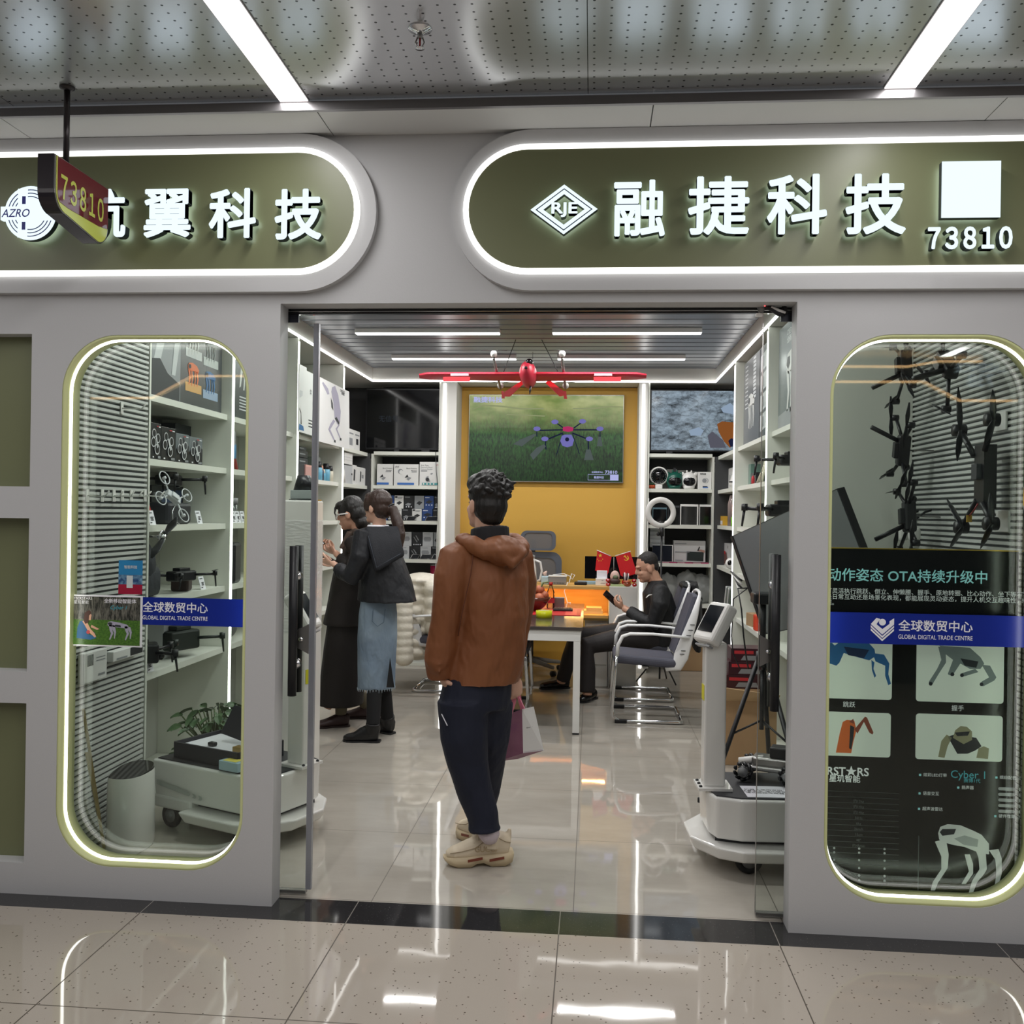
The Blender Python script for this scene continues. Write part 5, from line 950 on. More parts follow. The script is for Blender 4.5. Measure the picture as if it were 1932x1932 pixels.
def drone(name, label, c, s, yaw=0.0, parent_mat=None, arms=4, tilt=None, prop=True, guard=False, body=(.18, .08, .06), group=None, legs=True):
    t = thing(name, label, 'drone', c, group=group); c = Vector(c); R = tilt if tilt is not None else Matrix.Rotation(yaw, 3, 'Z'); w = lambda x, y, z: c+R @ Vector((x*s, y*s, z*s)); m_ = parent_mat or m_black; bx, by, bz = body
    MB().use(m_).box((-bx*s/2, -by*s/2, -bz*s/2), (bx*s/2, by*s/2, bz*s/2), .012*s, R, w(0, 0, .09)).box((-bx*s/4, -by*s*.35, -.012*s), (bx*s/4, by*s*.35, .012*s), .004*s, R, w(0, 0, .09+bz*.62)).build('body', None, t)
    MB().use(m_blackg, True).ell(w(bx*.55, 0, .07), (.022*s, .022*s, .022*s), n=12, m=8).build('camera', None, t)
    for sx, sy in ((1, 1), (1, -1), (-1, 1), (-1, -1)):
        e = w(sx*(bx*.5+.07), sy*(by*.5+.10), .10); a = MB().use(m_, True).tube([w(sx*bx*.4, sy*by*.4, .095), e], .009*s, 8); ao = a.build('arm', None, t)
        MB().use(m_, True).cyl(e-R @ Vector((0, 0, .012*s)), e+R @ Vector((0, 0, .022*s)), .016*s, n=12).build('motor', None, ao)
        if legs: MB().use(m_, True).tube([e, e+R @ Vector((sx*.012*s, 0, -.09*s))], [.008*s, .005*s], 6).build('foot', None, ao)
        if guard: MB().use(m_dpic, True).torus(e+R @ Vector((0, 0, .01*s)), .07*s, .006*s, R @ Vector((0, 0, 1)), 24, 6).build('ring_guard', None, ao)
        if prop:
            mb = MB().use(m_, True); pc = e+R @ Vector((0, 0, .026*s)); th = rnd.random()*3.1
            for g in (-1, 1): d1 = R @ Vector((g*math.cos(th), g*math.sin(th), 0))*s; mb.tube([pc, pc+d1*.05, pc+d1*.115], [(.006*s, .003*s), (.012*s, .002*s), (.004*s, .001*s)], 8)
            mb.build('propeller', None, ao)
    return t
YY = lambda px, x=XL-.1, py=950: PX(px, py, x).y
tag(MB().use(M('case_black', '#22252b', .5)).obox((XL-.14, 1.50, 1.4605+.06), (.16, .30, .12), 0, .02).use(m_chrome, True).tube([(XL-.055, 1.42, 1.57), (XL-.05, 1.37, 1.53), (XL-.05, 1.38, 1.48), (XL-.05, 1.46, 1.463)], .003, 6).build('carry_case'), 'black carry case with pale cord under dark drone, behind left window', 'case')
drone('foldable_drone', 'dark folded arm drone standing on black carry case, behind left window', (XL-.14, 1.52, 1.62), .95, 1.45, prop=False)
pk('L', XL-.30, 286, 346, 1.4605, .22, .08, g_k, 'black box with blue print behind the clear drone, left window', [(M('ink_navy', '#33466b', .4), .3, .1, .95, .9), (p_g, .05, .7, .4, .82)], yref=930)
t = thing('red_stand', 'red wire tripod stand on third shelf behind left window', 'stand', (XL-.08, 1.12, 1.4605)); mb = MB().use(M('red_plastic', '#d8392b', .4), True)
for a, b in (((0, -.09, .0), (0, 0, .13)), ((0, .10, .0), (0, .01, .13)), ((-.05, -.02, 0), (0, 0, .13)), ((.0, -.045, .065), (-.03, .02, .06)), ((0, .06, .055), (-.03, .0, .05)), ((.01, .05, .0), (0, -.02, .09))): mb.cyl(Vector((XL-.08, 1.12, 1.4605))+Vector(a), Vector((XL-.08, 1.12, 1.4605))+Vector(b), .007, n=8)
mb.build('wire_legs', None, t)
drone('guarded_drone', 'pale small drone with ring guards hanging from a hook beside slatted wall', PX(313, 945, XL+.05), .50, tilt=Matrix.Rotation(.5, 3, 'X') @ Matrix.Rotation(1.1, 3, 'Y') @ Matrix.Rotation(.4, 3, 'Z'), parent_mat=m_dpic, guard=True, prop=False, legs=False)
def hook(y, z, L, label):
    t = thing('display_hook', label, 'hook', (XL, y, z), group='white hooks on slatted wall'); x = XL+.003
    MB().use(m_wht).box((x, y-.012, z-.028), (x+.004, y+.012, z+.028)).build('plate', None, t); MB().use(m_wht, True).tube([(x+.004, y, z), (x+L*.8, y+.002, z-.004), (x+L, y+.003, z+.022)], .0035, 6).build('prong', None, t)
for i, px in enumerate((163, 191, 213, 229, 246, 272)): hook(PX(px, 935, XL).y, PX(px, 935, XL).z, .10, 'white hook on slatted wall, ' + ORD[i] + ' in the row')
hook(PX(228, 770, XL).y, PX(228, 770, XL).z, .12, 'single white hook high on slatted wall')
t = thing('propeller_unit', 'large black propeller with silver hub hanging beside shelves, left window', 'propeller', PX(309, 1013, XL+.08)); pc = PX(309, 1013, XL+.08)
mb = MB().use(m_black, True); A1, A2 = PX(333, 976, XL+.08), PX(286, 1053, XL+.08)
for e in (A1, A2): mb.tube([pc, pc.lerp(e, .25), pc.lerp(e, .6)+Vector((0, .006 if e is A1 else -.006, 0)), e], [(.008, .004), (.016, .004), (.026, .003), (.006, .002)], 10)
mb.build('blade', None, t); MB().use(m_chrome, True).cyl(pc+Vector((.012, 0, 0)), pc-Vector((.03, 0, 0)), .013, n=16).torus(pc-Vector((.012, -.01, 0)), .03, .005, (1, 0, 0)).build('hub', None, t); MB().use(m_steel, True).tube([pc-Vector((.03, 0, 0)), (XL-.02, pc.y+.05, pc.z)], .006, 8).build('mounting_rod', None, t)
tag(MB().use(M('bag_black', '#23262c', .75, bump=(30, .4)), True).ell((XL-.2, 1.16, 1.25), (.14, .19, .165)).obox((XL-.2, 1.14, 1.16), (.26, .36, .165), 0, .04).build('backpack'), 'black backpack on fourth shelf behind left window', 'bag')
drone('quadcopter', 'black racing drone with thin propellers on fourth shelf behind left window', (XL-.06, 1.52, 1.10), .8, 1.3, body=(.22, .09, .07))
tag(MB().use(M('case_brown', '#3a2a28', .5)).obox((XL-.12, 1.66, 1.0755+.045), (.1, .10, .09), .2, .012).build('small_case'), 'small brown case behind price tag, fourth shelf behind left window', 'case')
pk('L', XL-.16, 309, 337, .7005, .21, .1, M('carton_pale'), 'pale box between dark drones, bottom shelf behind left window', [(p_g, .2, .5, .8, .55), (p_g, .1, .3, .7, .33)], yref=1215)
drone('quadcopter', 'dark drone at left end of bottom shelf behind left window', (XL-.10, 1.10, .71), 1.0, .5, prop=False, body=(.2, .12, .10)); drone('quadcopter', 'dark drone with green body at right of bottom shelf, left window', (XL-.12, 1.63, .71), 1.0, 1.2, parent_mat=M('dark_green_plastic', '#242b28', .4), prop=False, body=(.22, .12, .11))
# bay right of the vertical light in the left window
tag(MB().use(M('red_blue_toy', '#b03a34', .4), True).tube([(XL-.08, 2.22, 1.8005), (XL-.08, 2.30, 1.93), (XL-.08, 2.38, 1.8005)], .012, 8).use(M('toy_blue', '#3f7fae', .4)).obox((XL-.08, 2.30, 1.92), (.03, .08, .10), 0, .01).use(m_grey).obox((XL-.08, 2.30, 2.0), (.03, .05, .10), 0, .01).build('toy_figure'), 'red legged blue toy right of vertical light, left window', 'toy')
for i in range(3):
    c = Vector((XL-.12, 2.23+.09*i, 1.4605)); t = thing('jar', 'clear jar with grey lid, %s behind price tags, left window' % ORD[i], 'jar', c, group='jars in left window'); MB().use(M('jar_dark', '#4d5250', .2), True).lathe([(.036, 0), (.036, .12)], c, n=16).build('body', None, t); MB().use(m_grey, True).lathe([(.038, .1205), (.038, .16)], c, n=16).build('lid', None, t)
tag(MB().use(g_k).obox((XL-.1, 2.32, 1.0755+.13), (.12, .16, .26), .1, .02).build('speaker_case'), 'tall black speaker case right of vertical light, left window', 'speaker')
tag(MB().use(M('bag_grey', '#6c706d', .6, bump=(25, .5)), True).ell((XL-.14, 2.3, .70+.1), (.1, .14, .10)).build('soft_bag'), 'grey soft bag on bottom shelf right of vertical light, left window', 'bag')
# right of the yellow wall
t = thing('round_clock', 'white round clock with black face on back right shelf', 'clock', PY(1243, 915, YB+.10)); c = PY(1243, 898, YB+.1); MB().use(m_wht, True).lathe([(.085, .03), (.092, .02), (.092, -.015), (.082, -.022)], c, (0, 1, 0), 32).build('case', None, t); MB().use(m_blackg, True).lathe([(.078, -.0225), (.078, -.025)], c, (0, 1, 0), 32).build('dial', None, t); mb = MB().use(m_wp)
for k in range(24): a = k*math.pi/12; mb.poly([c+Vector((.068*math.cos(a+d)*r, -.0258, .068*math.sin(a+d)*r)) for d, r in ((-.02, .97), (.02, .97), (.02, 1.04), (-.02, 1.04))])
mb.build('hour_marks', None, t); MB().use(m_wht).box((c.x-.035, c.y-.03, 1.8105), (c.x+.035, c.y+.03, c.z-.088), .005).build('stand', None, t)
def monster(px, m_, label, w, z0=1.8105):
    c = PY(px, 900, YB+.10); c.z = z0+.085; t = thing('monster_speaker', label, 'speaker', (c.x, c.y, z0), group='eared speakers on back right shelf')
    MB().use(m_, True).ell(c, (.078*w, .06, .085)).build('body', None, t); MB().use(m_blackg, True).ell(c+Vector((0, -.038, -.008)), (.060*w, .026, .05)).build('display', None, t)
    for s_ in (-1, 1):
        MB().use(m_, True).tube([c+Vector((s_*.05, 0, .05)), c+Vector((s_*.068, 0, .072)), c+Vector((s_*.085, 0, .078))], [.022, .016, .004], 10).build('ear', None, t); MB().use(m_, True).tube([c+Vector((s_*.02, -.01, .07)), c+Vector((s_*.022, -.01, .10))], [.012, .006], 8).build('horn', None, t)
    MB().use(m_, True).lathe([(.05*w, 0), (.055*w, .012), (.06*w, .03)], (c.x, c.y, z0), n=20).build('foot', None, t); return t
MQ = monster(1273, M('deep_green', '#0e5345', .3), 'dark green eared round speaker between white clock and white speaker', 1.1); MB().use(m_black).box((PY(1273, 880, YB+.1).x-.012, YB+.09, 1.98), (PY(1273, 880, YB+.1).x+.012, YB+.11, 2.02)).build('strap', None, MQ)
monster(1300, m_wht, 'white eared round speaker beside dark green one', 1.0)
pk('B', YB+.06, 1317, 1342.5, 1.8105, .17, .13, g_w, 'white box with grey fan picture on back right shelf', [('o', p_g, .58, .5, .026), ('o', g_w, .54, .5, .024), ('o', p_g, .48, .5, .022), (p_b, .35, .08, .75, .13), (p_k, .35, .14, .7, .19), ('t', p_k, '智能扇', .36, .88, .42)], group='boxes on back right shelves')
for k, (x0, x1, h) in enumerate(((1228, 1258, .19), (1258.5, 1277, .20), (1278, 1298, .19), (1298.5, 1316, .18))): pk('B', YB+.20, x0, x1, 1.8105, h, .12, M('carton_dull', '#9a9b96', .5), 'dull white carton behind clock and speakers, ' + ORD[k], [(p_g, .1, .7, .7, .78)], group='cartons behind speakers')
for k in range(5):
    c = PY(1223.5+2.6*k, 915, YB+.07); c.z = 1.8105; t = thing('toy_carrot', 'small orange carrot toy, %s on back right shelf beside white column' % ORD[k], 'toy', c, group='carrot toys'); MB().use(M('carrot', '#b8502c', .5), True).lathe([(.004, 0), (.011, .025), (.009, .035)], c, n=10).build('root', None, t); MB().use(m_dgreen if False else M('leaf_dark', '#2c4a30', .6), True).lathe([(.004, .0352), (.007, .05), (.002, .065)], c, n=8).build('leaves', None, t)
for k, (x0, x1, h, m_, l) in enumerate(((1284.5, 1318.5, .205, m_wht, 'white framed tablet standing on back right third shelf'), (1320.5, 1343, .205, g_w, 'dark tablet with pale left edge at the right end of back right third shelf'), (1262, 1283, .19, g_dg, 'dark tablet right of ring light on back right third shelf'), (1232, 1259, .17, M('case_teal', '#54717c', .4), 'dark tablet seen through ring light'))):
    pk('B', YB+.06+.006*k, x0, x1, 1.4555, h, .012, m_, l, [(m_blackg, .05, .02, .93 if k == 0 else .98, .9)], name='tablet', cat='tablet', group='tablets on back right third shelf')
for k in range(5): pk('B', YB+.18, 1228, 1255.5, 1.2295+.0405*k, .039, .16, M('carton_pale'), 'pale flat box, %s in the stack behind dark tablet' % ('lowest', 'second lowest', 'middle', 'second highest', 'top')[k], [(p_g, .02, .1, .98, .14)], group='flat box stack')
pk('B', YB+.10, 1233, 1272, 1.0905, .165, .015, g_w, 'large dark tablet with pale rim leaning on back right fourth shelf', [(M('tablet_face', '#171c28', .15), .0, .02, .95, .97)], name='tablet', cat='tablet')
pk('B', YB+.12, 1273, 1333, 1.0905, .21, .12, M('carton_pale2', '#c2c2c2', .5), 'white box with picture of dark touch screen and hand, back right fourth shelf', [('p', M('ink_screen', '#1d2726', .4), [(.42, .06), (.94, .04), (.95, .48), (.43, .50)]), ('p', p_g, [(.39, .05), (.42, .06), (.43, .5), (.40, .5)]), ('p', M('ink_skin', '#a57f72', .5), [(.72, .52), (.85, .60), (.98, .56), (.98, .44), (.86, .5)]), ('p', p_k, [(.74, .55), (.78, .52), (.83, .72), (.80, .74)]), (p_g, .03, .84, .4, .88), (p_g, .05, .45, .5, .49), (p_g, .04, .06, .3, .10)], group='boxes on back right shelves')
for k in range(6): 
    xa = 1248+15*k; a, b = PY(xa, 1060, YB+.05).x, PY(xa+14, 1060, YB+.05).x; tag(MB().use(M('pink_sleeve', '#a83a63', .5) if k % 2 else M('pink_sleeve2', '#b98a95', .5)).box((a, YB+.035, 1.0805), (b, YB+.09, 1.0895)).build('pink_sleeve'), 'flat pink sleeve, %s along the front of back right fourth shelf' % ORD[k], 'sleeve', 'pink sleeves')
def crumple(c, r, seed, m_, name, label, cat, group=None):
    mb = MB().use(m_, True).ell(c, r, n=36, m=22); c = Vector(c)
    for v in mb.bm.verts:
        p = (v.co-c)*14+Vector((seed*7, 0, 0)); k = 1+.20*noise.noise(p)+.14*abs(noise.noise(p*2.3)); v.co = c+(v.co-c)*k
    zm = min(v.co.z for v in mb.bm.verts); bottom = c.z-r[2]
    for v in mb.bm.verts: v.co.z = max(v.co.z, bottom)
    return tag(mb.build(name), label, cat, group)
m_film = M('plastic_bag', '#b7b9b8', .22, alpha=.62, bump=(30, .7))
for k, (px, r, l) in enumerate(((1258, (.12, .10, .14), 'crumpled clear plastic bag behind seated man, left one'), (1297, (.12, .11, .155), 'crumpled clear plastic bag behind white chair back, middle one'), (1323, (.10, .11, .14), 'crumpled clear plastic bag at the right end of back right bottom shelf'))): c = PY(px, 1115, YB+.2); crumple((c.x, c.y, .6855+r[2]), r, k+1, m_film, 'plastic_bag', l, 'bag', 'plastic bags')
t = thing('head_torch', 'black torch with round white lens on back right bottom shelf', 'torch', PY(1316, 1140, YB+.07)); c = PY(1317, 1128, YB+.06); c.z = .683+.045; MB().use(m_black, True).ell(c, (.045, .04, .045)).build('body', None, t); MB().use(m_wht, True).lathe([(.022, -.036), (.02, -.042)], c+Vector((.01, 0, -.008)), (0, 1, 0), 16).lathe([(.018, -.030), (.015, -.036)], c+Vector((-.004, 0, .022)), (0, 1, 0), 16).build('lens', None, t); MB().use(m_black, True).tube([c+Vector((-.04, 0, -.02)), c+Vector((-.10, -.005, -.035)), c+Vector((-.14, .0, -.03))], .014, 8).build('strap', None, t)
m_card = M('cardboard', '#a98a66', .7, bump=(12, .15)); m_card2 = M('cardboard_dark', '#8d6f4c', .7)
tag(MB().use(m_card).box((.90, YB+.19, .002), (1.13, YB+.42, .37), .004).use(m_card2).box((.90, YB+.188, .34), (1.13, YB+.1895, .369)).build('carton'), 'brown cardboard carton on the floor under back right shelves', 'carton')
# right wall far bay
t = thing('pin_device', 'white pin shaped device with black band on right wall second shelf', 'device', (XR+.10, 5.02, 1.8005)); c = Vector((XR+.10, 5.02, 1.8005)); MB().use(m_wht, True).lathe([(.05, 0), (.068, .03), (.066, .06), (.04, .13), (.028, .2), (.034, .235), (.012, .25)], c, n=20).build('body', None, t); MB().use(m_black, True).torus(c+Vector((0, 0, .055)), .066, .006, (0, 0, 1)).build('band', None, t)
for k in range(3): pk('R', XR+.13, 1372+4*k, 1375.6+4*k, 1.8005, .21, .1, g_w, 'white upright box behind pin shaped device, '+ORD[k], [(p_g, .2, .2, .5, .7)], yref=895, group='upright boxes on right wall')
t = thing('candy_jar', 'candy jar with bright green lid and base on right wall third shelf', 'jar', (XR+.09, 4.86, 1.4605)); c = Vector((XR+.09, 4.86, 1.4605)); m_lg = M('bright_green', '#79c71c', .3)
MB().use(m_lg, True).lathe([(.055, 0), (.06, .005), (.06, .08)], c, n=24).build('base', None, t); MB().use(M('jar_clear', '#c2b59a', .12, vary=(60, '#b46a5c')), True).lathe([(.055, .0801), (.055, .19)], c, n=24).build('candy', None, t); MB().use(m_lg, True).lathe([(.05, .1901), (.05, .235)], c, n=24).build('lid', None, t)
pk('R', XR+.06, 1357, 1364, 1.4605, .09, .06, M('yellow_pack', '#d8a838', .4), 'small yellow pack left of candy jar', [(p_w, .1, .1, .9, .5)], yref=970)
c = Vector((XR+.1, 5.15, 1.4605)); tag(MB().use(M('jar_clear2', '#8f7f7c', .15), True).lathe([(.06, 0), (.06, .2), (.04, .28)], c, n=20).build('clear_bag'), 'tall clear bag of sweets behind candy jar', 'bag')
pk('R', XR+.10, 1358, 1377, 1.0755, .215, .06, M('carton_pale2'), 'pack with picture of people behind white webcam, right wall fourth shelf', [('p', M('ink_brown', '#6d4b45', .5), [(.2, .05), (.5, .05), (.8, .3), (.7, .6), (.4, .55)]), ('p', p_r, [(.4, .5), (.6, .5), (.6, .64), (.4, .64)]), ('o', p_k, .82, .85, .015)], yref=1030)
t = thing('webcam', 'white ball shaped webcam on right wall fourth shelf', 'camera', (XR+.05, 4.98, 1.0755)); c = Vector((XR+.05, 4.98, 1.0755+.055)); MB().use(m_wht, True).ell(c, (.048, .048, .05)).build('ball', None, t); MB().use(m_blackg, True).ell(c+Vector((-.012, -.034, .006)), (.022, .018, .024)).build('lens', None, t)
for k in range(6): 
    y = 5.25-.055*k; tag(MB().use((g_w, g_g, M('book_green', '#5d6a5c', .5))[k % 3]).box((-.07, -.016, -.11), (.07, .016, .11), .002, Matrix.Rotation(.55, 3, 'X'), (XR+.11, y, .7005+.11)).build('book'), 'leaning book, %s on right wall bottom shelf at the far corner' % ORD[k], 'book', 'leaning books')
tag(MB().use(g_k, True).ell((XR+.12, 4.72, 1.30), (.05, .05, .06)).build('dark_gadget'), 'dark gadget on right wall shelf near light strip', 'gadget') if False else None
# right wall middle bay
pk('R', XR+.12, 1404, 1416, 1.8005, .185, .09, M('green_case', '#6f8f84', .3), 'grey green clear case on right wall second shelf', [(M('ink_dgreen', '#3f6a5e', .4), .2, .5, .7, .9), (M('ink_dgreen'), .3, .2, .6, .5)], yref=895)
pk('R', XR+.10, 1417, 1426, 1.8005, .10, .06, g_k, 'small black box beside grey green case, right wall', [(p_r, .1, .1, .3, .7)], yref=900); tag(MB().use(p_r, True).lathe([(.012, 0), (.012, .05), (.004, .07)], (XR+.07, 3.98, 1.8005), n=10).build('red_figure'), 'small red figure in front of grey green case', 'figure')
t = thing('tower_model', 'white pointed tower model on right wall second shelf', 'model', (XR+.08, 3.45, 1.8005)); mb = MB().use(M('ivory', '#d6d2bd', .4), True)
for a, b in ((-1, -1), (1, -1), (-1, 1), (1, 1)): mb.tube([(XR+.08+a*.05, 3.45+b*.08, 1.801), (XR+.08+a*.02, 3.45+b*.03, 1.90), (XR+.08, 3.45, 2.02)], [.012, .009, .004], 8)
mb.obox((XR+.08, 3.45, 1.87), (.07, .11, .012)).obox((XR+.08, 3.45, 1.92), (.045, .06, .01)); mb.build('lattice', None, t)
pk('R', XR+.25, 1424, 1443, 1.8005, .28, .1, M('carton_bluegrey', '#7d8795', .5), 'blue grey stack of boxes behind pointed tower model', [(p_g, 0, .5, 1, .52)], yref=880)
tag(MB().use(m_card).obox((XR+.1, 3.9, .7005+.05), (.12, .14, .10), .2, .004).build('carton'), 'small brown carton on right wall bottom shelf behind tripod', 'carton'); tag(MB().use(M('orange_red', '#d8482e', .4)).obox((XR+.06, 3.6, .7005+.06), (.06, .07, .12), .1, .01).build('orange_pack'), 'orange red pack on right wall bottom shelf behind tripod', 'box')
drone('foldable_drone', 'black drone with one folded leg, right wall second shelf at the right door jamb', (XR+.10, 2.62, 1.81), 1.15, 0.2, prop=False); drone('foldable_drone', 'black drone on right wall third shelf above the tilted monitor', (XR+.07, 2.72, 1.47), 1.35, .1, prop=False)
# ------------------------------------------------------------------ around the left window
t = thing('air_purifier', 'white oval air purifier with dark glossy top beside slatted wall', 'air purifier', (-2.075, .56, 0))
prof = lambda k: [Vector((-2.075+.085*k*math.copysign(abs(math.cos(a))**.8, math.cos(a)), .56+.14*k*math.copysign(abs(math.sin(a))**.8, math.sin(a)), 0)) for a in [2*math.pi*i/32 for i in range(32)]]
mb = MB().use(m_rob, True); R0 = [[p+Z1*z for p in prof(k)] for z, k in ((.002, .97), (.02, 1), (.33, .96), (.345, .93))]; mb.grid(R0, close_u=True).build('body', None, t)
mb = MB().use(m_blackg, True); A_ = [p+Z1*(.352+.10*(p.y-.56)) for p in prof(.90)]; mb.grid([[p-Z1*.03 for p in A_], A_], close_u=True); mb.face([mb.bm.verts.new(p) for p in A_]); mb.build('top_panel', None, t)
for k, (a, b) in enumerate((((157, 1338), (196, 1600)), ((163, 1420), (190, 1560)))):
    p0, p1 = PX(a[0], a[1], -2.185+.012*k), PX(b[0], b[1], -2.14+.012*k); p1 = p0.lerp(p1, 1.0); tag(MB().use(M('brass_strip', '#a08d5c', .4)).tube([p0, p1], .008, 4).build('wooden_strip'), ('long' if k == 0 else 'short')+' brown strip leaning against slatted wall below picture card', 'strip', 'strips leaning on slatted wall')
def wallbox(px0, py0, px1, py1, d, label, prints):
    a, b = PX(px0, py1, XL+.005+d), PX(px1, py0, XL+.005+d); x = XL+.004; t = thing('packed_device', label, 'box', (x, (a.y+b.y)/2, a.z), group='packs on slatted wall'); MB().use(g_w).box((x, a.y, a.z), (x+d, b.y, b.z), .004).build('pack', None, t)
    mb = MB(); q = lambda u, v: Vector((x+d+.001, a.y+(b.y-a.y)*u, a.z+(b.z-a.z)*v))
    for m_, u0, v0, u1, v1 in prints: mb.use(m_).poly([q(u0, v0), q(u1, v0), q(u1, v1), q(u0, v1)])
    mb.build('printed_picture', None, t)
wallbox(159, 1222, 203, 1292, .03, 'white pack with black rectangle on slatted wall below picture card', [(p_k, .12, .55, .38, .92), (p_g, .5, .75, .9, .78), (p_g, .5, .65, .9, .68), (p_g, .6, .15, .9, .22)])
wallbox(214, 1214, 271, 1250, .04, 'white pack with black tablet on slatted wall beside shelf', [(p_k, .55, .15, .97, .95), (p_g, .1, .12, .45, .3)])
t = thing('potted_plant', 'leafy green plant in white pot under shelf behind left window', 'plant', (-2.02, 1.45, 0)); pc = Vector((-2.02, 1.40, 0)); m_leaf_ = M('leaf_green', '#3d5a3a', .45, vary=(9, '#55714a'))
MB().use(m_wht, True).lathe([(.06, .002), (.09, .10), (.10, .20), (.094, .20), (.088, .17)], pc, n=24).build('pot', None, t)
mb = MB().use(m_leaf_, True); st = MB().use(M('stem', '#4a5b33', .6), True)
for i in range(120):
    a, r, h = rnd.uniform(0, 6.28), rnd.uniform(.03, .20), rnd.uniform(.18, .46); b = pc+Vector((math.cos(a)*r*.9, math.sin(a)*r, h)); d = Vector((math.cos(a), math.sin(a), rnd.uniform(-.5, .5))).normalized(); s_, u_ = frame_of(d); L, w_ = rnd.uniform(.055, .085), rnd.uniform(.02, .032)
    u_ = (u_+s_*rnd.uniform(-.6, .6)).normalized(); s_ = d.cross(u_).normalized()
    mb.grid([[b+d*(L*v)+s_*(w_*math.sin(math.pi*min(1, v*.94+.06))*sd)+u_*(.012*abs(sd)-.03*v*v) for sd in (-1, -.5, 0, .5, 1)] for v in (0, .2, .45, .7, .88, 1)])
    st.tube([pc+Vector((0, 0, .17)), pc.lerp(b, .6)+Z1*.08, b], .004, 5)
mb.build('leaves', None, t); st.build('stems', None, t)
LR = Matrix.Translation((-1.385, .775, 0)) @ Matrix.Rotation(math.radians(-24), 4, 'Z'); lw = lambda x, y, z: LR @ Vector((x, y, z)); L3 = LR.to_3x3()
t = thing('presentation_box', 'black open presentation box with white lining on the left service robot', 'box', lw(-.40, -.02, .335)); m_bx = M('box_black', '#1a1c26', .5)
c = lw(-.40, -.02, .335); Rb = L3 @ Matrix.Rotation(.0, 3, 'Z'); mb = MB().use(m_bx)
for dx, dy, sx, sy in ((0, -.15, .21, .006), (0, .15, .21, .006), (-.21, 0, .006, .15), (.21, 0, .006, .15)): mb.box((-sx, -sy, 0), (sx, sy, .075), 0, Rb, c+Rb @ Vector((dx, dy, .0385)))
mb.box((-.21, -.15, 0), (.21, .15, .004), 0, Rb, c+Z1*.003).build('tray', None, t); MB().use(m_wp).box((-.20, -.14, 0), (.20, .14, .006), 0, Rb, c+Z1*.056).build('lining', None, t)
Rl = Rb @ Matrix.Rotation(math.radians(-28), 3, 'X') @ Matrix.Rotation(math.radians(8), 3, 'Y'); MB().use(m_bx).box((-.15, -.008, -.075), (.15, .008, .075), .003, Rl, c+Rb @ Vector((.08, .05, .145))).build('lid', None, t)
tag(MB().use(M('gold_item', '#b79a58', .3, .5)).box((-.03, -.02, -.012), (.03, .02, .012), .003, Rb, c+Rb @ Vector((.15, -.08, .072))).build('gold_clip'), 'small gold clip lying in black presentation box', 'clip')
tag(MB().use(M('camera_black', '#15171a', .4), True).box((-.02, -.015, -.01), (.02, .015, .01), .006, Rb, c+Rb @ Vector((-.04, -.07, .070))).build('small_gadget'), 'small dark gadget lying in black presentation box', 'gadget')
t = thing('parts_box', 'clear blue parts box with yellow card at the front edge of left service robot', 'box', lw(-.20, -.19, .335)); MB().use(M('clear_blue', '#a9c3cf', .15)).box((-.06, -.035, 0), (.06, .035, .045), .004, Rb, lw(-.20, -.19, .3585)).build('body', None, t); MB().use(M('yellow_card', '#d8cd5a', .5)).box((-.03, -.025, 0), (.05, .03, .001), 0, Rb, lw(-.20, -.19, .382)).build('card', None, t)
# white tower wrapped in film behind the left door handle
t = thing('wrapped_tower', 'tall white column wrapped in clear film behind left door handle', 'column', (-1.545, 1.38, 0)); MB().use(m_rob).box((-1.63, 1.28, .002), (-1.465, 1.48, 1.60), .008).build('body', None, t)
mb = MB().use(M('stretch_film', '#e8e9e8', .12, alpha=.35, bump=(22, .9, (1, 1, 4))), False).box((-1.633, 1.277, .9), (-1.462, 1.483, 1.50), .01); mb.build('stretch_film', None, t)
MB().use(m_chrome).box((-1.60, 1.30, 1.6005), (-1.47, 1.46, 1.606)).build('top_plate', None, t)
t = thing('packed_lamp', 'dark ribbed cone on clear pack on top of wrapped white column', 'lamp', (-1.54, 1.38, 1.607)); MB().use(M('clear_pack', '#9fa8a6', .2)).box((-1.60, 1.32, 1.607), (-1.485, 1.44, 1.655), .003).build('pack', None, t); MB().use(g_k, True).lathe([(.055, 1.656), (.035, 1.735)], (-1.545, 1.38, 0), n=14).build('cone', None, t)
tag(MB().use(m_card).box((-2.17, 4.25, .002), (-1.98, 4.62, .43), .003).build('carton'), 'brown carton on the floor in front of left wall shelves', 'carton')
# ------------------------------------------------------------------ right window: racing drones on the slatted wall
XS = 1.60
RW = lambda a: Matrix(((0, 0, -1), (0, -1, 0), (-1, 0, 0))) @ Matrix.Rotation(a, 3, 'Z') if False else Matrix.Rotation(-math.pi/2, 3, 'Y') @ Matrix.Rotation(a, 3, 'Z')
def fpv(px, py, s, a, label, x=XS, long=False, big=False):
    c = PX(px, py, x); t = drone('racing_drone', label, c, s, tilt=RW(a), body=(.34, .07, .05) if big else (.16, .06, .06), legs=False, group='racing drones on slatted wall')
    w = RW(a); MB().use(m_black, True).tube([c+w @ Vector((-.05*s, 0, .12*s)), c+w @ Vector((-.12*s, .0, .26*s))], .012*s, 8).build('antenna', None, t)
    MB().use(m_steel, True).tube([c+w @ Vector((0, 0, .06*s)), Vector((1.672, c.y, c.z))], .004, 6).build('mounting_hook', None, t); return t
fpv(1742, 690, .95, .2, 'black racing drone at the top of slatted wall, right window'); fpv(1738, 850, .95, 2.9, 'black racing drone at middle left of slatted wall, right window'); fpv(1750, 975, .95, .15, 'black racing drone low on slatted wall above white plugs, right window')
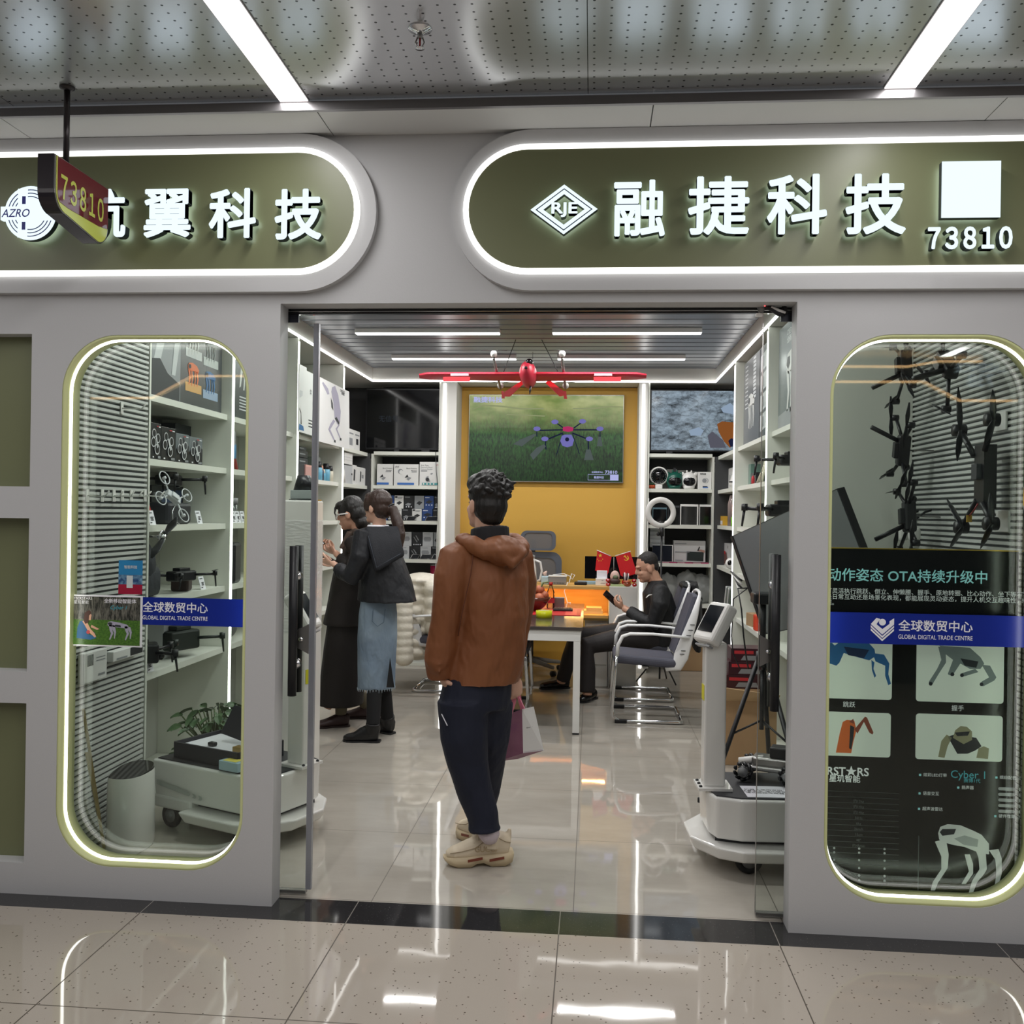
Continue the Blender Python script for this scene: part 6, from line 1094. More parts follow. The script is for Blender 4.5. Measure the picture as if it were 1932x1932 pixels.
fpv(1828, 688, 1.0, .9, 'black racing drone at the top right of slatted wall, right window')
c = PX(1848, 872, XS-.03); t = thing('large_quadcopter', 'large black quadcopter with long propellers hung upright on slatted wall, right window', 'drone', c)
pw = lambda x, y, d=0: PX(x, y, XS-.04-d)
MB().use(m_black).box(pw(1837, 960)-Vector((.0, .0, 0)), pw(1857, 838)+Vector((.05, 0, 0)), .006).build('body', None, t); MB().use(g_dg).box(pw(1832, 905, .02), pw(1862, 875, -.02), .004).build('battery', None, t)
for a, b, pa, pb in (((1838, 860), (1812, 812), (1808, 730), (1806, 870)), ((1858, 850), (1874, 792), (1873, 735), (1858, 840)), ((1842, 945), (1816, 995), (1786, 940), (1792, 1035)), ((1854, 950), (1872, 988), (1850, 1035), (1868, 930))):
    ao = MB().use(m_black, True).tube([pw(*a), pw(*b)], .012, 10).build('arm', None, t); MB().use(m_black, True).cyl(pw(*b)+Vector((.02, 0, 0)), pw(*b)-Vector((.03, 0, 0)), .026, n=16).build('motor', None, ao)
    mb = MB().use(g_k, True); pc = pw(b[0], b[1], .035)
    for e in (pa, pb): E_ = pw(e[0], e[1], .035); mb.tube([pc, pc.lerp(E_, .3), pc.lerp(E_, .7), E_], [(.006, .004), (.013, .003), (.011, .002), (.002, .001)], 8)
    mb.build('propeller', None, ao)
MB().use(M('xt_plug', '#c9a040', .4)).box(pw(1823, 985, .03), pw(1834, 972, .01), .002).build('power_plug', None, t); MB().use(M('wire_red', '#8f2024', .4), True).tube([pw(1845, 950, .02), pw(1838, 962, .03), pw(1829, 973, .02)], .003, 6).build('wire', None, t)
for px, py in ((1888, 797), (1893, 985)):
    a, b = PX(px-12, py+18, 1.655), PX(px+12, py-22, 1.655); tag(MB().use(m_wht).box((1.650, min(a.y, b.y), a.z), (1.6585, max(a.y, b.y), b.z), .002).build('mounting_plate'), 'white plate on slatted wall beside large quadcopter, ' + ('upper' if py < 900 else 'lower')+' one', 'plate', 'white plates on slatted wall')
for k, px in enumerate((1702, 1725)):
    c = PX(px, 1008, XS-.02); t = thing('power_adapter', 'white plug adapter hanging below lower racing drone, ' + ('left' if k == 0 else 'right'), 'adapter', c, group='white adapters'); MB().use(m_wht).box((-.02, -.042, -.032), (.02, .042, .032), .012, None, c).build('body', None, t); MB().use(m_black, True).tube([c+Z1*.03, c+Vector((0, .003, .07)), c+Vector((.05, .0, .11)), Vector((1.66, c.y, c.z+.12))], .006, 6).build('cord', None, t)
# ------------------------------------------------------------------ tilted monitor on tripod by the right door
TL, TR_, BL = PY(1380, 1012, 2.15), PY(1581, 921, 1.0), PY(1443, 1197, 1.98); BR = TR_+(BL-TL); nrm = (TR_-TL).cross(BL-TL).normalized()
if nrm.x > 0: nrm = -nrm
t = thing('tilted_monitor', 'large grey flat monitor tilted on black tripod behind right door handles', 'monitor', (TL+BR)/2)
MB().use(m_black).prism([TL, TR_, BR, BL], -nrm*.035).build('housing', None, t)
sc4 = lambda k: [(TL+BR)/2+(p-(TL+BR)/2)*k for p in (TL, TR_, BR, BL)]
MB().use(M('monitor_screen', '#6c7072', .16)).prism([p+nrm*.0008 for p in sc4(.985)], nrm*.002).build('screen', None, t)  # grey base colour stands in for the wall reflected in the dark screen
e1 = [TL+nrm*.001, BL+nrm*.001, BL+(TR_-TL).normalized()*.03+nrm*.001, TL+(TR_-TL).normalized()*.03+nrm*.001]; MB().use(m_black).prism([p+nrm*.002 for p in e1], nrm*.006).build('side_bezel', None, t)
tc = (TL+TR_+BR+BL)/4; hub = Vector((.93, 1.62, .80))
t = thing('tripod', 'black tripod standing behind right service robot, carrying the tilted monitor', 'tripod', (hub.x, hub.y, 0))
MB().use(m_black, True).cyl(hub+Vector((0, 0, -.02)), Vector((hub.x, hub.y, 1.12)), .016).build('centre_pole', None, t); MB().use(m_black).box((hub.x-.06, hub.y-.06, 1.08), (hub.x+.06, hub.y+.06, 1.14), .01).build('mount_head', None, t); MB().use(m_black, True).cyl((hub.x, hub.y, .74), (hub.x, hub.y, .82), .035).build('collar', None, t)
for p in ((-.27, .05), (.20, -.28), (.12, .36), ):
    lg = MB().use(m_black, True).tube([hub+Vector((p[0]*.08, p[1]*.08, -.02)), Vector((hub.x+p[0]*.85, hub.y+p[1]*.85, .12)), Vector((hub.x+p[0], hub.y+p[1], .012))], .013, 8).build('leg', None, t); MB().use(m_black, True).cyl(Vector((hub.x, hub.y, .45)), hub.lerp(Vector((hub.x+p[0], hub.y+p[1], .01)), .55), .006, n=6).build('brace', None, lg)
MB().use(m_black, True).cyl((hub.x, hub.y, .40), (hub.x, hub.y, .72), .013).build('lower_pole', None, t)
tag(MB().use(m_black, True).tube([BL.lerp(TL, .45)-nrm*.05, PY(1392, 1110, 2.05), PY(1399, 1150, 2.0), PY(1403, 1200, 2.0), PY(1408, 1240, 2.0), PY(1412, 1262, 2.02)], .005, 6).build('power_cable'), 'black cable hanging from the tilted monitor to the red boxes', 'cable')
tag(MB().use(m_black, True).tube([BL.lerp(TL, .5)-nrm*.04, PY(1384, 1130, 2.1), PY(1380, 1200, 2.1), PY(1383, 1232, 2.1), PY(1396, 1262, 2.06)], .004, 6).build('power_cable'), 'thin black cable curving left below the tilted monitor', 'cable')
for k in range(4): tag(MB().use(m_wht if k % 2 else m_black, True).tube([PY(1379+3*k, 1078+5*k, 2.2), PY(1392, 1090+6*k, 2.12), PY(1400, 1096+7*k, 2.1)], .006, 6).build('cable_tie'), ('black' if k % 2 == 0 else 'white')+' cable end beside the black edge of tilted monitor, ' + ('first', 'second', 'third', 'fourth')[k], 'cable', 'cable ends by the monitor')
t = thing('open_carton', 'open brown carton on the floor behind tripod and right robot', 'carton', (1.0, 2.62, 0)); mb = MB().use(m_card)
for lo, hi in (((.80, 2.40, .002), (1.16, 2.41, .40)), ((.80, 2.75, .002), (1.16, 2.76, .40)), ((.80, 2.411, .002), (.81, 2.749, .40)), ((1.15, 2.411, .002), (1.16, 2.749, .40)), ((.81, 2.411, .002), (1.15, 2.749, .01))): mb.box(lo, hi)
mb.build('body', None, t)
MB().use(M('cardboard_pale', '#b99d78', .7)).prism([Vector((.80, 2.40, .401)), Vector((.80, 2.75, .401)), Vector((.74, 2.75, .50)), Vector((.74, 2.40, .50))], (.004, 0, .003)).build('flap', None, t); MB().use(M('cardboard_pale')).prism([Vector((.80, 2.40, .401)), Vector((1.16, 2.40, .401)), Vector((1.16, 2.30, .46)), Vector((.80, 2.30, .50))], (0, .004, .003)).build('flap', None, t)
for k in range(3): pk('B', 2.47, 1402+7*k, 1437+2*k, .4105+.075*k if False else .02+.0, .09, .2, g_k, 'x', build=False) if False else None
for k in range(2):
    z = .403+.0 if False else .0
t = thing('box_stack', None, None) if False else None
tag(MB().use(m_card2).box((.84, 2.44, .0105), (1.12, 2.72, .46), .003).build('inner_carton'), 'smaller brown carton standing inside the open carton', 'carton')
for k in range(3):
    z0 = .4605+.085*k; lo = Vector((.86+.015*k, 2.50, z0)); mb = MB().use(M('carton_plum', '#3a1621', .35)).box(lo, lo+Vector((.22, .18, .084)), .002).use(p_r).poly([lo+Vector((.02, -.001, .05)), lo+Vector((.14, -.001, .05)), lo+Vector((.14, -.001, .07)), lo+Vector((.02, -.001, .07))]).use(p_g).poly([lo+Vector((.06, -.001, .01)), lo+Vector((.20, -.001, .01)), lo+Vector((.19, -.001, .04)), lo+Vector((.08, -.001, .04))])
    tag(mb.build('hardware_box'), 'dark red hardware box behind tripod, ' + ('bottom', 'middle', 'top')[k]+' of three', 'box', 'dark red hardware boxes')
# mecanum wheeled toy car on the deck of the right robot
t = thing('wheeled_toy_car', 'toy car with roller wheels on the deck of right service robot', 'toy car', (.83, .86, .3345)); Rc = Matrix.Rotation(-.35, 3, 'Z'); c = Vector((.83, .86, .3345)); cw = lambda x, y, z: c+Rc @ Vector((x, y, z))
MB().use(m_steel).box((-.13, -.06, -.012), (.13, .06, .012), .008, Rc, cw(0, 0, .06)).box((-.07, -.05, -.02), (.11, .05, .02), .008, Rc, cw(.02, 0, .09)).build('chassis', None, t); MB().use(m_black).box((-.05, -.04, -.025), (.05, .04, .025), .006, Rc, cw(.06, 0, .135)).build('camera_box', None, t); MB().use(m_wht, True).tube([cw(-.13, -.02, .075), cw(-.02, -.02, .10)], .018, 10).build('bumper_tube', None, t)
for x in (-.10, .10):
    for y in (-.085, .085):
        w0 = cw(x, y, .0475); ax = Rc @ Vector((0, 1, 0)); wh = MB().use(m_grey, True).cyl(w0-ax*.018, w0+ax*.018, .022, n=14).build('wheel', None, t); mb = MB().use(m_black, True)
        for k in range(9): a = k*2*math.pi/9; d = Rc @ Vector((math.cos(a), 0, math.sin(a))); tn = Rc @ Vector((-math.sin(a), 0, math.cos(a))); mb.tube([w0+d*.034-ax*.018-tn*.012, w0+d*.037, w0+d*.034+ax*.018+tn*.012], [.006, .0095, .006], 8)
        mb.build('rollers', None, wh)
# ------------------------------------------------------------------ table, desk and chairs
m_top = M('table_top', '#4a4441', .12); m_fr = M('white_frame', '#dcdcda', .35); m_wood = M('warm_wood', '#d3a055', .4, vary=(3, '#deb068', (1, 8, 8))); m_warm = glow('warm_led', (1.0, .62, .22), 40.0)
t = thing('meeting_table', 'dark topped meeting table with white square legs', 'table', (-.455, 3.95, 0)); tx0, tx1, ty0, ty1 = -.86, -.055, 3.065, 4.85
MB().use(m_top).box((tx0, ty0, .73), (tx1, ty1, .755), .003).build('tabletop', None, t); MB().use(m_fr).box((tx0+.01, ty0+.012, .655), (tx1-.012, ty0+.05, .7295)).box((tx0+.01, ty1-.05, .655), (tx1-.012, ty1-.012, .7295)).box((tx0+.01, ty0+.051, .655), (tx0+.04, ty1-.051, .7295)).box((tx1-.042, ty0+.051, .655), (tx1-.012, ty1-.051, .7295)).build('apron', None, t)
for x in (tx0+.035, tx1-.037):
    for y in (ty0+.037, ty1-.037): lg = MB().use(m_fr).box((x-.024, y-.024, .012), (x+.024, y+.024, .6545)).build('leg', None, t); MB().use(m_black).box((x-.024, y-.024, .001), (x+.024, y+.024, .0118)).build('foot_cap', None, lg)
t = thing('desk', 'wooden desk with amber lit open shelf and white right end', 'desk', (-.25, 5.1, 0)); dx0, dx1, dm, dy0, dy1 = -.95, .41, .158, 4.93, 5.36
MB().use(m_wood).box((dx0, dy0, .875), (dm+.005, dy1, .905), .002).build('desktop', None, t); MB().use(m_white2).box((dm+.0055, dy0, .001), (dx1, dy1, .905), .003).build('end_cabinet', None, t)
MB().use(m_wood).box((dx0, dy1-.02, .62), (dm, dy1, .874)).build('back_panel', None, t); MB().use(m_wood).box((dx0, dy0+.005, .62), (dm, dy1-.0205, .645)).build('lower_shelf', None, t); MB().use(M('brown_edge', '#6b5426', .4)).box((dx0, dy0-.002, .60), (dm, dy0+.02, .6195)).build('edge_band', None, t); MB().use(m_wood).box((dx0, dy0+.005, .6455), (dx0+.02, dy1-.0205, .8745)).build('end_panel', None, t)
MB().use(m_warm).box((dx0+.03, dy0+.11, .8695), (dm-.01, dy0+.135, .8745)).build('light_strip', None, t); MB().use(m_white2).box((-.05, dy0+.06, .001), (dm, dy1-.03, .598), .002).build('drawer_cabinet', None, t); MB().use(m_white2).box((dx0+.02, dy0+.05, .001), (dx0+.06, dy1-.03, .598)).build('leg_panel', None, t)
for z in (.2, .4): MB().use(m_fr).box((-.04, dy0+.052, z), (dm-.01, dy0+.0595, z+.17), .002).build('drawer', None, t)
for k, (x, w, z, h) in enumerate(((.02, .09, .6455, .03), (.03, .07, .676, .025), (-.06, .05, .6455, .02))): tag(MB().use(M('book_cream', '#d8c38f', .5)).box((x-w, dy0+.12, z), (x+w, dy0+.30, z+h), .002).build('booklet'), ('lower booklet of the pair in amber lit desk shelf', 'upper booklet of the pair in amber lit desk shelf', 'x')[k], 'booklet', 'booklets in the desk shelf') if k < 2 else None
# cantilever chairs
m_cush = M('chair_fabric', '#4a4b58', .75, bump=(180, .25)); m_cw = M('chair_white', '#e2e3e4', .3)
def cchair(label, loc, rz):
    t = thing('conference_chair', label, 'chair', loc, rz, 'white framed conference chairs'); R_ = Matrix.Translation(loc) @ Matrix.Rotation(rz, 4, 'Z'); w = lambda x, y, z: R_ @ Vector((x, y, z)); R3 = R_.to_3x3()
    sq = [w(x, y, 0) for x, y in ((-.24, -.24), (.22, -.24), (.24, 0), (.22, .24), (-.24, .24), (-.25, 0))]
    MB().use(m_cush).box((-.245, -.235, -.035), (.235, .235, .035), .028, R3 @ Matrix.Rotation(math.radians(4), 3, 'Y'), w(0, 0, .455), 3).build('seat', None, t)
    bk = [(.235, .50), (.275, .62), (.33, .80), (.375, .945)]
    mb = MB().use(m_cush, True); rows = []
    for k, (x, z) in enumerate(bk):
        hw = (.20, .215, .215, .195)[k]; rows.append([w(x-.012+.035*abs(y/hw)**2*-.6, y, z) for y in (-hw, -hw*.5, 0, hw*.5, hw)]+[w(x+.018, y, z) for y in (hw, hw*.5, 0, -hw*.5, -hw)])
    mb.grid(rows, close_u=True); mb.face([mb.bm.verts.new(p) for p in rows[-1]]); mb.face([mb.bm.verts.new(p) for p in rows[0]]); mb.build('backrest', None, t)
    mb = MB().use(m_cw, True)
    for s_ in (-1, 1): mb.tube([w(.15, s_*.20, .405), w(.235, s_*.215, .43), w(.262, s_*.222, .50), w(.30, s_*.232, .63), w(.355, s_*.232, .81), w(.395, s_*.20, .955)], [(.016, .024), (.02, .045), (.018, .055), (.016, .045), (.014, .028), (.012, .012)], 12)
    mb.tube([w(.395, -.20, .955), w(.402, -.12, .972), w(.404, 0, .976), w(.402, .12, .972), w(.395, .20, .955)], .012, 10); mb.build('back_frame', None, t)
    mb = MB().use(M('slot_black', '#1c1c20', .5))
    for z in (.52, .545, .66, .70, .74): mb.box((-.012, -.0012, -.0025), (.022, .0012, .0025), 0, R3, w(.24+(z-.44)*.33, -.2545 if z > .6 else -.247, z))
    mb.build('slot_vents', None, t)
    for s_ in (-1, 1):
        y = s_*.275; fr = MB().use(m_chrome, True).tube([w(-.215, y, .50), w(-.225, y, .40), w(-.245, y, .12), w(-.235, y, .045), w(-.19, y, .017), w(.0, y, .017), w(.24, y, .017), w(.268, y*.98, .017)], .0125, 10).build('side_tube', None, t)
        MB().use(m_black).box((-.045, -.016, -.0005), (.045, .016, .028), .006, R3, w(-.18, y, .0145)).build('foot_pad', None, fr)
        MB().use(m_cw, True).tube([w(-.213, y, .50), w(-.207, y, .58), w(-.175, y, .645), (w(-.12, y, .665)), w(.05, y, .667), w(.22, y, .655), w(.315, y*.88, .64)], [(.014, .014), (.014, .018), (.014, .024), (.012, .026), (.011, .024), (.011, .022), (.011, .02)], 10).build('armrest', None, t)
    MB().use(m_chrome, True).cyl(w(.268, -.2695, .017), w(.268, .2695, .017), .0125).build('rear_tube', None, t); MB().use(m_steel).box((-.02, -.23, -.008), (.02, .23, .008), 0, R3, w(.0, 0, .41)).build('seat_bracket', None, t); return t
cchair('empty chair with white armrests and dark cushion at the right of meeting table', (.415, 3.78, 0), 0)
cchair('chair under the seated man in black coat', (.42, 4.62, 0), 0)
cchair('chair with cream padded coat over its back, left of meeting table', (-1.24, 4.72, 0), math.pi)
cchair('chair tucked under meeting table, mostly hidden behind standing man in brown jacket', (-.72, 4.02, 0), math.pi)
# executive chair
m_mesh = M('grey_mesh', '#77777a', .7, alpha=.8); m_cgr = M('chair_grey', '#5f6672', .45)
t = thing('executive_chair', 'tall grey mesh office chair with headrest behind the desk', 'chair', (-.33, 5.75, 0)); ex = lambda px, py, Y=5.82: PY(px, py, Y)
def panelpad(cx0, cz0, cx1, cz1, r, y, name, mfr, mi, th=.022):
    o_ = rrect(cx0, cz0, cx1, cz1, r, 8); i_ = [((cx0+cx1)/2+(a-(cx0+cx1)/2)*.80, (cz0+cz1)/2+(b-(cz0+cz1)/2)*.80) for a, b in o_]
    MB().use(mfr).mesh(plate([o_, i_], th, y)).build(name+'_frame', None, t); MB().use(mi).mesh(plate([i_], .006, y+.008)).build(name+'_mesh', None, t)
a, b = ex(982, 1038), ex(1049, 1002); panelpad(a.x, a.z, b.x, b.z, .06, 5.82, 'headrest', m_cgr, m_mesh)
a, b = ex(950, 1150), ex(1060, 1042); panelpad(a.x, a.z, b.x, b.z, .10, 5.85, 'backrest', m_cgr, m_mesh); cx = (a.x+b.x)/2
MB().use(m_cgr, True).tube([(cx, 5.875, a.z+.02), (cx, 5.885, a.z+.3), (cx, 5.875, b.z), (cx, 5.85, b.z+.12)], [(.03, .012), (.028, .012), (.02, .012), (.02, .01)], 10).build('spine', None, t)
MB().use(m_cgr).box((cx-.25, 5.42, .44), (cx+.25, 5.86, .52), .035, seg=3).build('seat', None, t); MB().use(m_black, True).cyl((cx, 5.65, .10), (cx, 5.65, .44), .028).build('gas_lift', None, t)
for s_ in (-1, 1): MB().use(m_cgr, True).tube([(cx+s_*.24, 5.75, .47), (cx+s_*.28, 5.72, .60), (cx+s_*.28, 5.60, .66), (cx+s_*.28, 5.45, .66)], [.018, .018, .022, .02], 8).build('armrest', None, t)
for k in range(5):
    a = .5+k*2*math.pi/5; e = Vector((cx+.32*math.cos(a), 5.65+.32*math.sin(a), .085)); lg = MB().use(m_grey, True).tube([(cx, 5.65, .13), e], [.03, .018], 8).build('base_arm', None, t); MB().use(m_black, True).lathe([(.028, -.02), (.028, .02)], e-Z1*.056, (math.sin(a), -math.cos(a), 0), 16).build('caster', None, lg)
# coat over the chair back
m_coat = M('cream_coat', '#d8d2c3', .4, bump=(60, .3)); mb = MB(); yb = 4.72
def puffs(a, b, rx, ry, n, k0=1.0):
    a, b = Vector(a), Vector(b)
    for k in range(n): mb.ell(a.lerp(b, k/(n-1)), (rx, ry, (b-a).length/(n-1)*k0), n=20, m=10)
puffs((-1.55, yb, .88), (-1.52, yb, .33), .14, .26, 7); puffs((-1.36, yb-.03, .88), (-1.34, yb-.03, .55), .12, .24, 4); puffs((-1.60, yb-.29, .82), (-1.58, yb-.33, .30), .085, .085, 9, 1.05)
mb.ell((-1.50, yb, .95), (.16, .25, .06)); mb.ell((-1.33, yb-.05, .93), (.14, .16, .06), Euler((0, .35, 0))); mb.ell((-1.24, yb-.12, .86), (.06, .12, .05), Euler((0, .8, 0)))
remesh(mb, 'padded_coat', .010, 2, None, m_coat, .004, 14, label='cream quilted padded coat draped over a chair back', cat='coat', )
# ------------------------------------------------------------------ things on the table
ZT = .7555; pt = lambda x, y: PZ(x, y, ZT)
def onm(name, label, cat, c, group=None): return thing(name, label, cat, c, group=group)
a, b = pt(990, 1160), pt(1100, 1151); tag(MB().use(M('red_mat', '#c3262e', .4)).box((-.62, a.y+.01, ZT), (-.075, b.y+.1, ZT+.0025)).use(M('red_print', '#e2574f', .4)).box((-.20, a.y+.04, ZT+.0026), (-.11, b.y+.06, ZT+.003)).build('red_folder'), 'flat red folder on meeting table behind yellow tape roll', 'folder')
c = pt(1026, 1166); t = onm('tape_roll', 'roll of clear yellow packing tape on meeting table', 'tape roll', c); m_tape = M('yellow_tape', '#cfd012', .15); MB().use(m_tape, True).grid([[Vector((c.x+r*math.cos(2*math.pi*k/32), c.y+.02+r*math.sin(2*math.pi*k/32), ZT+z)) for k in range(32)] for r, z in ((.062, 0), (.062, .055), (.045, .055), (.045, 0))], close_u=True, close_v=True).build('tape', None, t); MB().use(M('tape_core', '#b3a678', .6), True).grid([[Vector((c.x+r*math.cos(2*math.pi*k/32), c.y+.02+r*math.sin(2*math.pi*k/32), ZT+z)) for k in range(32)] for r, z in ((.0445, .001), (.0445, .054), (.040, .054), (.040, .001))], close_u=True, close_v=True).build('core', None, t)
c = pt(1004, 1155)+Vector((0, .12, 0)); t = onm('fruit_bowl', 'brown glass fruit bowl with green handle on meeting table', 'bowl', c); m_bowl = M('brown_glass', '#5a2c1c', .1, coat=.5)
mb = MB().use(m_bowl, True); mb.grid([[Vector((c.x+r*(1+.05*math.cos(6*a))*math.cos(a), c.y+r*math.sin(a), ZT+z)) for a in [2*math.pi*k/36 for k in range(36)]] for r, z in ((.05, .004), (.085, .03), (.115, .07), (.14, .115), (.133, .115), (.108, .072), (.08, .035), (.04, .01))], close_u=True).build('bowl', None, t); MB().use(M('green_handle', '#6a7a4c', .4), True).tube([c+Vector((.03, .02, .11)), c+Vector((.05, .0, .17)), c+Vector((.08, 0, .23)), c+Vector((.12, 0, .235))], .008, 8).build('handle', None, t)
for k, (dx, dy, dz, m_) in enumerate(((-.03, -.04, .115, '#c98a62'), (.05, -.03, .11, '#c3744f'), (.085, .02, .125, '#b5653c'), (-.05, .04, .12, '#cf9468'), (.02, .05, .125, '#c46a4c'), (.0, .0, .175, '#d59a6a'), (.05, .02, .17, '#bd6e48'))):
    tag(MB().use(M('fruit%d' % k, m_, .4, vary=(18, '#a8503c')), True).ell(c+Vector((dx, dy, dz)), (.042, .042, .038)).build('peach'), 'ripe peach in brown glass bowl, ' + ('front left', 'front middle', 'right', 'back left', 'back', 'top left', 'top right')[k], 'fruit', 'peaches in the bowl')
c = pt(1038, 1150)+Vector((0, .06, 0)); t = onm('water_bottle', 'clear water bottle with red cap on meeting table', 'bottle', c); MB().use(glass('bottle_clear', (.86, .84, .82), 1.4), True).lathe([(.03, .001), (.032, .01), (.032, .14), (.014, .185), (.013, .195)], c, n=20).build('body', None, t); MB().use(M('cap_red', '#b3241c', .3), True).lathe([(.0155, .1955), (.0155, .222)], c, n=16).build('cap', None, t); MB().use(p_r, True).grid([[c+Vector((.0328*math.cos(2*math.pi*k/20), .0328*math.sin(2*math.pi*k/20), z)) for k in range(20)] for z in (.05, .09)], close_u=True).build('label_band', None, t)
c = pt(1052, 1152)+Vector((0, .20, 0)); tag(MB().use(m_steel).box((c.x-.05, c.y, ZT), (c.x+.05, c.y+.06, ZT+.09), .004).build('metal_box'), 'small silver box behind water bottle on meeting table', 'box')
c = pt(1064, 1155)+Vector((0, .04, .003)); t = onm('calculator', 'black calculator lying on red folder', 'calculator', c); MB().use(m_black).box((c.x-.09, c.y, ZT+.003), (c.x+.07, c.y+.11, ZT+.02), .004).build('case', None, t); mb = MB().use(M('key_brown', '#6d564a', .4))
for i in range(6):
    for j in range(4): mb.box((c.x-.08+i*.024, c.y+.012+j*.024, ZT+.0202), (c.x-.062+i*.024, c.y+.028+j*.024, ZT+.026))
mb.build('keys', None, t)
# on the desk
ZD = .9055; Yd = 5.05; pd = lambda x, y=1106, Y=Yd: Vector((PY(x, y, Y).x, Y, ZD))
c = pd(1000); c.x = pd(998).x; t = thing('thermos_jug', 'white thermos jug with handle at the left of desk', 'jug', c); MB().use(m_wht, True).lathe([(.07, 0), (.072, .01), (.062, .15), (.05, .21), (.048, .235)], c, n=24).build('body', None, t); MB().use(m_grey, True).lathe([(.05, .2355), (.052, .26), (.03, .268)], c, n=24).build('lid', None, t); MB().use(m_wht, True).tube([c+Vector((.045, 0, .22)), c+Vector((.10, 0, .20)), c+Vector((.115, 0, .12)), c+Vector((.10, 0, .04)), c+Vector((.068, 0, .025))], .01, 8).build('handle', None, t)
c = pd(1027); t = thing('tissue_pack', 'pale blue tissue pack with peach tissue on desk', 'tissue pack', c); MB().use(M('pack_blue', '#b3ccd6', .4)).box(c+Vector((-.03, -.03, 0)), c+Vector((.04, .03, .075)), .01).build('pack', None, t); MB().use(M('tissue', '#dcbcae', .7), True).tube([c+Vector((.01, 0, .07)), c+Vector((.0, 0, .10)), c+Vector((.02, 0, .12))], [.012, .018, .006], 8).build('tissue', None, t)
c = pd(1053); t = thing('desk_organizer', 'grey ventilated box with white cables on desk', 'box', c); MB().use(m_grey).box(c+Vector((-.085, -.04, 0)), c+Vector((.075, .06, .07)), .006).build('body', None, t); mb = MB().use(m_black)
for k in range(8): mb.box(c+Vector((-.05+.014*k, -.0412, .012)), c+Vector((-.042+.014*k, -.040, .02)))
mb.build('vent_slots', None, t)
MB().use(m_wht).box(c+Vector((-.09, -.045, .0705)), c+Vector((.08, .065, .082)), .004).build('lid', None, t)
tag(MB().use(m_wht, True).tube([c+Vector((-.05, 0, .088)), c+Vector((.05, -.01, .10)), c+Vector((.10, 0, .08)), c+Vector((.13, -.02, .05)), c+Vector((.15, 0, .09)), c+Vector((.12, .01, .10)), c+Vector((.10, -.03, .02)), c+Vector((.09, -.09, .03)), c+Vector((.06, -.125, -.05)), c+Vector((.09, -.14, -.15)), c+Vector((.12, -.2, -.145))], .0035, 6).build('white_cable'), 'white charging cable looping from grey box down the desk front', 'cable')
c = pd(1096); tag(MB().use(m_black).box(c+Vector((-.06, -.03, 0)), c+Vector((.055, .03, .03)), .008).build('power_adapter'), 'black power adapter on the desk', 'adapter'); c = pd(1110, Y=5.2); tag(MB().use(M('blue_book', '#8fb0c4', .4)).box(c+Vector((-.10, -.06, 0)), c+Vector((.10, .06, .025)), .002).build('blue_book'), 'pale blue book lying behind black adapter', 'book')
c = pd(1135); t = thing('card_holder', 'white card holder with upright card at the desk front', 'card holder', c); MB().use(m_wht).box(c+Vector((-.055, -.04, 0)), c+Vector((.055, .03, .065)), .004).build('holder', None, t); MB().use(m_wp).box(c+Vector((-.045, .0, .0655)), c+Vector((.05, .008, .135)), .003).build('card', None, t)
mb = MB().use(p_g).box(c+Vector((-.01, -.041, .02)), c+Vector((.03, -.0402, .024))).box(c+Vector((.0, -.041, .045)), c+Vector((.015, -.0402, .05))); mb.build('printed_mark', None, t)
c = Vector((PY(1152, 1080, 5.28).x, 5.28, ZD)); t = thing('computer_monitor', 'black flat computer monitor behind the crossed flags', 'monitor', c); a, b = PY(1103, 1097, 5.28), PY(1203, 1051, 5.28); MB().use(m_blackg).box((a.x, 5.27, ZD+.045), (b.x, 5.295, b.z), .003).build('screen', None, t); MB().use(m_black).box((c.x-.03, 5.276, ZD+.004), (c.x+.03, 5.292, ZD+.0445)).box((c.x-.10, 5.23, ZD), (c.x+.10, 5.33, ZD+.0035)).build('stand', None, t)
c = pd(1157.5, Y=5.10); t = thing('flag_stand', 'small desk stand with two crossed red flags', 'flag stand', c); MB().use(m_steel, True).lathe([(.03, 0), (.03, .006), (.006, .012)], c, n=20).cyl(c, c+Z1*.255, .003, n=8).build('pole', None, t)
m_flag = M('flag_red', '#d3161f', .55, bump=(14, .25)); m_fy = M('flag_yellow', '#f3c63a', .5); fp = lambda x, y, d=0.0: PY(x, y, 5.10-d)
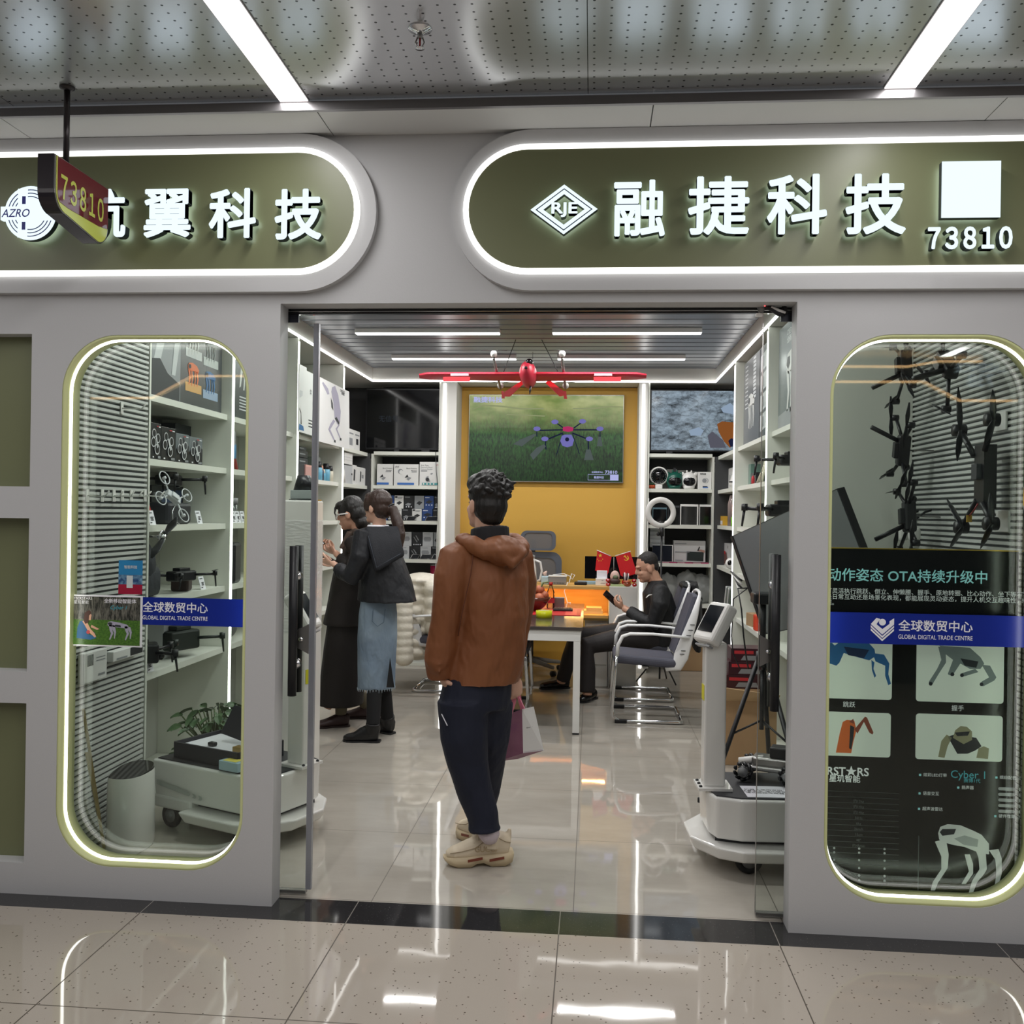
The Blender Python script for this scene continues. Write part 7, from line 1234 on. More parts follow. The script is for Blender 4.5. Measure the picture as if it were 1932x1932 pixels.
for s_, top, out, p_ in ((-1, (1152, 1049), (1126, 1038), [(1154, 1050), (1127, 1039), (1123, 1076), (1145, 1086), (1148, 1080)]), (1, (1160, 1049), (1190, 1040), [(1162, 1050), (1189, 1041), (1202, 1082), (1178, 1089), (1171, 1086)])):
    MB().use(m_wht, True).cyl(fp(*top), fp(*out), .0032, n=8).build('cross_rod', None, t)
    fo = MB().use(m_flag).prism([fp(*q_) for q_ in p_], (0, .002, 0)).build('flag', None, t)
    def star(cx, cy, r, m__): 
        return MB().use(m__).poly([fp(cx+r*(1 if k % 2 == 0 else .4)*math.sin(k*math.pi/5), cy-r*(1 if k % 2 == 0 else .4)*math.cos(k*math.pi/5), .0012) for k in range(10)])
    if s_ < 0:
        star(1132.5, 1048, 4.2, m_fy).build('large_star', None, fo)
        for x, y in ((1127.5, 1055), (1130, 1058), (1134, 1058), (1137, 1055)): star(x, y, 1.3, m_fy).build('small_star', None, fo)
    else:
        mb = MB().use(m_fy); cx, cy = 1182, 1053
        arc = [(cx-.5+5*math.cos(a), cy+5*math.sin(a)) for a in [math.radians(-70+k*22) for k in range(11)]]; arc2 = [(cx-1+3.6*math.cos(a), cy-.3+3.8*math.sin(a)) for a in [math.radians(-60+k*20) for k in range(11)]]
        mb.poly([fp(x, y, .0012) for x, y in arc+arc2[::-1]]); mb.poly([fp(x, y, .0014) for x, y in ((cx-4, cy-3), (cx-2.5, cy-4.2), (cx+3.5, cy+2.6), (cx+2.5, cy+3.6))]); mb.poly([fp(x, y, .0015) for x, y in ((cx-5.5, cy-2.5), (cx-3, cy-5.5), (cx-1.6, cy-4.5), (cx-4.5, cy-1.5))]); mb.build('hammer_sickle', None, fo)
c = pd(1160, Y=4.985); t = thing('bonsai_ornament', 'pink stone ornament with small plant on desk below the flags', 'ornament', c); MB().use(M('pink_stone', '#d9b9ad', .5, bump=(30, .3)), True).ell(c+Vector((0, .02, .085)), (.042, .025, .055)).build('stone', None, t); MB().use(M('pot_brown', '#4a3530', .5), True).ell(c+Vector((0, 0, .045)), (.05, .035, .03)).build('pot', None, t); MB().use(M('dull_green', '#5e6a4e', .7, bump=(40, .8)), True).ell(c+Vector((.005, -.008, .08)), (.026, .02, .02)).build('foliage', None, t); MB().use(M('tray_green', '#aebf8a', .5)).box(c+Vector((-.04, -.035, 0)), c+Vector((.10, .03, .02)), .003).build('tray', None, t)
m_rt = M('red_glossy', '#b51f22', .25)
for k, x in enumerate((1147.5, 1147.0, 1197, 1196)):
    c = pd(x, Y=4.965); z = 0 if k % 2 == 0 else .036; tag(MB().use(m_rt, True).ell(c+Z1*(.017+z), (.021, .018, .0165)).use(m_wp, True).ell(c+Vector((0, -.012, .02+z)), (.008, .006, .007)).build('red_figurine'), 'red lucky figurine, ' + ('lower left', 'upper left', 'lower right', 'upper right')[k]+' on the white desk end', 'figurine', 'red figurines on the desk')
c = pd(1180, Y=5.02); t = thing('pen_holder', 'pen holder with black and white pens beside the crossed flags', 'pen holder', c); MB().use(m_rt, True).lathe([(.03, 0), (.034, .05)], c, n=16).build('cup', None, t)
for k in range(5): MB().use((m_black, m_wht, m_grey)[k % 3], True).cyl(c+Vector((-.015+.008*k, 0, .03)), c+Vector((-.02+.012*k, .004, .115+.008*(k % 2))), .0045, n=8).build('pen', None, t)
tag(MB().use(M('gold_red', '#a8522e', .3), True).torus(pd(1183, Y=4.965)+Z1*.045, .028, .008, (0, 0, 1)).ell(pd(1183, Y=4.965)+Z1*.02, (.04, .025, .02)).build('red_dish'), 'red and gold dish in front of pen holder', 'dish')
# ring light
yr = 5.30; c = PY(1246.5, 967, yr); t = thing('ring_light', 'white ring light on thin black stand before back right shelves', 'lamp', (c.x, yr, 0)); MB().use(m_wht, True).torus(c, .118, .026, Vector((.12, -1, .04)), 48, 14, sy=.55).build('ring', None, t); MB().use(m_black, True).cyl((c.x+.012, yr, .03), (c.x+.012, yr, c.z-.19), .009).build('pole', None, t); MB().use(m_black, True).tube([(c.x+.012, yr, c.z-.22), (c.x+.01, yr, c.z-.14)], .02, 12).ell((c.x-.02, yr, c.z-.20), (.016, .012, .02)).build('clamp', None, t); MB().use(m_black, True).tube([c+Vector((-.04, 0, -.10)), c+Vector((0, -.01, -.085)), c+Vector((.04, 0, -.095))], .008, 8).build('phone_holder', None, t)
for k in range(3): a = 1.2+k*2.094; MB().use(m_black, True).cyl((c.x+.012, yr, .28), (c.x+.012+.22*math.cos(a), yr+.2*math.sin(a), .006), .007, n=8).build('leg', None, t)
tag(MB().use(m_wht, True).tube([PY(1224, 940, 5.6), PY(1222, 1000, 5.55), PY(1220, 1030, 5.5), PY(1224, 1048, 5.45)], .004, 6).build('white_cable'), 'white cable hanging left of the ring light', 'cable')
# ------------------------------------------------------------------ people
m_skin = M('skin', '#c79a82', .5, spec=.35); m_skin2 = M('skin_fair', '#d6ab94', .5, spec=.35); m_lip = M('lips', '#a8645c', .45); m_hairb = M('hair_black', '#14110f', .45, bump=(90, .5, (1, 1, .25))); m_hairn = M('hair_brown', '#33221b', .42, bump=(90, .5, (1, 1, .2)))
m_eye = M('eye_dark', '#181312', .15)
def basis(F, U):
    F = Vector(F).normalized(); U = Vector(U); U = (U-F*U.dot(F)).normalized(); S = F.cross(U).normalized(); return S, F, U, Matrix((S, F, U)).transposed()
def head(mb, H, F, U, s=1.0, neck=None, nr=.056):
    S, F, U, R = basis(F, U); H = Vector(H); e = lambda f, u, r, sd=0.0: mb.ell(H+F*f*s+U*u*s+S*sd*s, [x*s for x in r], R)
    e(-.008, .025, (.074, .094, .100)); e(.026, -.045, (.060, .068, .078)); e(.066, -.098, (.030, .030, .022)); e(.075, .022, (.050, .022, .014)); e(.092, -.065, (.022, .012, .013)); e(.060, -.035, (.055, .035, .03))
    mb.tube([H+F*.084*s+U*.012*s, H+F*.103*s-U*.022*s, H+F*.100*s-U*.036*s], [.009*s, .013*s, .014*s], 10)
    for k in (-1, 1): e(-.006, -.018, (.011, .021, .034), k*.076); e(.02, -.055, (.02, .05, .05), k*.035)
    if neck is not None: mb.tube([H-F*.022*s-U*.045*s, (H-F*.03*s-U*.10*s).lerp(Vector(neck), .4), Vector(neck)], [nr, nr, nr*1.25], 16)
    return S, F, U, R
def face_bits(t, H, F, U, s=1.0, lids=True):
    S, F, U, R = basis(F, U); H = Vector(H)
    for k in (-1, 1):
        c = H+F*.068*s-U*.005*s+S*k*.031*s; MB().use(m_eye, True).ell(c, (.013*s, .009*s, .0055*s), R, 10, 6).build('eye', None, t); MB().use(m_hairb, True).tube([c+U*.021*s-S*k*.017*s+F*.008*s, c+U*.026*s+F*.006*s, c+U*.020*s+S*k*.02*s-F*.008*s], [.003*s, .004*s, .002*s], 6).build('eyebrow', None, t)
    MB().use(m_lip, True).ell(H+F*.098*s-U*.066*s, (.021*s, .006*s, .0065*s), R, 12, 6).build('mouth', None, t)
def hand(mb, Wp, Dv, N, curl=.5, s=1.0, side=1, spread=.02, r=.0085):
    D_ = Vector(Dv).normalized(); N = Vector(N); N = (N-D_*N.dot(D_)).normalized(); T = D_.cross(N).normalized()*side; Wp = Vector(Wp); R = Matrix((T, D_, N)).transposed()
    mb.ell(Wp+D_*.045*s, (.040*s, .052*s, .017*s), R, 14, 8)
    for i, L in enumerate((.072, .082, .078, .060)):
        b = Wp+D_*(.083-.004*abs(i-1.3))*s+T*(1.5-i)*spread*s; a = 0.0; pts = [b-D_*.02*s, b]; d = D_
        for seg, fr in enumerate((.42, .32, .26)):
            a += curl*(.75, .95, .7)[seg]; d = (D_*math.cos(a)+N*math.sin(a)); pts.append(pts[-1]+d*L*fr*s)
        mb.tube(pts, [r*s*1.05, r*s*1.05, r*s, r*s*.92, r*s*.75], 8)
    tb = Wp+D_*.022*s+T*.034*s; mb.tube([tb-T*.012*s, tb+(D_*.55+T*.6+N*.35).normalized()*.032*s, tb+(D_*.9+T*.45+N*.6).normalized()*.060*s, tb+(D_*1.0+T*.15+N*.8).normalized()*.080*s], [.014*s, .0115*s, .010*s, .008*s], 8)
def cloth(t, name, m_, build, vox=.010, sm=5, amp=.004, sc=9, label=None, colour=None):
    mb = MB(); build(mb); o = remesh(mb, name, vox, sm, t, m_, amp, sc, colour); 
    if label: o['label'] = label
    return o
def etube(mb, pts, radii, F, n=20):   # torso like tube: radii = (side, depth) per point, aligned with facing F
    F = Vector((F[0], F[1], 0)).normalized(); S = F.cross(Z1); rows = []
    for p, (a, b) in zip(pts, radii): p = Vector(p); rows.append([p+S*(a*math.cos(2*math.pi*k/n))+F*(b*math.sin(2*math.pi*k/n)) for k in range(n)])
    V = mb._grid(rows, close_u=True); mb.face(V[0][::-1]); mb.face(V[-1])
def shoe(mb, toe, heel, h, w, ankle=None, toe_h=.05, ar=.045):
    toe, heel = Vector(toe), Vector(heel); L = (toe-heel).length; d = (toe-heel).normalized(); s_ = Vector((-d.y, d.x, 0))
    pts = [heel+d*L*k+Z1*z for k, z in ((.02, h*.42), (.12, h*.46), (.30, h*.46), (.5, h*.36), (.7, toe_h*.55), (.88, toe_h*.46), (.98, toe_h*.36))]
    rr = [(w*.28, h*.36), (w*.40, h*.46), (w*.44, h*.46), (w*.46, h*.36), (w*.5, toe_h*.55), (w*.44, toe_h*.46), (w*.22, toe_h*.30)]
    mb.tube(pts, rr, 16, up=Z1)
    if ankle is not None: mb.tube([heel+d*L*.24+Z1*h*.4, Vector(ankle)], [ar*1.05, ar], 14)
def sole(t, toe, heel, w, th, m_, name='sole', parent=None, waist=.82):
    toe, heel = Vector(toe), Vector(heel); L = (toe-heel).length; d = (toe-heel).normalized(); s_ = Vector((-d.y, d.x, 0)); out = []
    for k, ww in ((0, .30), (.05, .40), (.2, .44), (.45, .44*waist), (.7, .52), (.88, .46), (.97, .26), (1, .10)): out.append((k, ww))
    A = [heel+d*L*k+s_*w*ww for k, ww in out]+[heel+d*L*k-s_*w*ww for k, ww in out[::-1]]
    mb = MB().use(m_).prism([a+Z1*.001 for a in A], (0, 0, th)); return mb.build(name, None, parent or t)
# ---- standing man in brown jacket
YM = .55; PM = lambda x, y, d=0.0: PY(x, y, YM+d)
F0 = Vector((-.67, .74, 0)); L0 = Vector((-.74, -.67, 0))
man = thing('person', 'person in brown hooded jacket and navy trousers standing in the doorway, back to viewer', 'person', PZ(905, 1610))
H = PM(916, 949); nb = PM(921, 1015, .0)
sc_l, sc_r = nb+L0*.165-Z1*.055, nb-L0*.165-Z1*.055; hipc = PM(902, 1300)
el_l, wr_l = PM(838, 1165, -.12), PM(829, 1272, -.10); el_r, wr_r = PM(983, 1165, .20), PM(974, 1278, .16)
kn_l, an_l = PM(880, 1440, -.04), PM(921, 1580, -.05); kn_r, an_r = PM(925, 1440, .18), PM(908, 1556, .26)
mb = MB(); head(mb, H, F0+Vector((0, 0, .10)), Z1, .98, nb-Z1*.02, .056)
etube(mb, [nb-Z1*.02, nb-Z1*.08, nb.lerp(hipc, .5), hipc], [(.10, .06), (.15, .08), (.13, .085), (.13, .085)], F0)
for sh, e_, w_ in ((sc_l, el_l, wr_l), (sc_r, el_r, wr_r)): mb.tube([nb-Z1*.06, sh, e_, w_], [.05, .045, .036, .026], 12)
hand(mb, wr_l, (.42, .42, -.8), (.6, .3, .1), .35, .90, 1); hand(mb, wr_r, (.05, 0, -1), (-.6, .5, 0), 1.15, .95, -1)
for hp, k_, a_ in ((hipc+L0*.08, kn_l, an_l), (hipc-L0*.08, kn_r, an_r)): mb.tube([hipc, hp, k_, a_], [.09, .075, .05, .028], 14)
remesh(mb, 'body', .0055, 3, man, m_skin2); face_bits(man, H, F0+Vector((0, 0, .10)), Z1, .98)
m_brown = M('brown_jacket', '#86512d', .6, bump=(7, 1.0, (1, 1, .6), .05), vary=(3, '#7d4928')); m_navy_t = M('navy_trousers', '#10162a', .75, bump=(8, 1.0, (1, 1, .5), .03)); m_collar = M('collar_black', '#15151a', .7); m_cream_s = M('sneaker_cream', '#d6c7ae', .5); m_sole_c = M('sneaker_sole', '#c9b796', .5)
hemc = PM(910, 1288)
def jacket(mb):
    tb = [nb+F0*.0-Z1*.0, nb-Z1*.035, nb-Z1*.09, PM(925, 1090, .0), PM(930, 1160, .0), PM(922, 1235), hemc]
    etube(mb, tb, [(.075, .065), (.15, .085), (.195, .115), (.185, .135), (.175, .14), (.172, .14), (.172, .142)], F0, 28)
    mb.tube([nb+L0*.03-Z1*.055, nb+L0*.105-Z1*.045, sc_l+L0*.01-Z1*.035, PM(850, 1085, -.13), PM(842, 1170, -.14), PM(828, 1245, -.12), PM(830, 1279, -.10)], [.045, .062, .076, .074, .068, .066, .054], 18)
    mb.tube([nb-L0*.03-Z1*.055, nb-L0*.105-Z1*.045, sc_r-Z1*.035, PM(985, 1095, .14), PM(978, 1170, .20), PM(966, 1250, .16), PM(966, 1280, .14)], [.045, .06, .072, .068, .058, .055, .05], 18)
    for k in range(4): a = k*1.6; mb.tube([PM(832, 1225+14*k, -.19), PM(816, 1232+13*k, -.13), PM(822, 1236+12*k, -.06)], [.006, .010, .006], 8)
cloth(man, 'jacket', m_brown, jacket, .008, 3, .012, 7)
# sleeve seams and hem as raised welts
MB().use(M('seam_brown', '#5c2f18', .7), True).tube([PM(893, 1045, -.155), PM(888, 1085, -.165), PM(880, 1120, -.172), PM(871, 1160, -.172), PM(864, 1200, -.168)], .0022, 6).build('sleeve_seam', None, man)
hd0 = nb-F0*.085
def hood(mb):
    rows = []
    for k in range(15):
        a = math.radians(-100+200*k/14); b = hd0+F0*.055+L0*(.135*math.sin(a))-F0*(.115*math.cos(a)); mb.ell(b-Z1*(.012+.05*math.cos(a)), (.042, .042, .030+.018*math.cos(a)))
    mb.ell(hd0-Z1*.035-F0*.015, (.105, .075, .05), Euler((0, 0, math.atan2(L0.y, L0.x)))); mb.ell(hd0-Z1*.085-F0*.025, (.075, .05, .035), Euler((0, 0, math.atan2(L0.y, L0.x))))
    mb.tube([hd0+L0*.12-Z1*.00+F0*.03, hd0+L0*.07-Z1*.05-F0*.07, hd0-Z1*.105-F0*.09, hd0-L0*.07-Z1*.06-F0*.08, hd0-L0*.12-Z1*.005+F0*.03], [.018, .022, .022, .022, .018], 10)
cloth(man, 'hood', m_brown, hood, .007, 3, .008, 13)
def collar(mb):
    for k in range(24):
        a = 2*math.pi*k/24; c = nb+Z1*(.028-.012*math.cos(a))+F0*(.070*math.cos(a)-.012)+L0*(.078*math.sin(a)); mb.tube([c-Z1*.055, c+Z1*.018], [.016, .010], 8)
cloth(man, 'collar', m_collar, collar, .006, 3, .001, 20)
def trousers(mb):
    etube(mb, [PM(904, 1272), PM(897, 1310), PM(896, 1335)], [(.16, .128), (.172, .135), (.165, .13)], F0, 26)
    mb.tube([PM(874, 1320, -.06), PM(875, 1390, -.06), PM(882, 1440, -.05), PM(896, 1492, -.05), PM(912, 1540, -.05), PM(915, 1566, -.05)], [.116, .105, .088, .077, .069, .068], 20)
    mb.tube([PM(922, 1325, .06), PM(922, 1390, .10), PM(920, 1440, .15), PM(915, 1490, .20), PM(908, 1530, .24), PM(905, 1548, .26)], [.108, .095, .080, .072, .066, .062], 20)
    mb.torus(PM(915, 1563, -.05), .066, .009, Z1, 24, 8)
cloth(man, 'trousers', m_navy_t, trousers, .009, 3, .007, 7)
MB().use(m_wp).tube([PM(833, 1347, -.155), PM(844, 1369, -.165)], .0022, 6).build('pocket_piping', None, man)
toeL, heelL = PZ(839, 1640), PZ(965, 1636); d_ = (toeL-heelL).normalized(); heelL = toeL-d_*.295; 
dn = Vector((-d_.y, d_.x, 0)); off = dn*(.055 if dn.y > 0 else -.055); toeL += off; heelL += off
def sneaker(toe, heel, ank, nm):
    d = (toe-heel).normalized(); sd = Vector((-d.y, d.x, 0)); sd = sd if sd.y < 0 else -sd; Q = lambda k, s_, z: heel+d*(k*.295)+sd*s_+Z1*z
    u = cloth(man, nm, m_cream_s, lambda mb: (mb.tube([Q(.03, 0, .075), Q(.14, 0, .082), Q(.30, 0, .085), Q(.48, 0, .073), Q(.68, 0, .058), Q(.86, 0, .052), Q(.97, 0, .046)], [(.036, .045), (.044, .058), (.046, .06), (.048, .05), (.05, .036), (.045, .028), (.022, .014)], 18, up=Z1), mb.tube([Q(.28, 0, .08), Q(.27, 0, .13)], [(.043, .07), (.042, .068)], 16), mb.tube([Q(.54, 0, .085), Q(.51, 0, .125), Q(.48, 0, .158)], [(.028, .03), (.027, .018), (.022, .010)], 12), mb.tube([Q(.5, 0, .08), Q(.64, 0, .075), Q(.78, 0, .062)], [(.044, .045), (.044, .034), (.044, .026)], 14), mb.tube([Q(.05, 0, .11), Q(.02, 0, .152)], [.018, .008], 10)), .005, 3, .001, 20)
    so = MB().use(m_sole_c, True); prof = [(-.035, .040, .24), (-.01, .018, .34), (.10, .004, .42), (.30, .003, .41), (.42, .017, .37), (.52, .015, .39), (.62, .003, .46), (.80, .004, .45), (.92, .012, .34), (.99, .024, .18), (1.015, .034, .06)]
    A = []; 
    for k, z0, ww in prof:
        top = .056-.022*max(0, k-.2); A.append([Q(k, -.115*ww*1.06, z0), Q(k, .115*ww*1.06, z0), Q(k, .115*ww*1.02, max(top, z0+.01)), Q(k, -.115*ww*1.02, max(top, z0+.01))])
    so.grid(A, close_u=True); so.face([so.bm.verts.new(p) for p in A[0]]); so.face([so.bm.verts.new(p) for p in A[-1]]); so.build('sole', None, u)
    for k0, k1 in ((.12, .34), (.44, .66)): MB().use(M('sneaker_stripe', '#7a3b28', .5)).prism([Q(k0, .0535, .036), Q(k1, .0545, .026), Q(k1, .054, .037), Q(k0, .053, .047)], sd*.002).build('side_stripe', None, u)
    lc = MB().use(M('lace', '#cfc3ad', .6), True)
    for k in range(5): kk = .50+.06*k; z = .136-.014*k; lc.tube([Q(kk, .034, z-.022), Q(kk+.015, .0, z+.006-.002*k), Q(kk+.03, -.034, z-.022)], .0035, 6)
    lc.build('laces', None, u)
    pn = MB().use(M('sneaker_line', '#a08f74', .6), True).tube([Q(.92, .042, .062), Q(.75, .051, .072), Q(.55, .05, .086), Q(.42, .046, .112)], .002, 5).tube([Q(.02, .032, .10), Q(.10, .044, .108), Q(.22, .047, .128)], .002, 5); pn.build('panel_seam', None, u)
    return u, Q, d, sd
u, Q, d1, sd1 = sneaker(toeL, heelL, an_l, 'sneaker')
mb = MB(); mb.text('GUCCI', Q(.40, .0585, .083), -d1 if d1.x > 0 else -d1, (Z1*1.0-d1*.0+sd1*-.18), 1, M('sneaker_letter', '#9c8868', .6), None, bold=.03, width=.095, height=.026); mb.build('side_lettering', None, u)
toeR = PZ(866, 1578); 
dR = Vector((-.62, .78, 0)).normalized(); u2, Q2, _, _ = sneaker(toeR+Vector((.0, .05, 0)), toeR+Vector((.0, .05, 0))-dR*.295, an_r, 'sneaker')
m_sock = M('sock', '#cbbfc6', .8, bump=(200, .3)); MB().use(m_sock, True).tube([PM(925, 1587, -.04), PM(924, 1577, -.045), PM(919, 1560, -.05)], [.030, .044, .052], 18).build('sock', None, man); MB().use(m_sock, True).tube([Q2(.30, 0, .09), Q2(.30, 0, .14), PM(908, 1540, .25)], [.036, .038, .04], 18).build('sock', None, man)
def hair_m(mb):
    S, F, U, R = basis(F0, Z1); e = lambda f, u, r, sd=0.0: mb.ell(H+F*f+U*u+S*sd, r, R)
    e(-.018, .045, (.084, .096, .090)); e(-.035, -.012, (.080, .078, .080)); e(-.045, -.055, (.062, .052, .05)); e(.03, .085, (.068, .07, .05)); e(-.012, .10, (.06, .06, .03))
    r2 = random.Random(3)
    for k in range(170):
        a, b = r2.uniform(0, 6.283), r2.uniform(-.1, 1.45); dr = S*(math.cos(a)*math.cos(b))+F*(math.sin(a)*math.cos(b))+U*math.sin(b)
        if dr.dot(F) > .45 and b < .55: continue
        p = H-F*.016+U*.04+Vector((0, 0, 0))+S*(dr.dot(S)*.078)+F*(dr.dot(F)*.088)+U*(dr.dot(U)*.090); q = dr*.35+U*.1+S*.5-F*.45; L = r2.uniform(.016, .026)
        mb.tube([p-dr*.01, p+(dr*.6+q*.4)*L*.6, p+(dr*.5+q.normalized()*.8)*L], [.014, .011, .004], 6)
    for k in range(30):   # cowlick at the back
        p = H+S*(.03+.03*r2.random())-F*(.03+.05*r2.random())+U*(.02+.075*r2.random()); d = (S*.8-F*.65+U*r2.uniform(-.1, .45)).normalized(); mb.tube([p, p+d*.025, p+d*r2.uniform(.035, .056)], [.018, .013, .003], 6)
cloth(man, 'hair', m_hairb, hair_m, .0045, 3, .002, 40)
# paper bag in his right hand
Yb = .74; pb = lambda x, y, d=0: PY(x, y, Yb+d)
bag = thing('paper_bag', 'mauve and white paper gift bag with pink ribbon handles held by standing person', 'bag', pb(985, 1425)); m_mv = M('bag_mauve', '#7c4a63', .45, vary=(7, '#946178')); m_pk = M('ribbon_pink', '#e58aa2', .45)
A_ = [pb(985, 1338), pb(987, 1421), pb(938, 1437, -.02), pb(946, 1352, -.02)]; B_ = [pb(1007, 1333, .05), pb(1026, 1416, .05)]; g1, g2 = B_[0]-A_[0], B_[1]-A_[1]
mb = MB().use(m_mv).poly(A_).poly([A_[0]+g1, A_[1]+g2, A_[2]+g2, A_[3]+g1][::-1]).use(m_wht).poly([A_[0], A_[1], A_[1]+g2, A_[0]+g1]).poly([A_[3], A_[2], A_[2]+g2, A_[3]+g1]).use(m_mv).poly([A_[1], A_[2], A_[2]+g2, A_[1]+g2]); mb.build('body', None, bag)
fold = pb(1001, 1401, .028); MB().use(M('bag_fold', '#c9c2c6', .5)).poly([A_[1]+(fold-A_[1])*.02-Vector((0, .0015, 0)), fold-Vector((0, .002, 0)), A_[1]+g2-Vector((0, .0015, 0))]).build('gusset_fold', None, bag)
MB().use(M('flower_mauve', '#8f5a78', .5)).poly([A_[0].lerp(A_[2], .35)+Vector((0, -.0012, 0))+((A_[3]-A_[0]).normalized()*math.cos(k*math.pi/12)+Z1*math.sin(k*math.pi/12))*(.04 if k % 2 else .012) for k in range(24)]).build('printed_flower', None, bag)
mb = MB(); mb.text('flowerly', pb(999, 1372, .02)-Vector((0, .004, 0)), (g1+g2)/2, Z1, 1, m_dogd, None, width=.032); mb.build('lettering', None, bag)
for x0, x1, dy in ((966, 960, 0), (979, 986, .03)): MB().use(m_pk).tube([pb(973, 1296, .0), pb((x0+973)/2+2, 1308, dy), pb(x0+3, 1326, dy), pb(x1+2, 1348, dy-.012)], [(.010, .0015), (.011, .0015), (.010, .0015), (.010, .0015)], 6).build('ribbon_handle', None, bag)
MB().use(m_pk).tube([pb(972, 1298, -.01), pb(978, 1312, -.01), pb(985, 1326, -.01), pb(990, 1337, -.005)], [(.010, .0015)]*4, 6).build('ribbon_handle', None, bag)
# ---- woman with ponytail, black jacket and denim skirt
YW = 2.80; PW = lambda x, y, d=0.0: PY(x, y, YW+d); Fb = Vector((-.88, .47, 0)).normalized(); Lb = Vector((-Fb.y, Fb.x, 0))
wb = thing('person', 'person with ponytail in black flared jacket, denim skirt and black ankle boots', 'person', PZ(700, 1398))
Hb = PW(712, 956); nk = PW(713, 996); hp = PW(712, 1150)
m_blk = M('jacket_black', '#14161c', .65, bump=(9, 1.0, (1, 1, .6), .03)); m_den = M('denim', '#6a7c90', .75, bump=(10, 1.0, (1, 1, .5), .03), vary=(4, '#8698a8')); m_boot = M('boot_black', '#101013', .38); m_tight = M('tights', '#0d0d10', .85)
sl, sr_ = nk+Lb*.15-Z1*.045, nk-Lb*.15-Z1*.045
mb = MB(); head(mb, Hb, Fb, Z1, .93, nk-Z1*.02, .046); etube(mb, [nk-Z1*.02, nk-Z1*.08, nk.lerp(hp, .5), hp], [(.08, .05), (.12, .07), (.10, .07), (.11, .08)], Fb)
eb, wbp = PW(662, 1090, -.16), PW(627, 1062, -.06); mb.tube([nk-Z1*.06, sl, eb, wbp], [.04, .04, .032, .022], 10); eb2, wb2 = PW(668, 1085, .22), PW(630, 1064, .10); mb.tube([nk-Z1*.06, sr_, eb2, wb2], [.04, .04, .032, .022], 10)
hand(mb, wbp, (-.9, .25, .12), (.1, .5, .8), .7, .9, -1); hand(mb, wb2, (-.9, -.2, .1), (.1, -.5, .8), .7, .9, 1)
k1, a1, k2, a2 = PW(707, 1280, -.06), PW(704, 1370, -.14), PW(722, 1275, .07), PW(731, 1356, .10)
for s_, k_, a_ in ((1, k1, a1), (-1, k2, a2)): mb.tube([hp, hp+Lb*.05*s_-Z1*.03, k_, a_], [.07, .06, .04, .034], 12)
remesh(mb, 'body', .0055, 3, wb, m_skin2); face_bits(wb, Hb, Fb, Z1, .93)
def jk(mb):
    etube(mb, [nk+Z1*.0, nk-Z1*.04, nk-Z1*.10, PW(722, 1060, 0), PW(728, 1105, 0), PW(730, 1134, 0)], [(.06, .055), (.13, .085), (.17, .12), (.17, .15), (.18, .19), (.185, .215)], Fb, 26)
    mb.tube([nk+Lb*.03-Z1*.05, nk+Lb*.10-Z1*.045, sl, PW(680, 1050, -.17), eb, PW(645, 1078, -.10), PW(636, 1070, -.075)], [.04, .055, .07, .070, .066, .055, .042], 14); mb.tube([nk-Lb*.03-Z1*.05, nk-Lb*.10-Z1*.045, sr_, PW(690, 1050, .18), eb2, PW(640, 1070, .12)], [.04, .055, .068, .062, .058, .042], 14)
cloth(wb, 'jacket', m_blk, jk, .009, 4, .006, 9)
q = [PW(694, 1000, -.15), PW(748, 998, -.10), PW(757, 1046, -.155), PW(712, 1072, -.225), ]
def cape(mb):
    for i in range(15):
        for j in range(13):
            u_, v_ = i/14, j/12; a = q[0].lerp(q[1], u_); b = q[3].lerp(q[2], u_); mb.ell(a.lerp(b, v_)+Vector((0, -.015*math.sin(math.pi*v_), 0)), (.026, .013, .024), None, 8, 6)
cloth(wb, 'collar_flap', M('flap_black', '#10131b', .72, bump=(120, .2)), cape, .007, 8, .004, 12)
MB().use(M('stitch', '#3d4450', .6), True).tube([q[0].lerp(q[3], .15)-Vector((0, .03, 0)), q[3]-Vector((0, .025, -.006)), q[2]-Vector((0, .028, -.006))], .0018, 5).build('stitching', None, wb)
def colw(mb):
    for k in range(14): a = math.radians(-20+200*k/13); c = nk+Z1*(.012)+Fb*(-.058*math.sin(a)+.0)+Lb*(.072*math.cos(a)); mb.ell(c, (.016, .016, .010), None, 8, 6)
cloth(wb, 'white_collar', m_wp, colw, .005, 3, .0)
def skirt(mb): etube(mb, [PW(714, 1122), PW(713, 1160), PW(712, 1200), PW(711, 1250), PW(710, 1297)], [(.125, .105), (.145, .12), (.15, .125), (.145, .122), (.14, .118)], Fb, 28)
sk = cloth(wb, 'denim_skirt', m_den, skirt, .009, 3, .004, 9)
MB().use(M('denim_seam', '#45586b', .8), True).tube([PW(704, 1150, -.148), PW(702, 1172, -.152), PW(712, 1182, -.152), PW(724, 1174, -.14), PW(727, 1150, -.13)], .002, 5).build('pocket_seam', None, sk); MB().use(m_tight).poly([PW(736, 1240, -.118), PW(744, 1297, -.10), PW(729, 1297, -.128)]).build('skirt_slit', None, sk)
def fr(mb):
    for k in range(40): a = 2*math.pi*k/40; c = PW(710, 1297)+Fb.cross(Z1)*(.14*math.cos(a))+Fb*(.118*math.sin(a)); mb.cyl(c+Z1*.005, c-Z1*(.010+.008*rnd.random()), .003, .001, 5)
mb = MB().use(M('denim_fray', '#a9b6c1', .8)); fr(mb); mb.build('frayed_hem', None, sk)
cloth(wb, 'tights', m_tight, lambda mb: (mb.tube([PW(710, 1190, -.05), k1, a1], [.066, .056, .046], 14), mb.tube([PW(717, 1190, .05), k2, a2], [.066, .054, .046], 14)), .009, 3, .001)
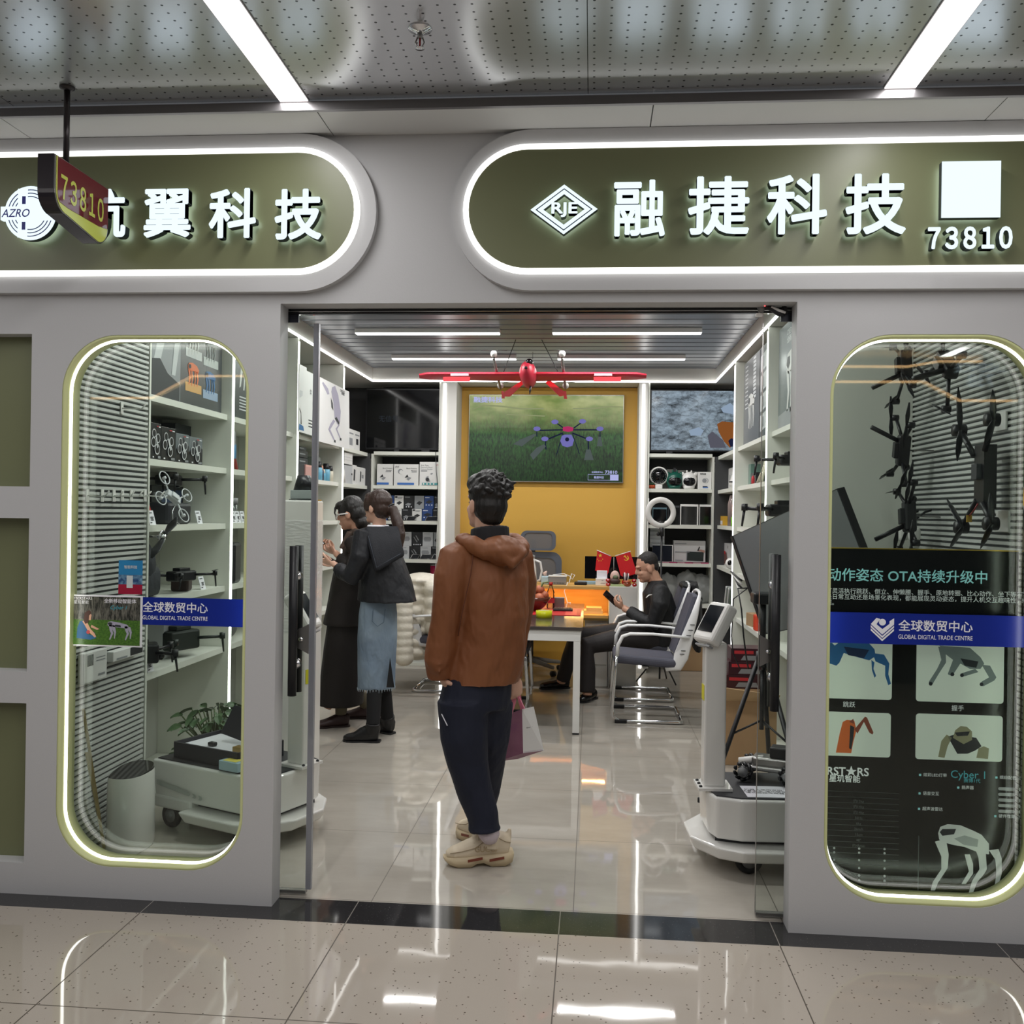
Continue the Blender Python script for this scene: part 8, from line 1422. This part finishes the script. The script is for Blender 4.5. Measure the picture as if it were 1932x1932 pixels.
t1, h1 = PZ(644, 1401), PZ(714, 1403); t1.y += .04; h1.y += .04; bo = cloth(wb, 'ankle_boot', m_boot, lambda mb: (shoe(mb, t1, h1, .13, .09, None, .055), mb.tube([h1+(t1-h1)*.2+Z1*.06, a1+Z1*.02], [.046, .05], 14)), .006, 3, .001); sole(wb, t1, h1+ (h1-t1)*.02, .088, .012, m_black, 'sole', bo)
h2 = PZ(740, 1388)+Vector((0, .04, 0)); t2 = h2+Fb*.25; bo = cloth(wb, 'ankle_boot', m_boot, lambda mb: (shoe(mb, t2, h2, .13, .09, None, .055), mb.tube([h2+(t2-h2)*.2+Z1*.06, a2+Z1*.02], [.046, .05], 14)), .006, 3, .001); sole(wb, t2, h2, .088, .012, m_black, 'sole', bo)
def hair_b(mb):
    S, F, U, R = basis(Fb, Z1); e = lambda f, u, r, sd=0.0: mb.ell(Hb+F*f+U*u+S*sd, r, R)
    e(-.020, .032, (.081, .094, .092)); e(-.05, -.01, (.074, .062, .075)); e(.045, .062, (.066, .05, .04)); e(-.04, -.05, (.055, .045, .04)); e(.035, .015, (.012, .035, .05), .068); e(.035, .015, (.012, .035, .05), -.068)
    mb.tube([PW(733, 957, -.02), PW(741, 960, -.04), PW(750, 985, -.06), PW(755, 1010, -.08), PW(754, 1030, -.09), PW(750, 1042, -.09)], [.024, .034, .040, .036, .026, .008], 14)
cloth(wb, 'hair', m_hairn, hair_b, .0055, 2, .003, 30); MB().use(m_black, True).torus(PW(736, 955, -.03), .026, .008, PW(745, 975)-PW(733, 955), 18, 8).build('hair_tie', None, wb)
# ---- woman with white glasses
YA = 3.12; PA = lambda x, y, d=0.0: PY(x, y, YA+d); Fa = Vector((-.97, .12, 0)).normalized(); La = Vector((-Fa.y, Fa.x, 0)); Ua = (Z1+Fa*.25).normalized(); Fh = (Fa-Z1*.22).normalized()
wa = thing('person', 'person with white glasses in dark coat and long dark skirt, looking at a phone', 'person', PZ(640, 1365))
Ha = PA(661, 968); na = PA(682, 1010); ha = PA(668, 1160)
mb = MB(); head(mb, Ha, Fh, Ua, .93, na-Z1*.01, .045); etube(mb, [na-Z1*.02, na-Z1*.08, na.lerp(ha, .5), ha], [(.08, .05), (.12, .07), (.10, .07), (.11, .08)], Fa)
s1, s2 = na+La*.15-Z1*.045, na-La*.15-Z1*.045; e1, w1 = PA(664, 1075, -.16), PA(633, 1044, -.07); e2, w2 = PA(668, 1070, .2), PA(632, 1042, .06)
for s_, e_, w_ in ((s1, e1, w1), (s2, e2, w2)): mb.tube([na-Z1*.06, s_, e_, w_], [.04, .04, .032, .022], 10)
hand(mb, w1, (-.85, .2, .42), (.2, .4, .7), .75, .95, -1); hand(mb, w2, (-.85, -.15, .42), (.2, -.4, .7), .75, .95, 1)
ka, aa, kb, ab = PA(645, 1280, -.08), PA(616, 1335, -.08), PA(660, 1275, .16), PA(668, 1330, .18)
for s_, k_, a_ in ((1, ka, aa), (-1, kb, ab)): mb.tube([ha, ha+La*.05*s_-Z1*.03, k_, a_], [.07, .06, .045, .036], 12)
remesh(mb, 'body', .0055, 3, wa, m_skin); face_bits(wa, Ha, Fh, Ua, .93)
m_dco = M('coat_espresso', '#241f1d', .75, bump=(90, .25)); m_lsk = M('skirt_dark', '#1b1614', .8, bump=(120, .2)); m_bsh = M('shoe_maroon', '#33201f', .5)
def ca(mb):
    etube(mb, [na+Z1*.01, na-Z1*.04, na-Z1*.10, PA(666, 1080), PA(660, 1130), PA(652, 1178)], [(.062, .055), (.13, .085), (.16, .115), (.165, .135), (.17, .15), (.175, .16)], Fa, 26)
    mb.tube([na+La*.03-Z1*.05, na+La*.10-Z1*.045, s1, PA(676, 1045, -.17), e1, PA(650, 1060, -.12), PA(641, 1052, -.09)], [.04, .055, .07, .068, .062, .052, .04], 14); mb.tube([na-La*.03-Z1*.05, na-La*.10-Z1*.045, s2, PA(680, 1045, .18), e2, PA(642, 1052, .08)], [.04, .055, .066, .06, .058, .04], 14)
cloth(wa, 'coat', m_dco, ca, .009, 4, .005, 9); cloth(wa, 'long_skirt', m_lsk, lambda mb: etube(mb, [PA(655, 1160), PA(650, 1220), PA(646, 1280), PA(643, 1328)], [(.15, .13), (.165, .145), (.18, .155), (.185, .16)], Fa, 28), .009, 3, .004, 8)
cloth(wa, 'scarf', M('scarf_taupe', '#5b4d45', .85, bump=(120, .3)), lambda mb: (mb.tube([na+Fa*.06+Z1*.03, na+La*.085+Z1*.02, na-Fa*.075+Z1*.01], [.028, .03, .03], 10), mb.tube([na-Fa*.075+Z1*.01, na-La*.085+Z1*.02, na+Fa*.07+Z1*.03], [.03, .03, .028], 10), mb.tube([na+Fa*.07+La*.03+Z1*.02, na+Fa*.13+La*.05-Z1*.10], [.03, .022], 10)), .007, 3, .003, 20)
tA, hA = PZ(590, 1376)+Vector((0, .04, 0)), PZ(626, 1374)+Vector((0, .04, 0)); hA = tA+(hA-tA).normalized()*.25; hA = Vector((hA.x, hA.y, 0)); u = cloth(wa, 'shoe', m_bsh, lambda mb: shoe(mb, tA, hA, .11, .095, None, .055), .006, 3, .001); sole(wa, tA, hA, .09, .012, M('sole_brown', '#241613', .6), 'sole', u)
tB, hB = PZ(640, 1357)+Vector((0, .04, 0)), None; hB = tB+Vector((.25, .03, 0)); u = cloth(wa, 'shoe', m_bsh, lambda mb: shoe(mb, tB, hB, .11, .095, None, .055), .006, 3, .001); sole(wa, tB, hB, .09, .012, M('sole_brown'), 'sole', u)
cloth(wa, 'stockings', M('stocking_olive', '#5a5342', .85), lambda mb: (mb.tube([ka, hA+(tA-hA)*.25+Z1*.09], [.055, .042], 12), mb.tube([kb, hB+(tB-hB)*.25+Z1*.09], [.055, .042], 12)), .009, 3, .0)
def hair_a(mb):
    S, F, U, R = basis(Fh, Ua); e = lambda f, u, r, sd=0.0: mb.ell(Ha+F*f+U*u+S*sd, r, R)
    e(-.02, .034, (.082, .094, .093)); e(-.06, -.02, (.078, .06, .085)); e(.05, .065, (.066, .05, .035)); e(-.075, -.085, (.07, .05, .06)); e(.035, .03, (.010, .03, .045), .066); e(.035, .03, (.010, .03, .045), -.066)
    for k in (-1, 1): mb.tube([Ha+F*.085+U*.06+S*k*.045, Ha+F*.095+U*.02+S*k*.055, Ha+F*.09-U*.03+S*k*.058], [.010, .006, .002], 8)
cloth(wa, 'hair', m_hairb, hair_a, .0055, 2, .003, 30)
S, F, U, R = basis(Fh, Ua); g = wa; mb = MB().use(m_wht, True)
for k in (-1, 1): mb.torus(Ha+F*.100-U*.006+S*k*.032, .022, .0032, F+S*k*.15, 20, 6); mb.tube([Ha+F*.094-U*.002+S*k*.055, Ha+F*.05+U*.0+S*k*.078, Ha-F*.012-U*.004+S*k*.080], [(.0022, .0055)]*3, 6, up=Ua)
mb.tube([Ha+F*.104+S*.011, Ha+F*.106+U*.004, Ha+F*.104-S*.011], .003, 6); mb.build('glasses', None, wa)
# phone in her hands
t = thing('phone', 'black phone held in the hands of the two people at left wall', 'phone', PA(618, 1052)); mb = MB().use(m_blackg).box((-.075, -.038, -.005), (.075, .038, .005), .004, Matrix.Rotation(-.35, 3, 'Z') @ Matrix.Rotation(.42, 3, 'Y'), PY(618, 1053, 2.93)); mb.build('case', None, t); MB().use(m_grey).box((-.02, -.012, -.001), (.02, .012, .001), .0, Matrix.Rotation(-.35, 3, 'Z') @ Matrix.Rotation(.42, 3, 'Y'), PY(618, 1053, 2.93)-Vector((0, 0, .0062))).build('camera_plate', None, t)
tag(MB().use(m_blackg).box((-.04, -.02, -.005), (.04, .02, .005), .004, Matrix.Rotation(.5, 3, 'Y'), PY(604, 1021, 3.02)).build('small_gadget'), 'small dark gadget held above the phone by glasses wearing person', 'gadget')
# ---- seated man
YS = 4.55; PS = lambda x, y, d=0.0: PY(x, y, YS+d); Fs = Vector((-.99, -.10, 0)).normalized(); Ls = Vector((-Fs.y, Fs.x, 0)); Us = (Z1+Fs*.30).normalized(); Fhs = (Fs-Z1*.30).normalized()
ms = thing('person', 'person in black coat seated at meeting table, looking down at a phone', 'person', PZ(1110, 1325))
Hs = PS(1221, 1070); ns = PS(1240, 1102); hs = PS(1246, 1212)
mb = MB(); head(mb, Hs, Fhs, Us, 1.0, ns-Z1*.01, .055); etube(mb, [ns-Z1*.02, ns-Z1*.08, ns.lerp(hs, .5), hs], [(.09, .055), (.15, .09), (.13, .09), (.13, .08)], Fs)
s1, s2 = ns+Ls*.18-Z1*.06, ns-Ls*.18-Z1*.06; e1, w1 = PS(1232, 1176, -.24), PS(1176, 1148, -.10); e2, w2 = PS(1225, 1172, .22), PS(1176, 1146, .06)
for s_, e_, w_ in ((s1, e1, w1), (s2, e2, w2)): mb.tube([ns-Z1*.06, s_, e_, w_], [.045, .045, .036, .026], 10)
hand(mb, w1, (-.80, .25, .55), (.35, .45, .6), .8, 1.0, -1); hand(mb, w2, (-.80, -.2, .55), (.35, -.45, .6), .8, 1.0, 1)
k1, a1, k2, a2 = PS(1108, 1218, -.22), PS(1108, 1312, -.28), PS(1086, 1200, .14), PS(1058, 1288, .2)
for s_, k_, a_ in ((1, k1, a1), (-1, k2, a2)): mb.tube([hs+Z1*.02, hs+Ls*.08*s_+Z1*.01, k_, a_], [.075, .07, .055, .04], 12)
remesh(mb, 'body', .0055, 3, ms, m_skin); face_bits(ms, Hs, Fhs, Us, 1.0)
m_sblk = M('coat_black', '#0e0f13', .68, bump=(9, 1.0, (1, 1, .6), .03)); m_strs = M('trousers_brown', '#221d1e', .72, bump=(120, .2))
def cs(mb):
    etube(mb, [ns+Z1*.035, ns-Z1*.02, ns-Z1*.08, PS(1246, 1150), PS(1248, 1190), PS(1250, 1215)], [(.072, .066), (.13, .09), (.20, .125), (.195, .14), (.19, .145), (.18, .14)], Fs, 26)
    mb.tube([ns+Ls*.03-Z1*.05, ns+Ls*.12-Z1*.05, s1, PS(1245, 1140, -.25), e1, PS(1205, 1166, -.18), PS(1186, 1153, -.12)], [.05, .065, .083, .078, .07, .056, .045], 14); mb.tube([ns-Ls*.03-Z1*.05, ns-Ls*.12-Z1*.05, s2, PS(1240, 1138, .25), e2, PS(1188, 1152, .09)], [.05, .065, .08, .075, .066, .044], 14)
cloth(ms, 'coat', m_sblk, cs, .009, 4, .005, 9)
cloth(ms, 'trousers', m_strs, lambda mb: (mb.tube([PS(1248, 1206, -.06), PS(1180, 1204, -.15), k1, PS(1109, 1262, -.25), PS(1108, 1306, -.27)], [.105, .098, .082, .068, .066], 16), mb.tube([PS(1245, 1200, .08), PS(1160, 1195, .12), k2, PS(1072, 1245, .16), PS(1062, 1284, .19)], [.10, .092, .078, .064, .062], 16)), .009, 4, .004, 9)
for toe, heel in ((PZ(1094, 1329), PZ(1124, 1318)), (PZ(1017, 1302), PZ(1070, 1300))):
    toe = Vector((toe.x, toe.y+.04, 0)); heel = Vector((heel.x, heel.y+.04, 0)); heel = toe+(heel-toe).normalized()*.28; u = cloth(ms, 'shoe', M('shoe_leather', '#0c0c0e', .25), lambda mb: shoe(mb, toe, heel, .10, .10, None, .06), .006, 3, .001); sole(ms, toe, heel, .095, .014, m_black, 'sole', u)
def hair_s(mb):
    S, F, U, R = basis(Fhs, Us); e = lambda f, u, r, sd=0.0: mb.ell(Hs+F*f+U*u+S*sd, r, R)
    e(-.020, .048, (.077, .090, .084)); e(.012, .085, (.055, .05, .032)); e(-.06, .0, (.062, .042, .06))
cloth(ms, 'hair', M('hair_cropped', '#1d1917', .6, bump=(160, .5)), hair_s, .0055, 2, .002, 40)
MB().use(m_wht, True).tube([PS(1219, 1128, -.34), PS(1224, 1123, -.33), PS(1230, 1122, -.32)], [(.006, .003), (.008, .004), (.005, .003)], 8).build('pocket_square', None, ms)
t = thing('phone', 'black phone held by seated person in black coat', 'phone', PS(1152, 1128, -.03)); MB().use(m_blackg).box((-.0045, -.037, -.077), (.0045, .037, .077), .004, Matrix.Rotation(math.radians(-48), 3, 'Y') @ Matrix.Rotation(math.radians(-38), 3, 'Z'), PS(1153, 1129, -.02)).build('case', None, t); MB().use(m_grey).box((-.001, -.010, -.015), (.001, .010, .015), 0, Matrix.Rotation(math.radians(-48), 3, 'Y') @ Matrix.Rotation(math.radians(-38), 3, 'Z'), PS(1153, 1129, -.02)+Matrix.Rotation(math.radians(-48), 3, 'Y') @ Matrix.Rotation(math.radians(-38), 3, 'Z') @ Vector((-.0055, .015, .05))).build('camera_plate', None, t)
# dark coat over his chair back
mb = MB(); mb.tube([(.86, 4.62, .98), (.89, 4.62, .80), (.90, 4.62, .55), (.91, 4.62, .40)], [(.04, .25), (.05, .25), (.045, .23), (.03, .2)], 16, up=Vector((0, 1, 0))); mb.ell((.80, 4.62, .955), (.05, .22, .03))
remesh(mb, 'draped_coat', .012, 3, None, m_sblk, .008, 9, label='black coat hanging over the back of the chair of seated person', cat='coat')
